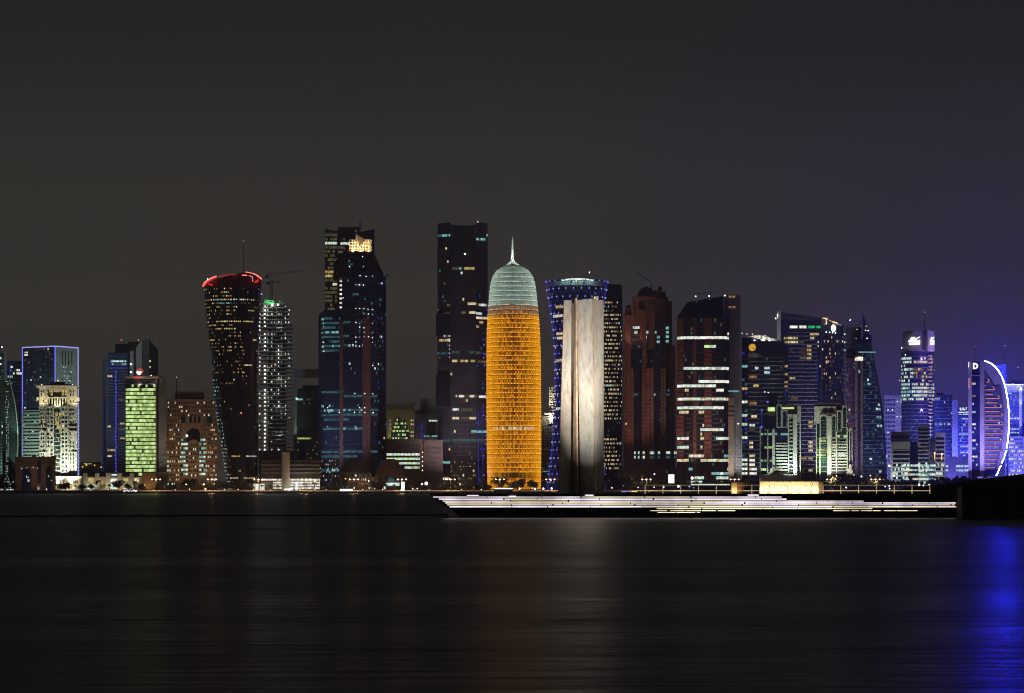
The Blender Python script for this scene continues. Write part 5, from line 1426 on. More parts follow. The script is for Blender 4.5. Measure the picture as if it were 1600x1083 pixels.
for (x0, x1, d) in ((1058.2, 1069.5, 1.5), (1083, 1088.2, -1.2), (1100, 1112, -1.9)):
    for k in range(38):
        y = 497 + k * 260 / 38
        row = [q for q in bl if abs(q[0] - (y + 3.4)) < 3.6 and q[1] <= (x0 + x1) / 2 <= q[2]]
        if row: continue
        b.box('granite_panel', x0, x1, y + 0.5, y + 6.3, 'granite_red', d - 0.5 - (0.0), d + 1)
b.flood(1085, 764, -60, 1085, 620, 0, 200000, (1.0, 0.66, 0.5), 70)
b.wash((1150,), 90000, (0.85, 0.88, 1.0), 60, 600, 70)
b.done()

b = Bld('tan_slab', 'narrow tan slab building right of the red granite banded tower', 1150, 2420, 'building')
b.box('wall', 1138, 1146.5, 622, None, 'stone_tan', 0, 20)
b.box('wall', 1146.6, 1159, 612, None, 'concrete', 4, 26)
for y in (636, 643, 650): b.box('ledge', 1137.7, 1146.8, y, y + 0.8, 'stone_brown', -0.4, -0.01)
b.face((1146.8, 3.95), (1159, 3.95), 660, 756, 20, 3, rnd=within(655, 760, some((0.7, 'lit_dim')), 1151, 1156), glass='glass_black', pw=0.5, ph=0.4)
b.dot(1153.5, 662, 0.9, 'lamp_white', 'facade_light', 3); b.strip([(1138, 611), (1155, 611)], 1.6, 'lit_teal_bright', 'sign', 3.0)
b.flood(1141, 765, -18, 1142, 700, 0, 22000, (1.0, 0.92, 0.7), 70)
b.done()

# blue tower with round orange sign
b = Bld('sign_tower', 'blue glass tower with a round orange sign under a slanted lit roof', 1192, 2480)
b.prism('wall', [(1159, 4), (1168, 0), (1226, 0), (1226, 34), (1159, 34)], [527, 528, 535, 535, 527], None, 'glass_navy')
b.prism('roof_screen', [(1168, 3), (1186, 3), (1226, 3), (1226, 5), (1168, 5)], [524.5, 523, 533, 533, 524.5], 536, 'stone_white')
for x in (1180, 1192, 1203): b.flood(x, 531.5, -3, x, 526, 3, 2300, (1.0, 0.93, 0.78), 120)
b.box('roof_plant', 1191, 1197.5, 524, 533, 'panel_pale', -0.5, 2)
for x, y in ((1159.5, 520.7), (1167, 521.5), (1175.5, 522)): b.dot(x, y, 0.75, 'led_white', 'roof_lamp', 3)
for x in (1159.5, 1167, 1175.5): b.strip([(x, 521, 3), (x, 528, 3)], 0.3, 'metal_dark', 'lamp_post')
disc = [(1175.4 + 5.4 * math.cos(k * math.pi / 10), 543 - 5.6 * math.sin(k * math.pi / 10)) for k in range(20)]
b.slab('sign', disc, 'sign_yellow', -1.2, -0.4)
b.strip([(1173, 539.5), (1172.2, 543), (1174, 546)], 0.7, 'lit_amber', 'sign_mark', -1.6); b.strip([(1177, 542.5), (1176.2, 547)], 0.9, 'sign_dark', 'sign_mark', -1.6); b.strip([(1178.6, 545), (1180, 543.5)], 0.7, 'sign_dark', 'sign_mark', -1.6)
b.slab('sunscreen', [(1169, 558), (1192, 558), (1186, 553), (1177, 551), (1169, 552)], 'panel_grey', -0.7, -0.02)
sg = [(573.5, 1179, 1186, 'lit_blue'), (573.5, 1193, 1203, 'lit_blue'), (580, 1193, 1203, 'lit_blue'), (587.5, 1170, 1182, 'lit_amber'), (601, 1178, 1186, 'lit_yellow'), (629, 1170, 1183, 'lit_amber'), (649, 1174, 1182, 'lit_warm'), (662.5, 1170, 1180, 'lit_cool'), (670, 1171, 1181, 'lit_olive'), (691, 1171, 1176, 'lit_warm'), (697.5, 1171, 1178, 'lit_warm'), (711, 1171, 1180, 'lit_warm'), (719, 1170, 1181, 'lit_white'), (726, 1170, 1181, 'lit_white'), (733, 1170, 1182, ['lit_warm', 'lit_white']), (740, 1170, 1182, 'lit_white')]
b.face((1168, -0.05), (1226, -0.05), 558, 757, 29, 20, lit=sg, rnd=some((0.012, 'lit_teal'), (0.008, 'lit_warm')), pw=0.9, ph=0.55, slab=(0.24, 0.4, 'panel_grey'))
b.face((1159, 3.9), (1168, -0.1), 534, 757, 32, 2, lit=[(574, 1159, 1168, 'lit_teal_bright'), (608.5, 1159, 1168, 'lit_yellow'), (629, 1160, 1168, 'lit_white'), (650, 1159, 1168, 'lit_cool'), (663, 1159, 1168, 'lit_cool'), (684.5, 1159, 1168, 'lit_white'), (719, 1159, 1168, 'lit_white'), (726, 1159, 1168, 'lit_cool'), (733, 1159, 1168, 'lit_white'), (740, 1159, 1168, 'lit_white')], rnd=some((0.1, 'led_blue_dim'), (0.08, 'lit_teal')), pw=0.9, ph=0.55, slab=(0.2, 0.3, 'panel_grey'), minrun=6)
b.wash((1180, 1210), 60000, (0.82, 0.86, 1.0), 70, 640)
for x, y in ((1200.5, 613.5), (1195, 612.5)): b.dot(x, y, 0.7, 'lamp_white', 'facade_light')
b.done()

b = Bld('fin_tower', 'navy tower with a pale vertical fin and white and green top windows', 1250, 2560)
b.prism('wall', [(1220, 0), (1283, 0), (1283, 34), (1220, 34)], [488, 497, 497, 488], None, 'glass_navy')
b.box('fin', 1214, 1219.9, 486.5, 760, 'stone_cream', -3, 8)
b.prism('parapet', [(1220, -0.8), (1283, -0.8), (1283, 0), (1220, 0)], [487.5, 496.5, 496.5, 487.5], 500, 'panel_dark')
b.strip([(1223.5, 494.5), (1274, 501.5)], 0.55, 'panel_grey', 'ledge', -1.2); b.dot(1212, 498, 1.1, 'lamp_white', 'facade_light', -3); b.strip([(1214.8, 491, -3.3), (1214.8, 496, -3.3)], 0.9, 'lamp_white', 'facade_light')
for x0, x1, mt in ((1234, 1246, 'lit_white'), (1249, 1260, 'lit_white'), (1262.5, 1273, 'lit_green'), (1275.5, 1282, 'lit_green')): b.slab('window', [(x0, 513), (x1, 513), (x1, 509), (x0, 509)], mt, -0.8, -0.1)
for a, c in ((1231, 1240), (1249, 1259)): pass
fw = [(523, 1265, 1282, ['lit_warm', 'lit_yellow']), (529.5, 1222, 1246, ['lit_yellow', 'lit_dim', 'lit_warm']), (529.5, 1266, 1273, 'lit_warm'), (536, 1225, 1247, ['lit_warm', 'lit_yellow']), (536, 1250, 1256, 'lit_dim'), (542, 1262, 1268, 'lit_yellow'), (548.5, 1249, 1260, 'lit_brown'), (548.5, 1262, 1268, 'lit_yellow'), (554.5, 1262, 1268, 'lit_yellow'), (554.5, 1250, 1260, 'lit_brown'), (561, 1250, 1260, 'lit_dim'), (561, 1262, 1268, 'lit_yellow'), (591.5, 1234, 1242, 'lit_yellow'), (621.5, 1235, 1247, 'lit_dim'), (659.5, 1264, 1269, 'lit_yellow'), (666, 1264, 1269, 'lit_yellow'), (691, 1264, 1269, 'lit_warm'), (697, 1264, 1269, 'lit_warm'), (703.5, 1264, 1269, 'lit_warm'), (715.5, 1250, 1262, 'lit_amber'), (715.5, 1264, 1271, 'lit_yellow'), (734, 1264, 1270, 'lit_yellow')]
b.face((1231, -0.1), (1277, -0.1), 519, 757, 38, 20, lit=fw, rnd=some((0.015, 'lit_dim')), pw=0.85, ph=0.55, slab=(0.24, 0.5, 'panel_grey'), minrun=6)
b.face((1221, -0.1), (1231, -0.1), 519, 757, 38, 3, lit=[(y, 1225, 1231, 'lit_yellow') for y in (530, 536, 573.5, 586, 598.5, 605)], rnd=some((0.08, 'lit_dim')), pw=0.7, ph=0.55, minrun=99)
b.face((1277, -0.1), (1283, -0.1), 519, 757, 38, 2, rnd=some((0.10, 'lit_warm')), pw=0.6, ph=0.5, minrun=99)
b.strip([(1276.7, 571), (1276.7, 594)], 0.9, 'led_blue_dim'); b.strip([(1227, 607), (1227, 618)], 0.9, 'led_blue_dim')
b.flood(1205, 560, -14, 1216, 520, 0, 9000, (1.0, 0.95, 0.75), 70)
b.wash((1250,), 110000, (0.9, 0.9, 1.0), 80, 600)
b.done()

b = Bld('canopy_tower', 'dark tower with a lit slanted roof canopy and a white oval sign', 1305, 2600)
b.box('wall', 1283.5, 1318, 507, None, 'glass_navy', 0, 34)
b.box('wall', 1318.1, 1336, 516, None, 'panel_grey', 2, 34)
b.prism('canopy', [(1280, -4), (1294, -4), (1315, -4), (1315, 26), (1280, 26)], [498, 496.2, 507.5, 507.5, 498], [0, 0, 0, 0, 0] and 509, 'stone_cream') if False else None
b.piece('canopy', lambda m: m.hexa([b.pt(1264, 499.2, -6), b.pt(1294, 497.4, -6), b.pt(1294, 497.4, 24), b.pt(1264, 499.2, 24)], [b.pt(1264, 498.2, -6), b.pt(1294, 496.2, -6), b.pt(1294, 496.2, 24), b.pt(1264, 498.2, 24)], 'stone_cream'))
b.piece('canopy', lambda m: m.hexa([b.pt(1286, 497.5, -6.2), b.pt(1315, 509.6, -6.2), b.pt(1315, 509.6, 24), b.pt(1286, 497.5, 24)], [b.pt(1286, 496.0, -6.2), b.pt(1315, 508, -6.2), b.pt(1315, 508, 24), b.pt(1286, 496.0, 24)], 'stone_cream'))
b.box('canopy_post', 1290, 1292.4, 498, 508.5, 'stone_cream', -4, -2)
b.box('canopy_post', 1307, 1308.4, 506, 508.5, 'stone_cream', -4, -2); b.box('canopy_post', 1268, 1270, 499.5, 507.5, 'stone_cream', 4, 6)
b.box('roof_storey', 1266, 1283, 503, 510, 'panel_dark', 6, 22)
lamp('canopy_light', b.root, b.pt(1291, 505, -8), 2600, (1.0, 0.75, 0.42)); lamp('canopy_light', b.root, b.pt(1304, 506.5, -7), 1500, (1.0, 0.7, 0.4)); lamp('canopy_light', b.root, b.pt(1271, 502.5, -9), 900, (1.0, 0.7, 0.4))
b.slab('sign', [(1302.3 + 3.8 * math.copysign(abs(math.cos(t)) ** 0.9, math.cos(t)), 513 - 5.6 * math.copysign(abs(math.sin(t)) ** 0.9, math.sin(t))) for t in [k * math.pi / 10 for k in range(20)]], 'sign_white', -0.9, -0.3)
for x, y in ((1291, 519), (1296.2, 519.5), (1301, 520), (1305.5, 520.2)): b.dot(x, y, 0.9, 'lamp_white', 'facade_light')
b.face((1284, -0.05), (1318, -0.05), 524, 757, 37, 12, lit=[(548, 1284, 1288, 'lit_warm'), (548, 1295, 1298, 'lit_yellow'), (586, 1288, 1292, 'lit_warm')], rnd=either(within(520, 625, some((0.16, 'lit_dim'), (0.06, 'lit_warm'), (0.05, 'lit_brown'))), some((0.04, 'lit_dim'))), pw=0.5, ph=0.5, slab=(0.12, 0.12, 'panel_dark'), minrun=99)
b.face((1318.2, 1.95), (1336, 1.95), 519, 757, 38, 6, lit=[(525, 1318, 1323, 'lit_cool'), (536, 1318, 1323, 'lit_cool'), (547, 1318, 1323, 'lit_blue')], rnd=some((0.10, 'lit_teal'), (0.02, 'lit_warm')), pw=0.6, ph=0.4, slab=(0.2, 0.12, 'panel_dark'), minrun=99)
b.wash((1305,), 130000, (0.85, 0.74, 1.0), 80, 600)
b.dot(1291.5, 566.5, 1.5, 'led_red_hot', 'warning_light'); b.dot(1298, 558, 0.8, 'led_coral', 'warning_light')
b.strip([(1321.5, 567), (1321.5, 612)], 0.7, 'led_red', 'dim_light_strip', 1.5) if False else None
b.done()

# sail shaped tower
b = Bld('spire_tower', 'tapering blue glass tower with a sharp triangular spire and sloping right side', 1352, 2520)
sl_ = [(500, 1352), (520, 1358.5), (560, 1366), (600, 1373.5), (640, 1379.5), (690, 1384), (768, 1387)]
rings = []
for i in range(16):
    y = 768 - (768 - 535) * i / 15
    r_ = interp(sl_, y)
    rings.append([b.pt(1336, y, 0), b.pt(r_ - 3, y, -2), b.pt(r_, y, 6), b.pt(r_, y, 34), b.pt(1336, y, 34)])
b.mb('wall').loft(rings, 'glass_teal')
b.piece('spire_blade', lambda m: m.loft([[b.pt(1344, 535, 4), b.pt(1362, 535, 4), b.pt(1362, 535, 10), b.pt(1344, 535, 10)], [b.pt(1347.2, 487, 6), b.pt(1348.2, 487, 6), b.pt(1348.2, 487, 8), b.pt(1347.2, 487, 8)]], 'glass_blue'))
b.piece('spire_fin', lambda m: m.slab([(X(1345.6, b.D), b.z(536)), (X(1348, b.D), b.z(536)), (X(1349, b.D), b.z(486)), (X(1347, b.D), b.z(486))], b.D + 1, b.D + 3, 'panel_blue'))
b.box('upper_wall', 1322, 1346, 510, 560, 'panel_dark', 10, 30); b.box('upper_wall', 1336, 1362, 523, 536, 'glass_blue', 5, 30)
b.box('side_wall', 1322, 1335.9, 560, None, 'granite_red', 4, 34)
b.strip([(1321, 499.5, 12), (1366, 504, 12)], 0.7, 'metal_dark', 'roof_gantry'); b.strip([(1318, 509, 10), (1345, 506, 10)], 0.9, 'panel_dark', 'roof_gantry'); b.strip([(1327.6, 500, 11), (1329.4, 497.6, 11)], 0.8, 'lamp_white', 'roof_lamp')
for x, y, mt in ((1339, 514.5, 'lamp_gold'), (1353.5, 509.5, 'lamp_gold'), (1352.5, 516, 'lamp_white'), (1356.5, 516.5, 'lamp_white'), (1355, 528.5, 'lamp_white')): b.dot(x, y, 0.8, mt, 'facade_light', 2)
for x, y in ((1337.7, 529), (1347.7, 554)): b.dot(x, y, 0.85, 'led_coral')
b.strip([(1341, 550.5, -2.6), (1368, 550.5, -2.6)], 1.4, 'lit_teal_bright')
b.box('tan_pier', 1335.5, 1340, 556, None, 'stone_brown', -3.5, -0.1); b.box('tan_pier', 1344.5, 1348.5, 556, None, 'stone_brown', -3.5, -0.1)
b.slab('window', [(1335, 564), (1347.6, 564), (1347.6, 558), (1340, 557.6), (1335, 560)], 'lit_white', -4.2, -3.7)
def Ss(u, v, b=b):
    y = 766 - (766 - 545) * v
    return b.pt(1349 + (interp(sl_, y) - 3.2 - 1349) * u, y, -2.1)
b.surf(Ss, 34, 7, lit=[(569, 1354, 1358, 'lit_dim'), (582.5, 1366, 1372, 'lit_teal_bright'), (590, 1357, 1362, 'lit_teal'), (602, 1356, 1362, 'lit_teal_bright'), (602.5, 1370, 1375, 'lit_blue'), (642, 1371, 1384, 'lit_teal_bright'), (655, 1371, 1384, 'lit_teal_bright'), (662, 1371, 1384, 'lit_blue')], rnd=some((0.10, 'lit_teal'), (0.03, 'lit_cool')), pw=0.8, ph=0.5, slab=(0.1, 0.1, 'panel_blue'), seg=2, minrun=8)
b.face((1322, 3.95), (1335.9, 3.95), 565, 757, 32, 4, rnd=some((0.12, 'lit_teal'), (0.03, 'lit_warm')), glass='glass_blue', pw=0.7, ph=0.5, slab=(0.1, 0.1, 'panel_dark'), minrun=99)
b.wash((1330, 1365), 220000, (0.5, 0.45, 1.0), 70, 640)
b.slab('window', [(1341.4, 583), (1344, 583), (1344, 578), (1341.4, 578)], 'lit_teal_bright', -0.5, -0.05)
b.done()

# the two white arched buildings
def arch_shape(x0, x1, yt, yb, n=7):
    r_ = (x1 - x0) / 2; c = (x0 + x1) / 2; h = r_ * F / F
    return [(x0, yb), (x1, yb)] + [(c + r_ * math.cos(k * math.pi / (n - 1)), yt + r_ - r_ * math.sin(k * math.pi / (n - 1))) for k in range(n)]
b = Bld('arcade_tower', 'white stone block with tall round arches, the darker left one of the pair', 1218, 2395, 'building')
b.box('wall', 1187, 1245, 650, None, 'glass_navy', 2, 26); b.box('wall', 1200, 1252, 635, 650, 'stone_brown', 2, 26)
b.box('roof_plant', 1199, 1215, 614, 640, 'panel_dark', 8, 24); b.box('roof_storey', 1213, 1245, 632, 636, 'stone_brown', 1, 25)
b.slab('window', [(1200, 642.5), (1211, 642.5), (1211, 636.5), (1200, 636.5)], 'lit_lime_bright', 1.2, 1.9); b.slab('window', [(1222, 639), (1241, 639), (1241, 636), (1222, 636.6)], 'lit_lime_bright', 1.2, 1.9)
for (x0, x1, yt) in ((1213.5, 1221.5, 632), (1222, 1230.5, 640.5)):
    b.slab('arch_frame', [(x0, 668), (x1, 668), (x1, yt), (x0, yt)], 'stone_white', 0.2, 1.9)
    b.slab('arch_glass', arch_shape(x0 + 1.5, x1 - 1.5, yt + 3, 667), 'glass_navy', 0.0, 0.19)
b.box('pier', 1231, 1233, 647, None, 'stone_white', -0.6, 1.9); b.box('pier', 1239, 1245.5, 647, None, 'stone_white', -1.5, 1.9); b.box('pier', 1246, 1251.5, 634, 660, 'panel_pale', 0, 1.9); b.box('pier', 1249.6, 1251, 660, None, 'stone_white', 0, 1.9)
b.box('lintel', 1231, 1245.5, 647, 653, 'stone_white', -0.5, 1.85)
for x0, x1, yt in ((1199, 1200.4, 671), (1206.6, 1210.6, 670)): b.box('pier', x0, x1, yt, None, 'stone_white', -0.8, 1.9)
b.box('pier', 1187, 1189, 668, None, 'stone_white', -0.4, 1.9)
ag = [(654, 1224, 1239, 'lit_olive'), (667.5, 1222, 1238, ['lit_lime', 'lit_yellow']), (681.5, 1190, 1215, ['lit_teal_bright', 'lit_lime', 'lit_olive']), (681.5, 1220, 1230, 'lit_teal_bright'), (696, 1196, 1210, 'lit_lime'), (696, 1223, 1238, 'lit_olive'), (717, 1190, 1222, ['lit_olive', 'lit_teal', 'lit_lime']), (732, 1190, 1197, 'lit_lime_bright'), (731, 1210, 1222, 'lit_yellow')]
b.face((1189, 1.9), (1231, 1.9), 668, 744, 11, 15, lit=ag, rnd=some((0.05, 'lit_olive')), pw=0.9, ph=0.5, minrun=6)
b.face((1212, 1.88), (1231, 1.88), 692, 744, 11, 2, slab=(0.45, 1.0, 'stone_white'))
b.face((1233, 1.9), (1239, 1.9), 654, 744, 15, 2, lit=[(702, 1233, 1239, 'lit_teal')], slab=(0.35, 0.8, 'stone_white'), pw=0.9, ph=0.5)
b.slab('stepped_gate', [(1199, 745), (1213, 745), (1213, 738), (1211, 738), (1211, 729), (1206.8, 729), (1206.8, 726), (1205.8, 726), (1205.8, 730), (1204, 732), (1202.5, 737), (1200, 740)], 'stone_white', -2, -0.9)
b.slab('gate_opening', arch_shape(1208.2, 1211, 736, 743), 'glass_black', -2.3, -2.02)
b.box('plinth', 1186, 1247, 741, None, 'stone_white', -3, 1.9)
for x, p_ in ((1200, 6000), (1226, 9000), (1242, 26000)): b.flood(x, 745, -9, x, 715, 0, p_, (0.82, 1.0, 0.80), 95)
b.flood(1238, 762, -22, 1234, 690, 0, 80000, (0.8, 0.95, 0.85), 70)
b.strip([(1190, 640, 1.5), (1190, 672, 1.5)], 0.7, 'led_blue_dim'); b.dot(1199.5, 628, 1.5, 'led_blue', 'facade_light', 1); b.dot(1190.5, 640.5, 1.2, 'led_blue', 'facade_light', 1); b.dot(1190, 667, 1.6, 'led_blue', 'facade_light', 1)
b.done()

b = Bld('arcade_tower', 'white stone block with tall round arches, the brighter right one of the pair', 1302, 2395, 'building')
b.box('wall', 1275, 1324, 640, None, 'glass_green', 2, 26); b.box('roof', 1274, 1315, 631, 639, 'stone_brown', 3, 25); b.prism('roof', [(1275, 1), (1314, 1), (1314, 25), (1275, 25)], [629, 630, 630, 629], 632, 'stone_brown')
b.slab('front_screen', [(1272.5, 635), (1306, 635), (1306, 640), (1307, 640), (1307, 652), (1273.8, 664), (1272.5, 660)], 'stone_white', 0.6, 1.9)
b.slab('arch_glass', arch_shape(1287.5, 1293.5, 638, 646), 'glass_navy', 0.3, 0.58); b.slab('arch_glass', arch_shape(1295.5, 1302, 638, 646), 'glass_navy', 0.3, 0.58)
b.slab('eave', [(1283, 646.6), (1306, 646.6), (1304, 645), (1285, 645)], 'stone_brown', -0.8, 0.5)
for (x0, x1, yt, yb) in ((1281, 1292.5, 648, 684), (1299, 1306.5, 648, 684), (1308, 1315, 641, 674), (1316, 1323.5, 634, 668)):
    b.slab('arch_frame', [(x0, yb), (x1, yb), (x1, yt), (x0, yt)], 'stone_white', 0.1, 0.55 if x0 < 1307 else 1.9)
    b.slab('arch_glass', arch_shape(x0 + 1.2, x1 - 1.2, yt + 3.2, yb - 0.6), 'glass_teal', -0.1, 0.09)
    for k in range(5): b.box('glazing_bar', x0 + 1.2, x1 - 1.2, yt + 9 + k * 5.2, yt + 9.5 + k * 5.2, 'panel_sage', -0.2, -0.11)
b.slab('arch_glass', arch_shape(1276, 1279.5, 666, 684), 'glass_teal', 0.3, 0.59)
for x0, x1, yt in ((1275, 1276.2, 664), (1280, 1282.2, 684), (1292.6, 1299, 650), (1306, 1308, 674), (1323, 1324.5, 668)): b.box('pier', x0, x1, yt, None, 'stone_white', -0.7 - 0.4 * (x1 - x0 > 4), 1.9)
rr = [(681, 1282, 1324, ['lit_lime_bright', 'lit_yellow', 'lit_warm', 'lit_olive']), (688, 1282, 1292, ['lit_lime', 'lit_yellow']), (688, 1299, 1312, 'lit_olive'), (696, 1283, 1292, 'lit_teal'), (696, 1299, 1306, 'lit_yellow'), (702.5, 1276, 1306, ['lit_lime', 'lit_olive', 'lit_yellow']), (710, 1276, 1292, ['lit_lime_bright', 'lit_lime']), (710, 1299, 1324, ['lit_cool', 'lit_olive', 'lit_teal']), (717, 1282, 1292, 'lit_green')]
b.face((1276, 1.9), (1324, 1.9), 678, 744, 9, 16, lit=rr, rnd=some((0.06, 'lit_olive')), pw=0.9, ph=0.5, slab=(0.16, 0.3, 'panel_sage'), minrun=6)
b.face((1299, 1.85), (1323, 1.85), 690, 744, 12, 2, slab=(0.42, 1.0, 'stone_white'))
b.slab('side_turret', [(1324, 745), (1332, 745), (1332, 673), (1329, 668), (1324, 672)], 'stone_white', 1.0, 6)
b.slab('gate_block', [(1322.5, 745), (1332, 745), (1332, 733), (1330, 733), (1330, 725), (1326.5, 725), (1326.5, 732), (1322.5, 732)], 'stone_white', -1.5, 0.9)
b.slab('arch_glass', arch_shape(1325, 1326.6, 675, 728), 'glass_navy', 0.7, 0.98); b.slab('arch_glass', arch_shape(1328.4, 1330.6, 673, 724), 'glass_navy', 0.7, 0.98)
b.prism('side_roof', [(1322, 0.5), (1334, 0.5), (1334, 10), (1322, 10)], [666, 664, 664, 666], 669, 'stone_brown')
for x, p_, c_ in ((1279, 6000, (0.72, 1.0, 0.35)), (1296, 9500, (1.0, 0.95, 0.75)), (1311, 5000, (1.0, 0.96, 0.82)), (1328, 4500, (1.0, 0.92, 0.78))): b.flood(x, 746, -9, x, 715, 0, p_, c_, 95)
b.flood(1290, 762, -24, 1294, 680, 0, 120000, (0.85, 1.0, 0.72), 80)
b.flood(1320, 762, -24, 1318, 680, 0, 50000, (1.0, 0.95, 0.8), 70)
b.done()

# small violet block behind
b = Bld('violet_block', 'distant violet grey block between the spire tower and the round tower', 1398, 2680, 'building')
b.box('wall', 1382, 1400, 618, None, 'panel_grey', 0, 26); b.box('wall', 1400.1, 1413, 617, None, 'panel_grey', 4, 30)
b.face((1383, -0.02), (1399, -0.02), 622, 757, 20, 4, rnd=some((0.06, 'lit_cool')), glass='glass_blue', pw=0.7, ph=0.5)
for x, y in ((1387.5, 640.5), (1394.5, 640.5), (1402, 627.5), (1402, 651), (1387.5, 675.5)): b.dot(x, y, 1.15, 'sign_blue', 'facade_light')
for y in (627.5, 651): b.strip([(1408, y - 1.5, 3.4), (1408, y + 1.5, 3.4)], 0.9, 'sign_blue', 'facade_light')
b.wash((1395,), 160000, (0.5, 0.45, 1.0), 70, 670)
b.dot(1405.5, 594, 1.1, 'led_red_hot', 'warning_light', 8); b.strip([(1406, 594, 8), (1406, 617.5, 8)], 0.4, 'metal_dark', 'mast')
b.done()

# round tower with white signs
b = Bld('round_tower', 'round topped tower with white logo signs and a tall mast', 1434, 2470)
CT = [(540, 1408.5), (768, 1408.5)]
n_ = 20
def rt_(u, y, rad=25.6, c=1434.0, dpt=16):
    t = math.pi * (1 - u)
    return b.pt(c + rad * math.cos(t), y, dpt - dpt * math.sin(t))
b.mb('shaft').loft([[rt_(k / n_, y) for k in range(n_ + 1)] + [b.pt(1459.6, y, 34), b.pt(1408.4, y, 34)] for y in (768, 549)], 'glass_blue')
poly = [(1410.5, 549), (1410.5, 533), (1411.5, 524), (1414, 519), (1418, 516.8), (1445, 516.8), (1445, 549)]
b.piece('crown', lambda m: m.loft([[rt_(k / n_, y, 24.6 - g, 1434.5) for k in range(n_ + 1)] + [b.pt(1459, y, 30), b.pt(1410, y, 30)] for y, g in ((549, 0), (530, 0), (522, 0.6), (518, 2.0), (516.8, 4))], 'panel_grey'))
b.box('core_fin', 1443.5, 1447, 520, 548, 'panel_dark', -1.4, 12)
b.piece('violet_panel', lambda m: m.slab([(X(px, b.D), b.z(y)) for px, y in ((1449.4, 549), (1460.3, 549), (1460.3, 522), (1458.5, 518.5), (1455, 516.6), (1449.4, 516.2))], b.D + 0.5, b.D + 4, 'panel_pale'))
kw = dict(glass='glass_blue', pw=0.8, ph=0.62)
def Sr(u, v): return rt_(0.02 + 0.96 * u, 760 - (760 - 551) * v, 25.7)
def rt_win(px, py, r):
    if py > 625 or py < 556: return 'lit_teal' if r.random() < 0.03 else None
    band = [(563, .8), (569, .15), (575, .8), (586, .8), (592, .3), (598, .85), (604.5, .95), (610, .9), (616.5, .85), (622, .7)]
    p = max([q for y, q in band if abs(y - py) < 3.2] + [0.08])
    if px > 1449: p *= 0.6
    if r.random() > p: return None
    return r.choice(['lit_cool', 'lit_teal_bright', 'lit_cool']) if px < 1429 else r.choice(['lit_brown', 'lit_dim', 'lit_warm', 'lit_amber'] if py < 600 else ['lit_cool', 'lit_warm', 'lit_cool'])
b.surf(Sr, 36, 24, rnd=rt_win, pw=0.8, ph=0.6, slab=(0.24, 0.25, 'panel_blue'), seg=12, minrun=14)
b.strip([(1453.5, 552, 0), (1453.5, 720, 0)], 1.6, 'led_lilac', 'light_strip', -0.3) if False else None
for k in range(30):
    y = 556 + k * 5.6
    b.strip([(1450.8, y, 1.0), (1456.5, y, 3.0)], 1.9, 'panel_pale', 'fin_bands', own=False)
for k in range(11): b.strip([(1454, 650 + k * 5.6, 0.2), (1454, 653.6 + k * 5.6, 0.2)], 1.2, 'led_lilac', 'light_strip')
lamp('violet_light', b.root, b.pt(1458, 560, -12), 9000, (0.62, 0.30, 1.0)); lamp('violet_light', b.root, b.pt(1458, 640, -12), 9000, (0.50, 0.30, 1.0))
# logo signs: a dish with a stroke over a two-line word mark
def logo(x0, sc, dy):
    q = lambda u, v: (x0 + u * sc, v)
    b.slab('sign', [q(5.8 + 3.8 * math.cos(k * math.pi / 7), 530.6 - 3.9 * math.sin(k * math.pi / 7)) for k in range(14)], 'sign_white', dy - 0.5, dy)
    b.slab('sign', [q(9, 529), q(14.2, 526), q(14.6, 527), q(9.6, 530.5)], 'sign_white', dy - 0.5, dy)
    b.slab('sign', [q(0, 534.6), q(14.6, 534.6), q(14.6, 531.4), q(0.2, 532)], 'sign_white', dy - 0.6, dy - 0.1)
    b.slab('sign', [q(0.8, 539), q(14.4, 538.6), q(14.4, 535.2), q(0.8, 535.6)], 'sign_white', dy - 0.6, dy - 0.1)
logo(1419, 1.26, -0.6); logo(1453, 0.48, 0.3)
b.wash((1425, 1448), 120000, (0.52, 0.46, 1.0), 43, 600, 95, 735)
b.mast(1445, 522, 487.5, 0.9, 4)
b.dot(1409, 543, 0.8, 'lamp_white', 'facade_light', 8); b.dot(1414.5, 554.5, 0.7, 'lamp_white', 'facade_light', 2)
b.done()

# white banded low building in front of it
b = Bld('striped_block', 'low stepped white block with horizontal bands in front of the round tower', 1432, 2400, 'building')
b.box('wall', 1391.5, 1421.5, 690, None, 'stone_white', 0, 20); b.box('wall', 1391.5, 1422, 674.5, 690, 'panel_pale', 6, 24)
b.box('wall', 1462, 1477, 676, None, 'stone_white', 3, 22); b.box('bay', 1422.5, 1434, 690, None, 'glass_blue', 4, 20)
b.box('wall', 1434.5, 1452, 664, None, 'panel_pale', 2, 22); b.box('bay', 1452.5, 1461.8, 684, None, 'panel_blue', 4, 22)
sw = lambda px, py, r: ('lit_cool' if r.random() < 0.4 else None) if py > 722 else None
b.face((1395, -0.03), (1421, -0.03), 703, 757, 8, 10, rnd=sw, glass='glass_blue', pw=1.0, ph=0.56, slab=(0.3, 0.4, 'stone_white'))
b.face((1391.5, 5.97), (1421, 5.97), 678, 703, 3, 10, glass='glass_blue', pw=1.0, ph=0.5)
b.face((1435, 1.97), (1451.5, 1.97), 668, 757, 15, 6, rnd=lambda px, py, r: sw(px, py, r) or ('lit_dim' if r.random() < 0.05 else None), glass='glass_blue', pw=1.0, ph=0.5, slab=(0.3, 0.3, 'stone_white'))
b.face((1462.5, 2.97), (1475.5, 2.97), 682, 757, 11, 5, rnd=sw, glass='glass_blue', pw=1.0, ph=0.55)
b.face((1408, -0.5), (1462, -0.5), 724, 752, 4, 18, rnd=some((0.5, 'lit_cool'), (0.2, 'lit_teal_bright'), (0.1, 'lit_warm')), pw=0.9, ph=0.45, minrun=8)
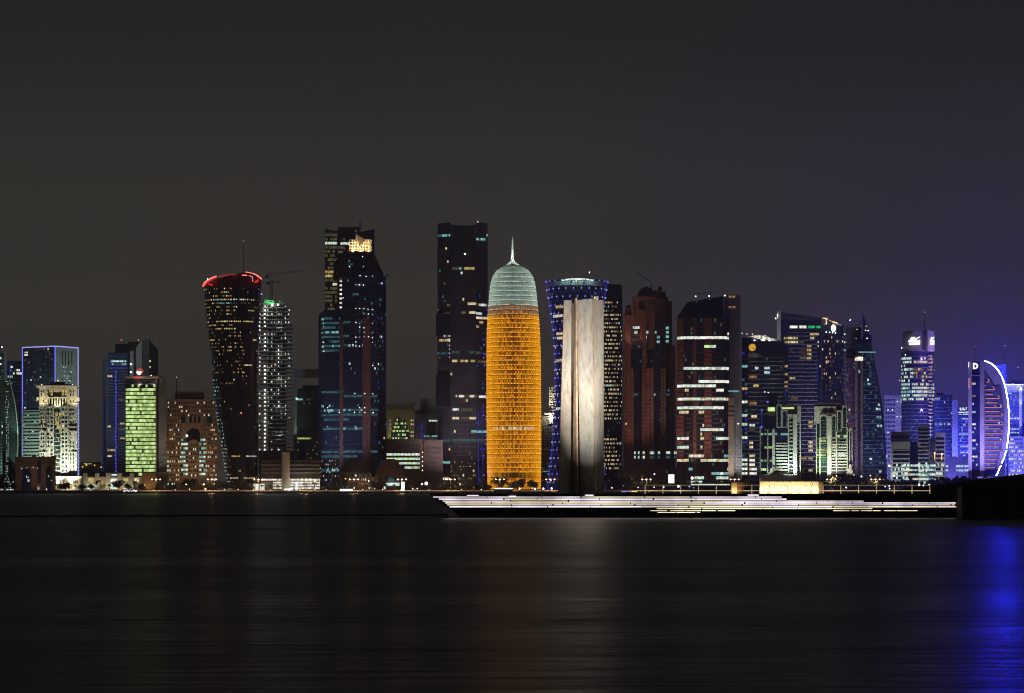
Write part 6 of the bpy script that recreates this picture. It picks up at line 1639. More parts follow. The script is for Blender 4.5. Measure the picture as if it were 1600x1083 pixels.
for x, y in ((1460.5, 709), (1471.5, 710)):
    b.strip([(x, y, -1), (x, y + 9, -1)], 0.9, 'lamp_gold', 'wall_lamp')
    b.dot(x, y - 0.6, 1.2, 'lamp_orange', 'wall_lamp', -1)
b.flood(1397, 762, -16, 1400, 715, 0, 17000, (0.85, 0.9, 1.0), 85); b.flood(1470, 762, -16, 1468, 715, 0, 12000, (0.8, 0.8, 1.0), 85); b.flood(1440, 762, -16, 1441, 712, 0, 8000, (0.85, 0.9, 1.0), 80)
b.dot(1389.5, 728, 1.8, 'lamp_white', 'street_light', -4)
b.done()

b = Bld('blue_block', 'dark blue flat block just right of the round tower', 1473, 2620, 'building')
b.box('wall', 1461, 1488, 617, None, 'glass_blue', 0, 26); b.box('roof_storey', 1463, 1474, 613.5, 617, 'panel_blue', 4, 18); b.wash((1475,), 420000, (0.28, 0.26, 1.0), 52, 680, 110, 740)
b.face((1461, -0.02), (1488, -0.02), 620, 757, 24, 10, lit=[(624.5, 1461, 1468, 'lit_blue'), (662.5, 1461, 1486, ['lit_blue', 'lit_teal'])], rnd=some((0.06, 'lit_teal'), (0.05, 'lit_blue')), pw=0.6, ph=0.45, slab=(0.15, 0.1, 'panel_blue'), minrun=99)
b.done()
b = Bld('lettered_block', 'blue block with white sign letters, left of the neon-edged tower', 1505, 2560, 'building')
b.box('wall', 1487.5, 1497, 625, None, 'panel_blue', 4, 30); b.box('wall', 1497.1, 1516, 637, None, 'glass_blue', 0, 26)
b.face((1498, -0.02), (1515, -0.02), 652, 757, 22, 8, lit=[(653, 1503, 1514, 'lit_blue'), (676, 1499, 1512, 'lit_blue'), (698, 1500, 1515, 'lit_blue'), (709, 1500, 1515, 'lit_cool')], rnd=some((0.12, 'lit_blue')), pw=0.7, ph=0.4, minrun=99, slab=(0.15, 0.1, 'panel_blue'))
b.wash((1492, 1508), 520000, (0.24, 0.22, 1.0), 52, 680, 110, 738)
for (x0, y0, x1, y1) in ((1499.4, 637.2, 1501.6, 640), (1500.8, 637.2, 1501.8, 642), (1503, 637.2, 1507, 638.2), (1504.4, 637.4, 1505.6, 640.8), (1503, 640, 1504.6, 641), (1505.6, 639.6, 1507.8, 641), (1509, 636.8, 1510, 640.8), (1509, 636.6, 1511, 637.6),
                         (1497.2, 643.6, 1505.6, 645), (1507, 643.4, 1515, 644.8), (1498, 646.8, 1502.6, 647.6), (1504.4, 646.6, 1513, 647.8)):
    b.slab('sign_letter', [(x0, y1), (x1, y1), (x1, y0), (x0, y0)], 'sign_blue', -0.7, -0.2)
b.done()
b = Bld('violet_podium', 'low violet wall building with white square windows left of the neon-edged tower', 1495, 2470, 'building')
b.box('wall', 1477.5, 1516, 715, None, 'panel_blue', 0, 22); b.box('cornice', 1477.5, 1516, 713.5, 715.2, 'panel_blue', -0.6, 22.5)
b.wash((1495,), 200000, (0.28, 0.22, 1.0), 45, 720)
for y in (728.5, 735):
    for x0, x1 in ((1478, 1481.5), (1494, 1497.4), (1497.8, 1501.2), (1501.6, 1505), (1507, 1509.8), (1510.2, 1513)):
        b.slab('window', [(x0, y + 1.6), (x1, y + 1.6), (x1, y - 1.6), (x0, y - 1.6)], 'lit_blue', -0.3, -0.02)
b.done()

# neon edged tower
b = Bld('neon_tower', 'curved sail-shaped tower with a glowing blue-white neon edge and coral floor lines', 1545, 2420)
NE = [(564, 1538), (565, 1542), (568, 1548), (573, 1554.5), (580, 1560), (590, 1565.5), (602, 1569.5), (620, 1573.2), (640, 1575.4), (660, 1575.8), (680, 1575), (700, 1572.5), (715, 1568.5), (725, 1564.5), (735, 1560), (745, 1556)]
b.box('wall', 1513, 1518.5, 565, None, 'panel_pale', -1, 22); b.box('glass_strip', 1518.6, 1531, 565, None, 'glass_blue', 1, 22); b.box('wall', 1531.1, 1538.2, 564.5, None, 'panel_pale', -1.2, 22)
b.piece('sail', lambda m: m.slab([(X(1538.2, b.D), b.z(745))] + [(X(1538.2, b.D), b.z(564.5))] + [(X(x - 0.6, b.D), b.z(y)) for y, x in NE[1:]], b.D + 2, b.D + 20, 'panel_pale'))
# pale rim of the sail, and the darker recess with floors
rim = [(1538.4, 580)] + [(x - 7 - 4 * (y < 600), y + 14 * (y < 600)) for y, x in NE[3:13]] + [(1554, 740), (1538.4, 745)]
b.piece('floor_recess', lambda m: m.slab([(X(x, b.D), b.z(y)) for x, y in rim], b.D + 1.4, b.D + 1.99, 'panel_blue'))
fls = [(597, 1541, 1548), (602, 1539, 1543), (609, 1540, 1556), (616, 1540, 1554), (622.5, 1540, 1564), (629.5, 1540, 1561), (636.5, 1539, 1568), (643, 1539, 1564), (650, 1539, 1569.5), (656.5, 1539, 1565), (663.5, 1539, 1570), (670, 1539, 1566), (677, 1539, 1570), (683.5, 1539, 1565), (690.5, 1539, 1569), (697, 1539, 1564), (704, 1539, 1567), (710.5, 1539, 1562), (717.5, 1539, 1562.5), (724, 1539, 1558), (731, 1539, 1557)]
for k, (y, x0, x1) in enumerate(fls):
    x1 -= 2.5
    b.strip([(x0, y, 0.8), (x1, y, 0.8)], 0.85, 'led_coral')
    if k % 2 == 0 and k < 15: b.strip([(x1, y, 0.8), (x1 - 0.2, y - 2.2, 0.8), (x1 - 2.2, y - 5.2, 0.8)], 0.7, 'led_coral')
    b.box('floor_ledge', 1538.4, x1 + 1, y + 0.7, y + 1.6, 'panel_blue', 0.2, 1.38)
b.face((1539, 1.35), (1566, 1.35), 612, 742, 20, 16, rnd=lambda px, py, r: 'lit_blue' if (px < interp(NE, py) - 10 and r.random() < 0.06) else None, pw=0.6, ph=0.35, minrun=99)
b.face((1519, 0.95), (1530.6, 0.95), 590, 742, 24, 4, lit=[(598.5, 1520, 1526, 'lit_white'), (618.5, 1520, 1526, 'lit_amber'), (645, 1520, 1526, 'lit_blue'), (665.5, 1520, 1526, 'lit_white'), (686, 1520, 1526, 'lit_white'), (699, 1520, 1526, 'lit_blue'), (712.5, 1520, 1528, 'lit_white')], rnd=some((0.06, 'lit_blue')), pw=0.7, ph=0.45, minrun=99)
b.box('ledge', 1518.6, 1531, 586, 587, 'panel_pale', 0.4, 0.98)
D_out = [(1520.6, 576.8), (1520.6, 567), (1524.5, 567.2), (1527.4, 569), (1528.6, 572), (1527.4, 574.8), (1524.5, 576.6)]
D_in = [(1522.6, 575), (1522.6, 569), (1524.2, 569.2), (1525.8, 570.4), (1526.4, 572), (1525.8, 573.6), (1524.2, 574.8)]
for k in range(7):
    k2 = (k + 1) % 7
    b.slab('sign_letter', [D_out[k], D_out[k2], D_in[k2], D_in[k]], 'sign_white', 0.2, 0.9, own=False)
for k in range(len(NE) - 1):
    (ya, xa), (yb, xb) = NE[k], NE[k + 1]
    if yb > 703 and k % 2: 
        ya, xa = ya + (yb - ya) * 0.25, xa + (xb - xa) * 0.25
    w = 1.15 if yb < 700 else 1.0
    b.strip([(xa + 0.7, ya, 4), (xb + 0.7, yb - (1.6 if yb > 703 else 0), 4)], w, 'neon_edge', 'neon_tube')
b.strip([(1513.6, 566, -1.8), (1513.2, 574, -1.8)], 0.8, 'led_pink'); b.strip([(1514, 591, -1.8), (1514, 607, -1.8)], 0.9, 'led_coral')
b.wash((1517, 1536), 150000, (0.42, 0.30, 1.0), 40, 660)
b.wash((1550, 1560), 170000, (0.30, 0.24, 1.0), 45, 620)
b.mast(1524, 566, 540.5, 0.4, 6); b.mast(1570, 600, 539, 0.45, 14)
b.strip([(1557, 572, 12), (1563, 569.5, 12), (1570, 568.3, 12)], 0.6, 'panel_grey', 'roof_arch'); b.strip([(1566, 586.5, 12), (1572, 586.5, 12)], 0.8, 'panel_grey', 'roof_arch')
b.box('core', 1557, 1572, 569, 640, 'panel_blue', 20.5, 30)
b.prism('podium', [(1510, -14), (1560, -14), (1590, -4), (1590, 10), (1510, 10)], 745, 748, 'panel_pale'); b.box('podium_leg', 1538, 1548, 748, None, 'panel_pale', -12, -8); b.box('podium_leg', 1512, 1516, 748, None, 'panel_pale', -12, -8)
b.box('podium_hall', 1512, 1588, 745.5, None, 'panel_blue', -6, 10)
b.done()

# classical blue tower at right edge
b = Bld('crowned_tower', 'blue lit tower with a white floodlit pointed crown at the right edge', 1590, 2560)
b.box('wall', 1570, 1604, 601, None, 'panel_blue', 0, 28); b.box('wall', 1604.1, 1640, 640, None, 'panel_blue', 0, 28)
b.piece('crown_roof', lambda m: m.loft([[b.pt(1572, 600.5, -2), b.pt(1606, 600.5, -2), b.pt(1606, 600.5, 28), b.pt(1572, 600.5, 28)], [b.pt(1581, 594, 8), b.pt(1594, 594, 8), b.pt(1594, 594, 18), b.pt(1581, 594, 18)]], 'stone_white'))
b.box('cornice', 1571, 1607, 600, 602, 'stone_white', -3, 29)
b.piece('corner_column', lambda m: m.tube([b.pt(1595, 768, -1.5), b.pt(1595, 606, -1.5)], 1.7, 'stone_white', 10))
for x in (1577, 1587, 1598): b.flood(x, 606, -10, x, 598, 2, 5200, (0.92, 1.0, 0.95), 110)
b.flood(1595, 640, -9, 1595, 612, 0, 5200, (1, 0.96, 0.9), 60); b.dot(1595, 607.5, 1.8, 'lamp_white', 'facade_light', -4)
b.face((1571, -0.02), (1593, -0.02), 612, 757, 26, 9, lit=[(612, 1573, 1580, 'lit_blue'), (655, 1575, 1592, 'lit_white'), (668, 1577, 1592, 'lit_blue'), (674, 1577, 1592, 'lit_blue')], rnd=some((0.10, 'lit_blue'), (0.06, 'lit_cool')), glass='glass_blue', pw=0.6, ph=0.4, minrun=99)
b.box('front_block', 1576, 1612, 682, None, 'panel_grey', -14, -1)
b.face((1576, -14.05), (1612, -14.05), 684, 757, 12, 14, rnd=some((0.45, 'lit_warm'), (0.25, 'lit_white')), glass='glass_blue', pw=0.7, ph=0.38, minrun=99)
b.wash((1590,), 480000, (0.25, 0.28, 1.0), 70, 670)
b.mast(1590.5, 595, 573, 0.4, 12)
b.done()

# ---------------------------------------------------------------- waterfront: trees, lamps, signs, cars, boats
def round_tree(seed, h=9.0, w=9.0, mat='foliage', nleaf=520):
    rng = random.Random(seed)
    m = MB()
    m.tube([(0, 0, -0.05), (0.1, 0, h * 0.25), (0.0, 0.1, h * 0.5)], [0.28, 0.2, 0.12], 'bark', 7)
    for k in range(5):
        a = k * 1.26 + rng.random()
        m.tube([(0, 0, h * 0.28), (math.cos(a) * w * 0.16, math.sin(a) * w * 0.16, h * 0.48), (math.cos(a) * w * 0.3, math.sin(a) * w * 0.3, h * 0.66)], [0.14, 0.09, 0.04], 'bark', 5)
    trunk = m
    m = MB()
    lumps = [(rng.uniform(-0.3, 0.3) * w, rng.uniform(-0.3, 0.3) * w, h * rng.uniform(0.42, 0.78), w * rng.uniform(0.17, 0.28)) for _ in range(11)]
    for i in range(nleaf):
        x, y, z, r = rng.choice(lumps)
        d = Vector((rng.gauss(0, 1), rng.gauss(0, 1), rng.gauss(0, 0.85))).normalized() * r * rng.uniform(0.55, 1.08)
        c = Vector((x, y, z)) + d
        u = Vector((rng.uniform(-1, 1), rng.uniform(-1, 1), rng.uniform(-1, 1))).normalized()
        v = u.cross(d.normalized() + Vector((0.01, 0.02, 0.03))).normalized()
        s_ = rng.uniform(0.28, 0.62)
        m.quad(c - u * s_ - v * s_ * 0.6, c + u * s_ - v * s_ * 0.6, c + u * s_ * 0.8 + v * s_ * 0.6, c - u * s_ * 0.8 + v * s_ * 0.6, mat)
    return trunk, m
def palm(seed, h=8.0):
    rng = random.Random(seed)
    t = MB(); lean = rng.uniform(-0.5, 0.5)
    t.tube([(0, 0, -0.05), (lean * 0.3, 0, h * 0.4), (lean, 0.1, h * 0.78)], [0.30, 0.22, 0.20], 'bark', 7)
    m = MB(); top = Vector((lean, 0.1, h * 0.78))
    for k in range(20):
        a = k * 2.4 + rng.uniform(-0.2, 0.2); el = rng.uniform(-0.35, 1.0); L = rng.uniform(2.1, 2.9)
        d = Vector((math.cos(a), math.sin(a), 0)); prev = top; side = Vector((-math.sin(a), math.cos(a), 0))
        for i in range(5):
            f = (i + 1) / 5
            p = top + d * L * f * math.cos(el * 0.7) + Vector((0, 0, L * (f * math.sin(el) - 0.75 * f * f)))
            w0, w1 = 0.42 * math.sin(math.pi * (0.15 + 0.8 * i / 5)), 0.42 * math.sin(math.pi * (0.15 + 0.8 * (i + 1) / 5))
            for sg in (-1, 1):
                dr = Vector((0, 0, -0.22))
                m.quad(prev, p, p + (side * sg + dr) * w1, prev + (side * sg + dr) * w0, 'palm_leaf')
            prev = p
    return t, m
protos = {}
for i in range(4): protos['r%d' % i] = round_tree(20 + i, 9, 9.5, 'foliage' if i % 2 else 'foliage_dark')
for i in range(3): protos['p%d' % i] = palm(40 + i)
made = {}
def tree(kind, px, D, h_px, label, group, wide=1.0):
    base = 9.0 if kind[0] == 'r' else 8.0
    sc = h_px * D / F / base * 1.0
    name = 'round_tree' if kind[0] == 'r' else 'palm_tree'
    loc = (X(px, D), D, GROUND)
    if kind not in made:
        r = empty(name, (0, 0, 0), label, 'tree', group)
        protos[kind][0].build('trunk', r); protos[kind][1].build('crown', r, recalc=False)
        made[kind] = r
    else:
        r = copy_tree(made[kind]); r['label'] = label; r['group'] = group
    r.location = loc; r.scale = (sc * wide, sc * wide, sc); r.rotation_euler = (0, 0, (px * 1.7) % 6.28)
    return r
GP, GR = 'palm trees along the far promenade', 'round trees along the far promenade'
spots = [(8, 'left'), ]
PAL = [(118, 12, 'palm at the left foot of the low cream pavilion'), (153, 21, 'tall palm standing before the second turret of the cream pavilion'), (171, 13, 'short palm before the middle of the cream pavilion'),
       (211, 19, 'palm before the lit end arcade of the cream pavilion'), (236, 12, 'palm below the tan end block of the cream pavilion'), (258, 12, 'palm just right of the streetlamp by the green office'),
       (285, 17, 'palm left of the middle of the tan grid office'), (303, 24, 'tallest palm before the tan grid office'), (318, 20, 'palm before the right half of the tan grid office'),
       (366, 12, 'palm at the foot of the leaning red-crowned tower'), (409, 13, 'palm before the bright canopy of the parking building'), (422, 12, 'second palm right of the bright canopy, before the parking building'), (434, 12, 'palm just left of the round stair shaft'),
       (476, 16, 'palm before the brightest floors right of the stair shaft'), (491, 17, 'palm at the right end of the parking building'), (546, 14, 'palm right of the bright white roadside box'), (572, 13, 'palm left of the brown faceted dome'),
       (604, 14, 'palm under the brown faceted dome'), (616, 13, 'palm left of the white roadside pylon'), (659, 14, 'palm right of the white roadside pylon'), (671, 15, 'palm left of the white floodlight by the brown slab tower'),
       (712, 12, 'palm at the foot of the brown slab tower'), (1052, 14, 'palm silhouetted against the white square sign panel')]
for k, (px, h, lab) in enumerate(PAL): tree('p%d' % (k % 3), px, 2278 + (k % 4) * 3, h, 'small ' + lab if h < 14 else lab, GP)
RND = [(6, 16, 1.2, 'dark round tree in the far left corner of the shore'), (20, 13, 1.1, 'second dark tree from the left, before the slim curved tower'), (95, 11, 1.0, 'small dark tree at the right foot of the arched brown hall'), (103, 16, 1.2, 'reddish dark tree left of the cream pavilion'),
       (128, 12, 1.2, 'low dark tree by the left turret of the cream pavilion'), (142, 12, 1.2, 'dark tree before the first lit arcade of the cream pavilion'), (186, 18, 1.1, 'tall dark tree before the fourth turret of the cream pavilion'), (200, 14, 1.1, 'dark tree right of the fourth turret of the cream pavilion'),
       (222, 13, 1.1, 'dark tree where the pavilion meets its tan end block'), (270, 13, 1.0, 'dark tree before the left bays of the tan grid office'), (294, 20, 1.0, 'dark leafy tree in the middle of the tan grid office front'), (327, 15, 1.1, 'dark tree at the right corner of the tan grid office'),
       (342, 17, 1.2, 'bushy dark tree at the left foot of the leaning tower'), (354, 15, 1.2, 'dark tree before the left corner of the leaning tower'), (381, 16, 1.1, 'dark tree before the middle of the leaning tower'), (392, 14, 1.1, 'dark tree at the right foot of the leaning tower'),
       (508, 13, 1.1, 'dark tree before the left foot of the navy tower'), (523, 12, 1.1, 'dark tree left of the bright white roadside box'), (586, 16, 1.1, 'dark tree between the two faceted halls'), (643, 13, 1.1, 'dark tree right of the brown faceted dome'), (690, 13, 1.1, 'dark tree below the lit podium letters'),
       (727, 14, 1.1, 'dark tree below the middle of the brown slab tower'), (748, 13, 1.2, 'dark tree between the brown slab tower and the orange tower'), (764, 12, 1.1, 'small dark tree at the left foot of the orange tower'),
       (783, 24, 1.25, 'biggest dark tree before the left half of the orange tower'), (800, 14, 1.2, 'low dark tree before the middle of the orange tower'), (813, 20, 1.1, 'dark tree right of the middle of the orange tower'), (832, 20, 1.1, 'dark tree before the right half of the orange tower'),
       (948, 31, 1.05, 'large round dark tree right of the foot of the steel sculpture'), (966, 20, 1.1, 'dark tree right of the large round tree by the sculpture'), (985, 23, 1.1, 'floodlit green tree below the ornate domed tower'), (1003, 20, 1.1, 'dark tree below the middle of the ornate domed tower'),
       (1030, 20, 1.2, 'dark tree left of the white square sign panel'), (1068, 18, 1.1, 'dark tree right of the white square sign panel'), (1086, 16, 1.3, 'dark tree below the left half of the white banded tower'), (1103, 18, 1.4, 'wide dark tree below the middle of the white banded tower'), (1120, 16, 1.3, 'dark tree below the right half of the white banded tower'),
       (1172, 17, 1.3, 'dark tree below the blue tower with the orange disc'), (1222, 15, 1.3, 'dark tree below the darker arcade block'), (1245, 15, 1.3, 'dark tree at the right foot of the darker arcade block'), (1262, 17, 1.3, 'dark tree between the two arcade blocks'),
       (1300, 23, 1.3, 'dark tree at the left foot of the brighter arcade block'), (1318, 28, 1.3, 'tall dark tree before the gate of the brighter arcade block'), (1338, 25, 1.3, 'dark tree right of the brighter arcade block'), (1356, 22, 1.3, 'dark tree below the spire tower'), (1374, 24, 1.3, 'dark tree left of the striped white block'),
       (1392, 18, 1.3, 'dark tree at the left corner of the striped white block'), (1412, 20, 1.2, 'dark tree before the bright base of the striped white block'), (1437, 16, 1.2, 'dark tree before the middle of the striped white block'),
       (1464, 23, 1.3, 'dark tree at the right corner of the striped white block'), (1480, 22, 1.3, 'dark tree below the violet podium windows'), (1497, 24, 1.4, 'wide dark tree right of the violet podium windows'), (1514, 26, 1.4, 'dark tree left below the neon-edged tower'), (1530, 24, 1.3, 'dark tree before the podium of the neon-edged tower')]
for k, (px, h, w, lab) in enumerate(RND):
    tree('r%d' % (k % 4), px, 2284 + (k % 5) * 4 if px < 1280 else 2276 + (k % 3) * 3, h, lab, GR, w)
lamp('tree_light', made['r0'], (0, 0, 0), 0.001, (1, 1, 1)) if False else None

# triple-headed street lamps
def street_lamp():
    r = empty('street_lamp', (0, 0, 0), 'x', 'street lamp', 'street lamps along the far promenade')
    m = MB(); m.tube([(0, 0, -0.05), (0, 0, 5), (0, 0, 10.3)], [0.16, 0.12, 0.09], 'metal_dark', 7); m.build('pole', r)
    m = MB(); m.tube([(-3.6, 0, 10.2), (0, 0, 10.35), (3.6, 0, 10.2)], 0.07, 'metal_dark', 5); m.build('cross_arm', r)
    for x in (-3.6, 0, 3.6):
        m = MB(); m.ball((x, -0.1, 10.35), 0.68, 'lamp_orange', 8, 0.55); m.build('lamp_head', r)
    return r
SL = [(244, 'street lamp with three orange heads before the green-lit office'), (331, 'three-headed street lamp at the right corner of the tan grid office'), (404, 'three-headed street lamp before the canopy of the parking building'), (478, 'three-headed street lamp right of the round stair shaft'),
      (553, 'three-headed street lamp before the black faceted roof hall'), (628, 'three-headed street lamp above the white roadside pylon'), (704, 'three-headed street lamp beside the lit podium letters'), (781, 'three-headed street lamp before the foot of the orange tower'),
      (860, 'three-headed street lamp left of the foot of the steel sculpture'), (1010, 'three-headed street lamp below the ornate domed tower'), (1148, 'three-headed street lamp above the small golden lit block'), (1299, 'three-headed street lamp at the left foot of the brighter arcade block'), (1368, 'three-headed street lamp below the foot of the spire tower')]
proto_l = street_lamp()
for k, (px, lab) in enumerate(SL):
    r = proto_l if k == 0 else copy_tree(proto_l)
    D = 2272.0
    r.location = (X(px, D), D, GROUND); r['label'] = lab
    lamp('street_light', None, (X(px, D), D - 1.2, GROUND + 9.6), 12500, (1.0, 0.62, 0.34), radius=1.2)
for px in (40, 130, 180, 935, 1080, 1225, 1440, 1520): pass

# lit signs, boxes and shore lights
def lit_panel(name, px0, px1, y0, y1, mat, label, cat, D=2268, post=True, light=0):
    r = empty(name, (X((px0 + px1) / 2, D), D, GROUND), label, cat)
    m = MB(); m.box(X(px0, D), X(px1, D), D, D + 0.5, Z(y1, D), Z(y0, D), mat); m.build('light_panel', r)
    m = MB(); m.box(X(px0 - 0.25, D), X(px1 + 0.25, D), D + 0.52, D + 0.8, GROUND - 0.05, Z(y0 - 0.3, D), 'metal_dark'); m.build('back_frame', r)
    if light: lamp('panel_light', r, ((X((px0 + px1) / 2, D)), D - 2.5, Z((y0 + y1) / 2, D)), light, (1, 0.95, 0.9))
    return r
lit_panel('roadside_box', 531, 551, 764.2, 767.4, 'sign_white', 'long bright white roadside box before the navy tower', 'light box')
lit_panel('sign_pylon', 627, 632, 753, 767.2, 'sign_white', 'tall white glowing pylon beside the road, right of the brown dome', 'sign')
lit_panel('billboard', 1044.5, 1053.5, 741.5, 755, 'sign_white', 'white glowing square sign panel below the ornate tower', 'sign', 2300)
lit_panel('kiosk_sign', 772, 801, 762.6, 764.2, 'sign_white', 'thin white light strip of a kiosk before the orange tower', 'kiosk light')
lit_panel('promenade_light_box', 1080, 1140, 756.4, 758.2, 'lit_cool', 'row of small white shop lights below the banded tower', 'shop light')
def flood_head(px, py, r_px, label, D=2274, mat='lamp_white', power=1500):
    r = empty('floodlight_mast', (X(px, D), D, GROUND), label, 'floodlight')
    m = MB(); m.ball(V(px, py, D), r_px * D / F, mat, 8); m.build('lamp_head', r)
    m = MB(); m.tube([(X(px, D), D + 0.2, GROUND - 0.05), (X(px, D), D + 0.2, Z(py, D))], 0.09, 'metal_dark', 6); m.build('pole', r)
    if power: lamp('flood', r, V(px, py, D) + Vector((0, -1.5, 0)), power, (1, 0.96, 0.92))
flood_head(666, 755.5, 2.6, 'bright white floodlight left of the brown slab tower'); flood_head(659.5, 756.3, 1.3, 'smaller white light beside the bright floodlight', power=0)
flood_head(1081.5, 747, 2.2, 'round white globe light below the banded tower', 2296, power=800); flood_head(1060, 760, 2.0, 'white light at ground level right of the white sign panel', power=2500, mat='lamp_green')
for px, py, r_, mt, lab in ((132.5, 768, 1.4, 'led_lilac', 'violet-white light by the left turret of the cream pavilion'), (193.5, 767.5, 0.9, 'lamp_white', 'small white light below the cream pavilion middle'), (226, 758, 1.0, 'lamp_gold', 'golden lantern on the tan end block corner'),
                        (291, 757, 1.3, 'lamp_orange', 'orange lantern left of the tan office middle'), (318, 757, 1.3, 'lamp_orange', 'orange lantern before the right bays of the tan office'), (321, 764, 2.0, 'lamp_gold', 'large golden lantern low before the tan office'), (492, 752, 1.6, 'lamp_gold', 'golden lantern at the right end of the parking building'),
                        (540, 748, 1.2, 'lamp_gold', 'amber lantern left of the black faceted roof hall'), (576, 751.6, 1.1, 'lamp_white', 'white lantern left of the brown dome'), (559, 768, 1.0, 'lamp_white', 'low white lantern below the black faceted roof'), (645, 763.8, 1.0, 'lamp_white', 'low white lantern right of the white pylon'), (652, 763.6, 1.0, 'lamp_white', 'second low lantern right of the white pylon'),
                        (812, 763.6, 1.6, 'lamp_white', 'white lantern before the middle of the orange tower'), (831.5, 762.8, 1.2, 'led_pink', 'pinkish lantern before the right half of the orange tower'), (836, 763.8, 1.7, 'lamp_white', 'bright white lantern at the right foot of the orange tower'), (849, 763.6, 1.9, 'lamp_white', 'bright white lantern just right of the orange tower'), (862, 763.4, 1.9, 'lamp_white', 'bright white lantern left of the sculpture foot'),
                        (956, 762.4, 1.4, 'led_pink', 'pinkish lantern under the large round tree'), (974, 759, 1.0, 'led_lilac', 'violet lantern right of the large round tree'), (997, 761.5, 1.2, 'led_pink', 'pinkish lantern left of the pier railing start'), (1022, 761.4, 1.3, 'led_pink', 'pale lantern behind the first railing bay'), (1037, 761, 1.2, 'lamp_white', 'white lantern behind the second railing post'),
                        (1077.5, 760.5, 1.5, 'led_lilac', 'violet lantern below the round globe light'), (1084, 762.3, 1.0, 'led_lilac', 'small violet lantern right of the globe light'), (1022.5, 741, 1.3, 'lamp_white', 'white lantern right of the three-headed lamp by the ornate tower'), (1307, 743.5, 1.3, 'lamp_orange', 'orange lantern before the brighter arcade block'), (1322, 762, 1.3, 'lamp_white', 'white lantern behind the railing below the arcade gate'),
                        (1346, 744.5, 1.4, 'lamp_white', 'white lantern on the left below the spire tower'), (1360, 743.2, 1.1, 'lamp_orange', 'orange lantern right below the spire tower'), (1383, 760.4, 1.3, 'led_pink', 'pinkish lantern left of the striped white block'), (1389.5, 759.5, 1.2, 'lamp_white', 'white lantern below the left corner of the striped block'), (1390, 763.5, 1.3, 'lamp_white', 'lower white lantern below the left corner of the striped block'),
                        (1397, 744, 1.4, 'lamp_orange', 'orange lantern against the striped block'), (1436, 757.5, 2.2, 'lamp_white', 'bright white lantern before the striped block middle'), (1443, 758.6, 1.4, 'lamp_white', 'white lantern right of the brightest one before the striped block'), (1452, 757.4, 1.4, 'lamp_white', 'white lantern near the end of the pier railing'), (1460.5, 759, 1.7, 'lamp_white', 'white lantern right of the end of the railing'), (1475, 757.6, 1.1, 'lamp_white', 'small white lantern on the dark bank skyline')):
    D = 2266.0
    r = empty('lantern', (X(px, D), D, GROUND), lab, 'lantern', 'lanterns along the far promenade')
    m = MB(); m.ball(V(px, py, D), r_ * D / F * 0.8, mt, 8); m.build('globe', r)
    m = MB(); m.tube([(X(px, D), D + 0.1, -0.05 + (GROUND if py < 767 else 1.0)), (X(px, D), D + 0.1, Z(py, D))], 0.06, 'metal_dark', 5); m.build('pole', r)

# bollard lights added on the promenade edge, standing for scattered small shore lights
rb = random.Random(8)
proto_b = None
MARKS = [(88, 'the cream classical tower'), (128, 'the cream pavilion'), (224, 'the green-lit office'), (262, 'the tan grid office'), (338, 'the leaning red-crowned tower'), (406, 'the parking building'), (500, 'the navy tower'), (584, 'the brown dome'), (640, 'the banded white office'), (684, 'the brown slab tower'), (760, '')]
ORD = ['first', 'second', 'third', 'fourth', 'fifth', 'sixth']
for (x0, what), (x1, _) in zip(MARKS, MARKS[1:]):
    nb = max(1, min(5, int((x1 - x0) / 22)))
    for q in range(nb):
        px = x0 + (q + 0.5) * (x1 - x0) / nb + rb.uniform(-5, 5)
        D = 2259.0 + rb.uniform(0, 4)
        lab = ('added warm bollard light on the shore edge below ' + what) if nb == 1 else (ORD[q] + ' added warm bollard light, counted from the left, below ' + what)
        if proto_b is None:
            r = proto_b = empty('added_bollard_light', (0, 0, 0), lab, 'bollard light', 'added bollard lights on the far promenade')
            m = MB(); m.tube([(0, 0, -0.05), (0, 0, 0.95)], 0.09, 'metal_dark', 6); m.build('post', proto_b)
            m = MB(); m.ball((0, -0.05, 1.1), 0.27, 'lamp_orange', 6); m.build('lamp_head', proto_b)
        else:
            r = copy_tree(proto_b); r['label'] = lab
        r.location = (X(px, D), D, GROUND); r.scale = (1, 1, rb.uniform(0.8, 1.6))

# cars on the corniche road
def car(body):
    r = empty('parked_car', (0, 0, 0), 'x', 'car', 'cars on the corniche road')
    m = MB(); m.slab([(-2.2, 0.35), (2.2, 0.35), (2.25, 0.75), (1.3, 0.95), (0.7, 1.42), (-1.0, 1.45), (-1.75, 1.0), (-2.2, 0.9)], -0.85, 0.85, body); m.build('body', r)
    m = MB(); m.slab([(-1.4, 0.98), (1.1, 0.98), (0.62, 1.36), (-0.92, 1.39)], -0.87, 0.87, 'glass_black'); m.build('side_glass', r)
    for x in (-1.35, 1.35):
        for y in (-0.8, 0.8):
            m = MB(); m.loft([[(x + 0.33 * math.cos(k * math.pi / 5), y + d, 0.33 + 0.33 * math.sin(k * math.pi / 5)) for k in range(10)] for d in (-0.1, 0.1)], 'rubber'); m.build('wheel', r)
    for y in (-0.55, 0.55):
        m = MB(); m.box(2.2, 2.28, y - 0.16, y + 0.16, 0.55, 0.75, 'lamp_white'); m.build('headlight', r)
        m = MB(); m.box(-2.27, -2.2, y - 0.16, y + 0.16, 0.62, 0.82, 'led_red'); m.build('tail_light', r)
    return r
cars = {k: car(k) for k in ('car_white', 'car_dark', 'car_red')}
used = set()
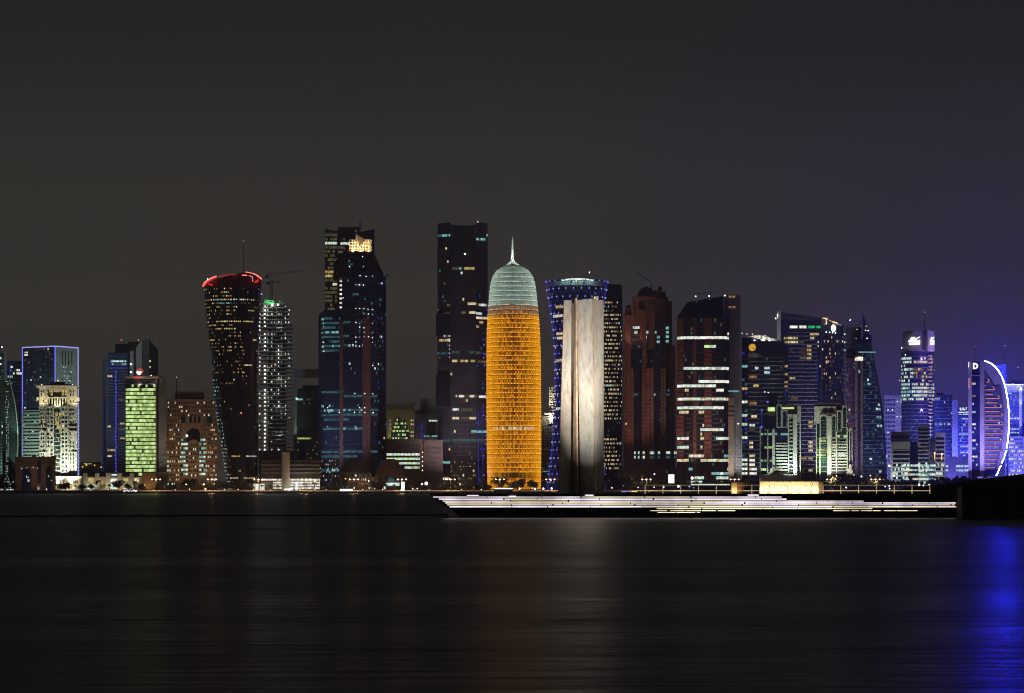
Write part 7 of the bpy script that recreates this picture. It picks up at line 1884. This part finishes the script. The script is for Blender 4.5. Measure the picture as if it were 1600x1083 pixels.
for k, (px, cc, lab) in enumerate(((262, 'car_white', 'white car on the road below the green-lit office'), (345, 'car_dark', 'dark car on the road at the foot of the leaning tower'), (430, 'car_white', 'white car on the road before the parking building'), (515, 'car_red', 'red car on the road below the navy tower'),
                        (590, 'car_white', 'white car on the road between the faceted halls'), (680, 'car_dark', 'dark car on the road left of the lit podium letters'), (740, 'car_white', 'white car on the road left of the orange tower'), (850, 'car_red', 'red car on the road right of the orange tower'), (1000, 'car_white', 'white car on the road below the ornate tower'))):
    r = cars[cc] if cc not in used else copy_tree(cars[cc])
    used.add(cc)
    D = SHORE + 36 + (k % 3) * 4
    r.location = (X(px, D), D, GROUND + 0.004); r['label'] = lab; r.rotation_euler = (0, 0, math.pi if k % 2 else 0)

# lit boats by the seawall
def boat(px, D, length, lights, label, hull='wood'):
    r = empty('dhow_boat', (X(px, D), D, 0), label, 'boat')
    cx_ = X(px, D); L = length / 2
    m = MB()
    st = []
    for t, w, z0, z1 in ((-1, 0.5, 0.3, 2.0), (-0.8, 1.0, -0.2, 1.5), (-0.3, 1.3, -0.3, 1.2), (0.4, 1.2, -0.3, 1.3), (0.85, 0.6, -0.1, 1.8), (1.08, 0.06, 0.9, 2.4)):
        st.append([(cx_ + t * L, D - w, z1), (cx_ + t * L, D - w * 0.4, z0), (cx_ + t * L, D + w * 0.4, z0), (cx_ + t * L, D + w, z1)])
    m.loft(st, hull); m.build('hull', r)
    m = MB(); m.box(cx_ - L * 0.75, cx_ + L * 0.3, D - 0.9, D + 0.9, 1.25, 1.4, hull); m.build('deck', r)
    m = MB(); m.box(cx_ - L * 0.72, cx_ + L * 0.28, D - 1.0, D + 1.0, 3.1, 3.22, hull); m.build('canopy', r)
    for t in (-0.68, -0.2, 0.24):
        for y in (-0.9, 0.9):
            m = MB(); m.tube([(cx_ + L * t, D + y, 1.2), (cx_ + L * t, D + y, 3.12)], 0.05, hull, 5); m.build('canopy_post', r)
    for (t, z, mt, rad) in lights:
        m = MB(); m.ball((cx_ + t * L, D - 1.15, z), rad, mt, 6); m.build('deck_lamp', r)
    m = MB(); m.tube([(cx_ + L * 0.45, D, 1.0), (cx_ + L * 0.5, D, 5.2)], [0.1, 0.05], hull, 6); m.build('mast', r)
    return r
rr_ = random.Random(3)
boat(205, 2238, 13, [(-0.85 + 0.16 * k, 2.0 + (k % 3) * 0.45, rr_.choice(['led_pink', 'led_lilac', 'led_white']), rr_.uniform(0.3, 0.6)) for k in range(11)], 'small boat with pink and violet lamps moored below the cream pavilion')
boat(985, 2236, 15, [(-0.95 + 0.13 * k, 1.7 + (k % 2) * 0.4, 'led_lilac' if k < 8 else 'lamp_gold', rr_.uniform(0.28, 0.5)) for k in range(14)], 'small boat with violet and golden lamps moored right of the sculpture')
boat(772, 1400, 16, [(-0.95 + 0.12 * k, 0.95 + (k % 2) * 0.12, 'lamp_gold', 0.14) for k in range(15)], 'low wooden boat with a row of golden lamps below the orange tower')

# ---------------------------------------------------------------- the humid night air
m = MB(); m.box(-4900, 4900, -80, 8900, -1.5, 290, 'sea')
hz = m.build('haze'); hz['kind'] = 'stuff'; hz['label'] = 'humid night haze over the bay'
hm = bpy.data.materials.new('haze'); hm.use_nodes = True
hn, hl = hm.node_tree.nodes, hm.node_tree.links
hn.clear()
ho = hn.new('ShaderNodeOutputMaterial'); hv = hn.new('ShaderNodeVolumePrincipled')
hv.inputs['Color'].default_value = (0.9, 0.9, 0.95, 1)
hv.inputs['Density'].default_value = HAZE
hv.inputs['Anisotropy'].default_value = 0.3
hl.new(hv.outputs[0], ho.inputs['Volume'])
hz.data.materials.clear(); hz.data.materials.append(hm)
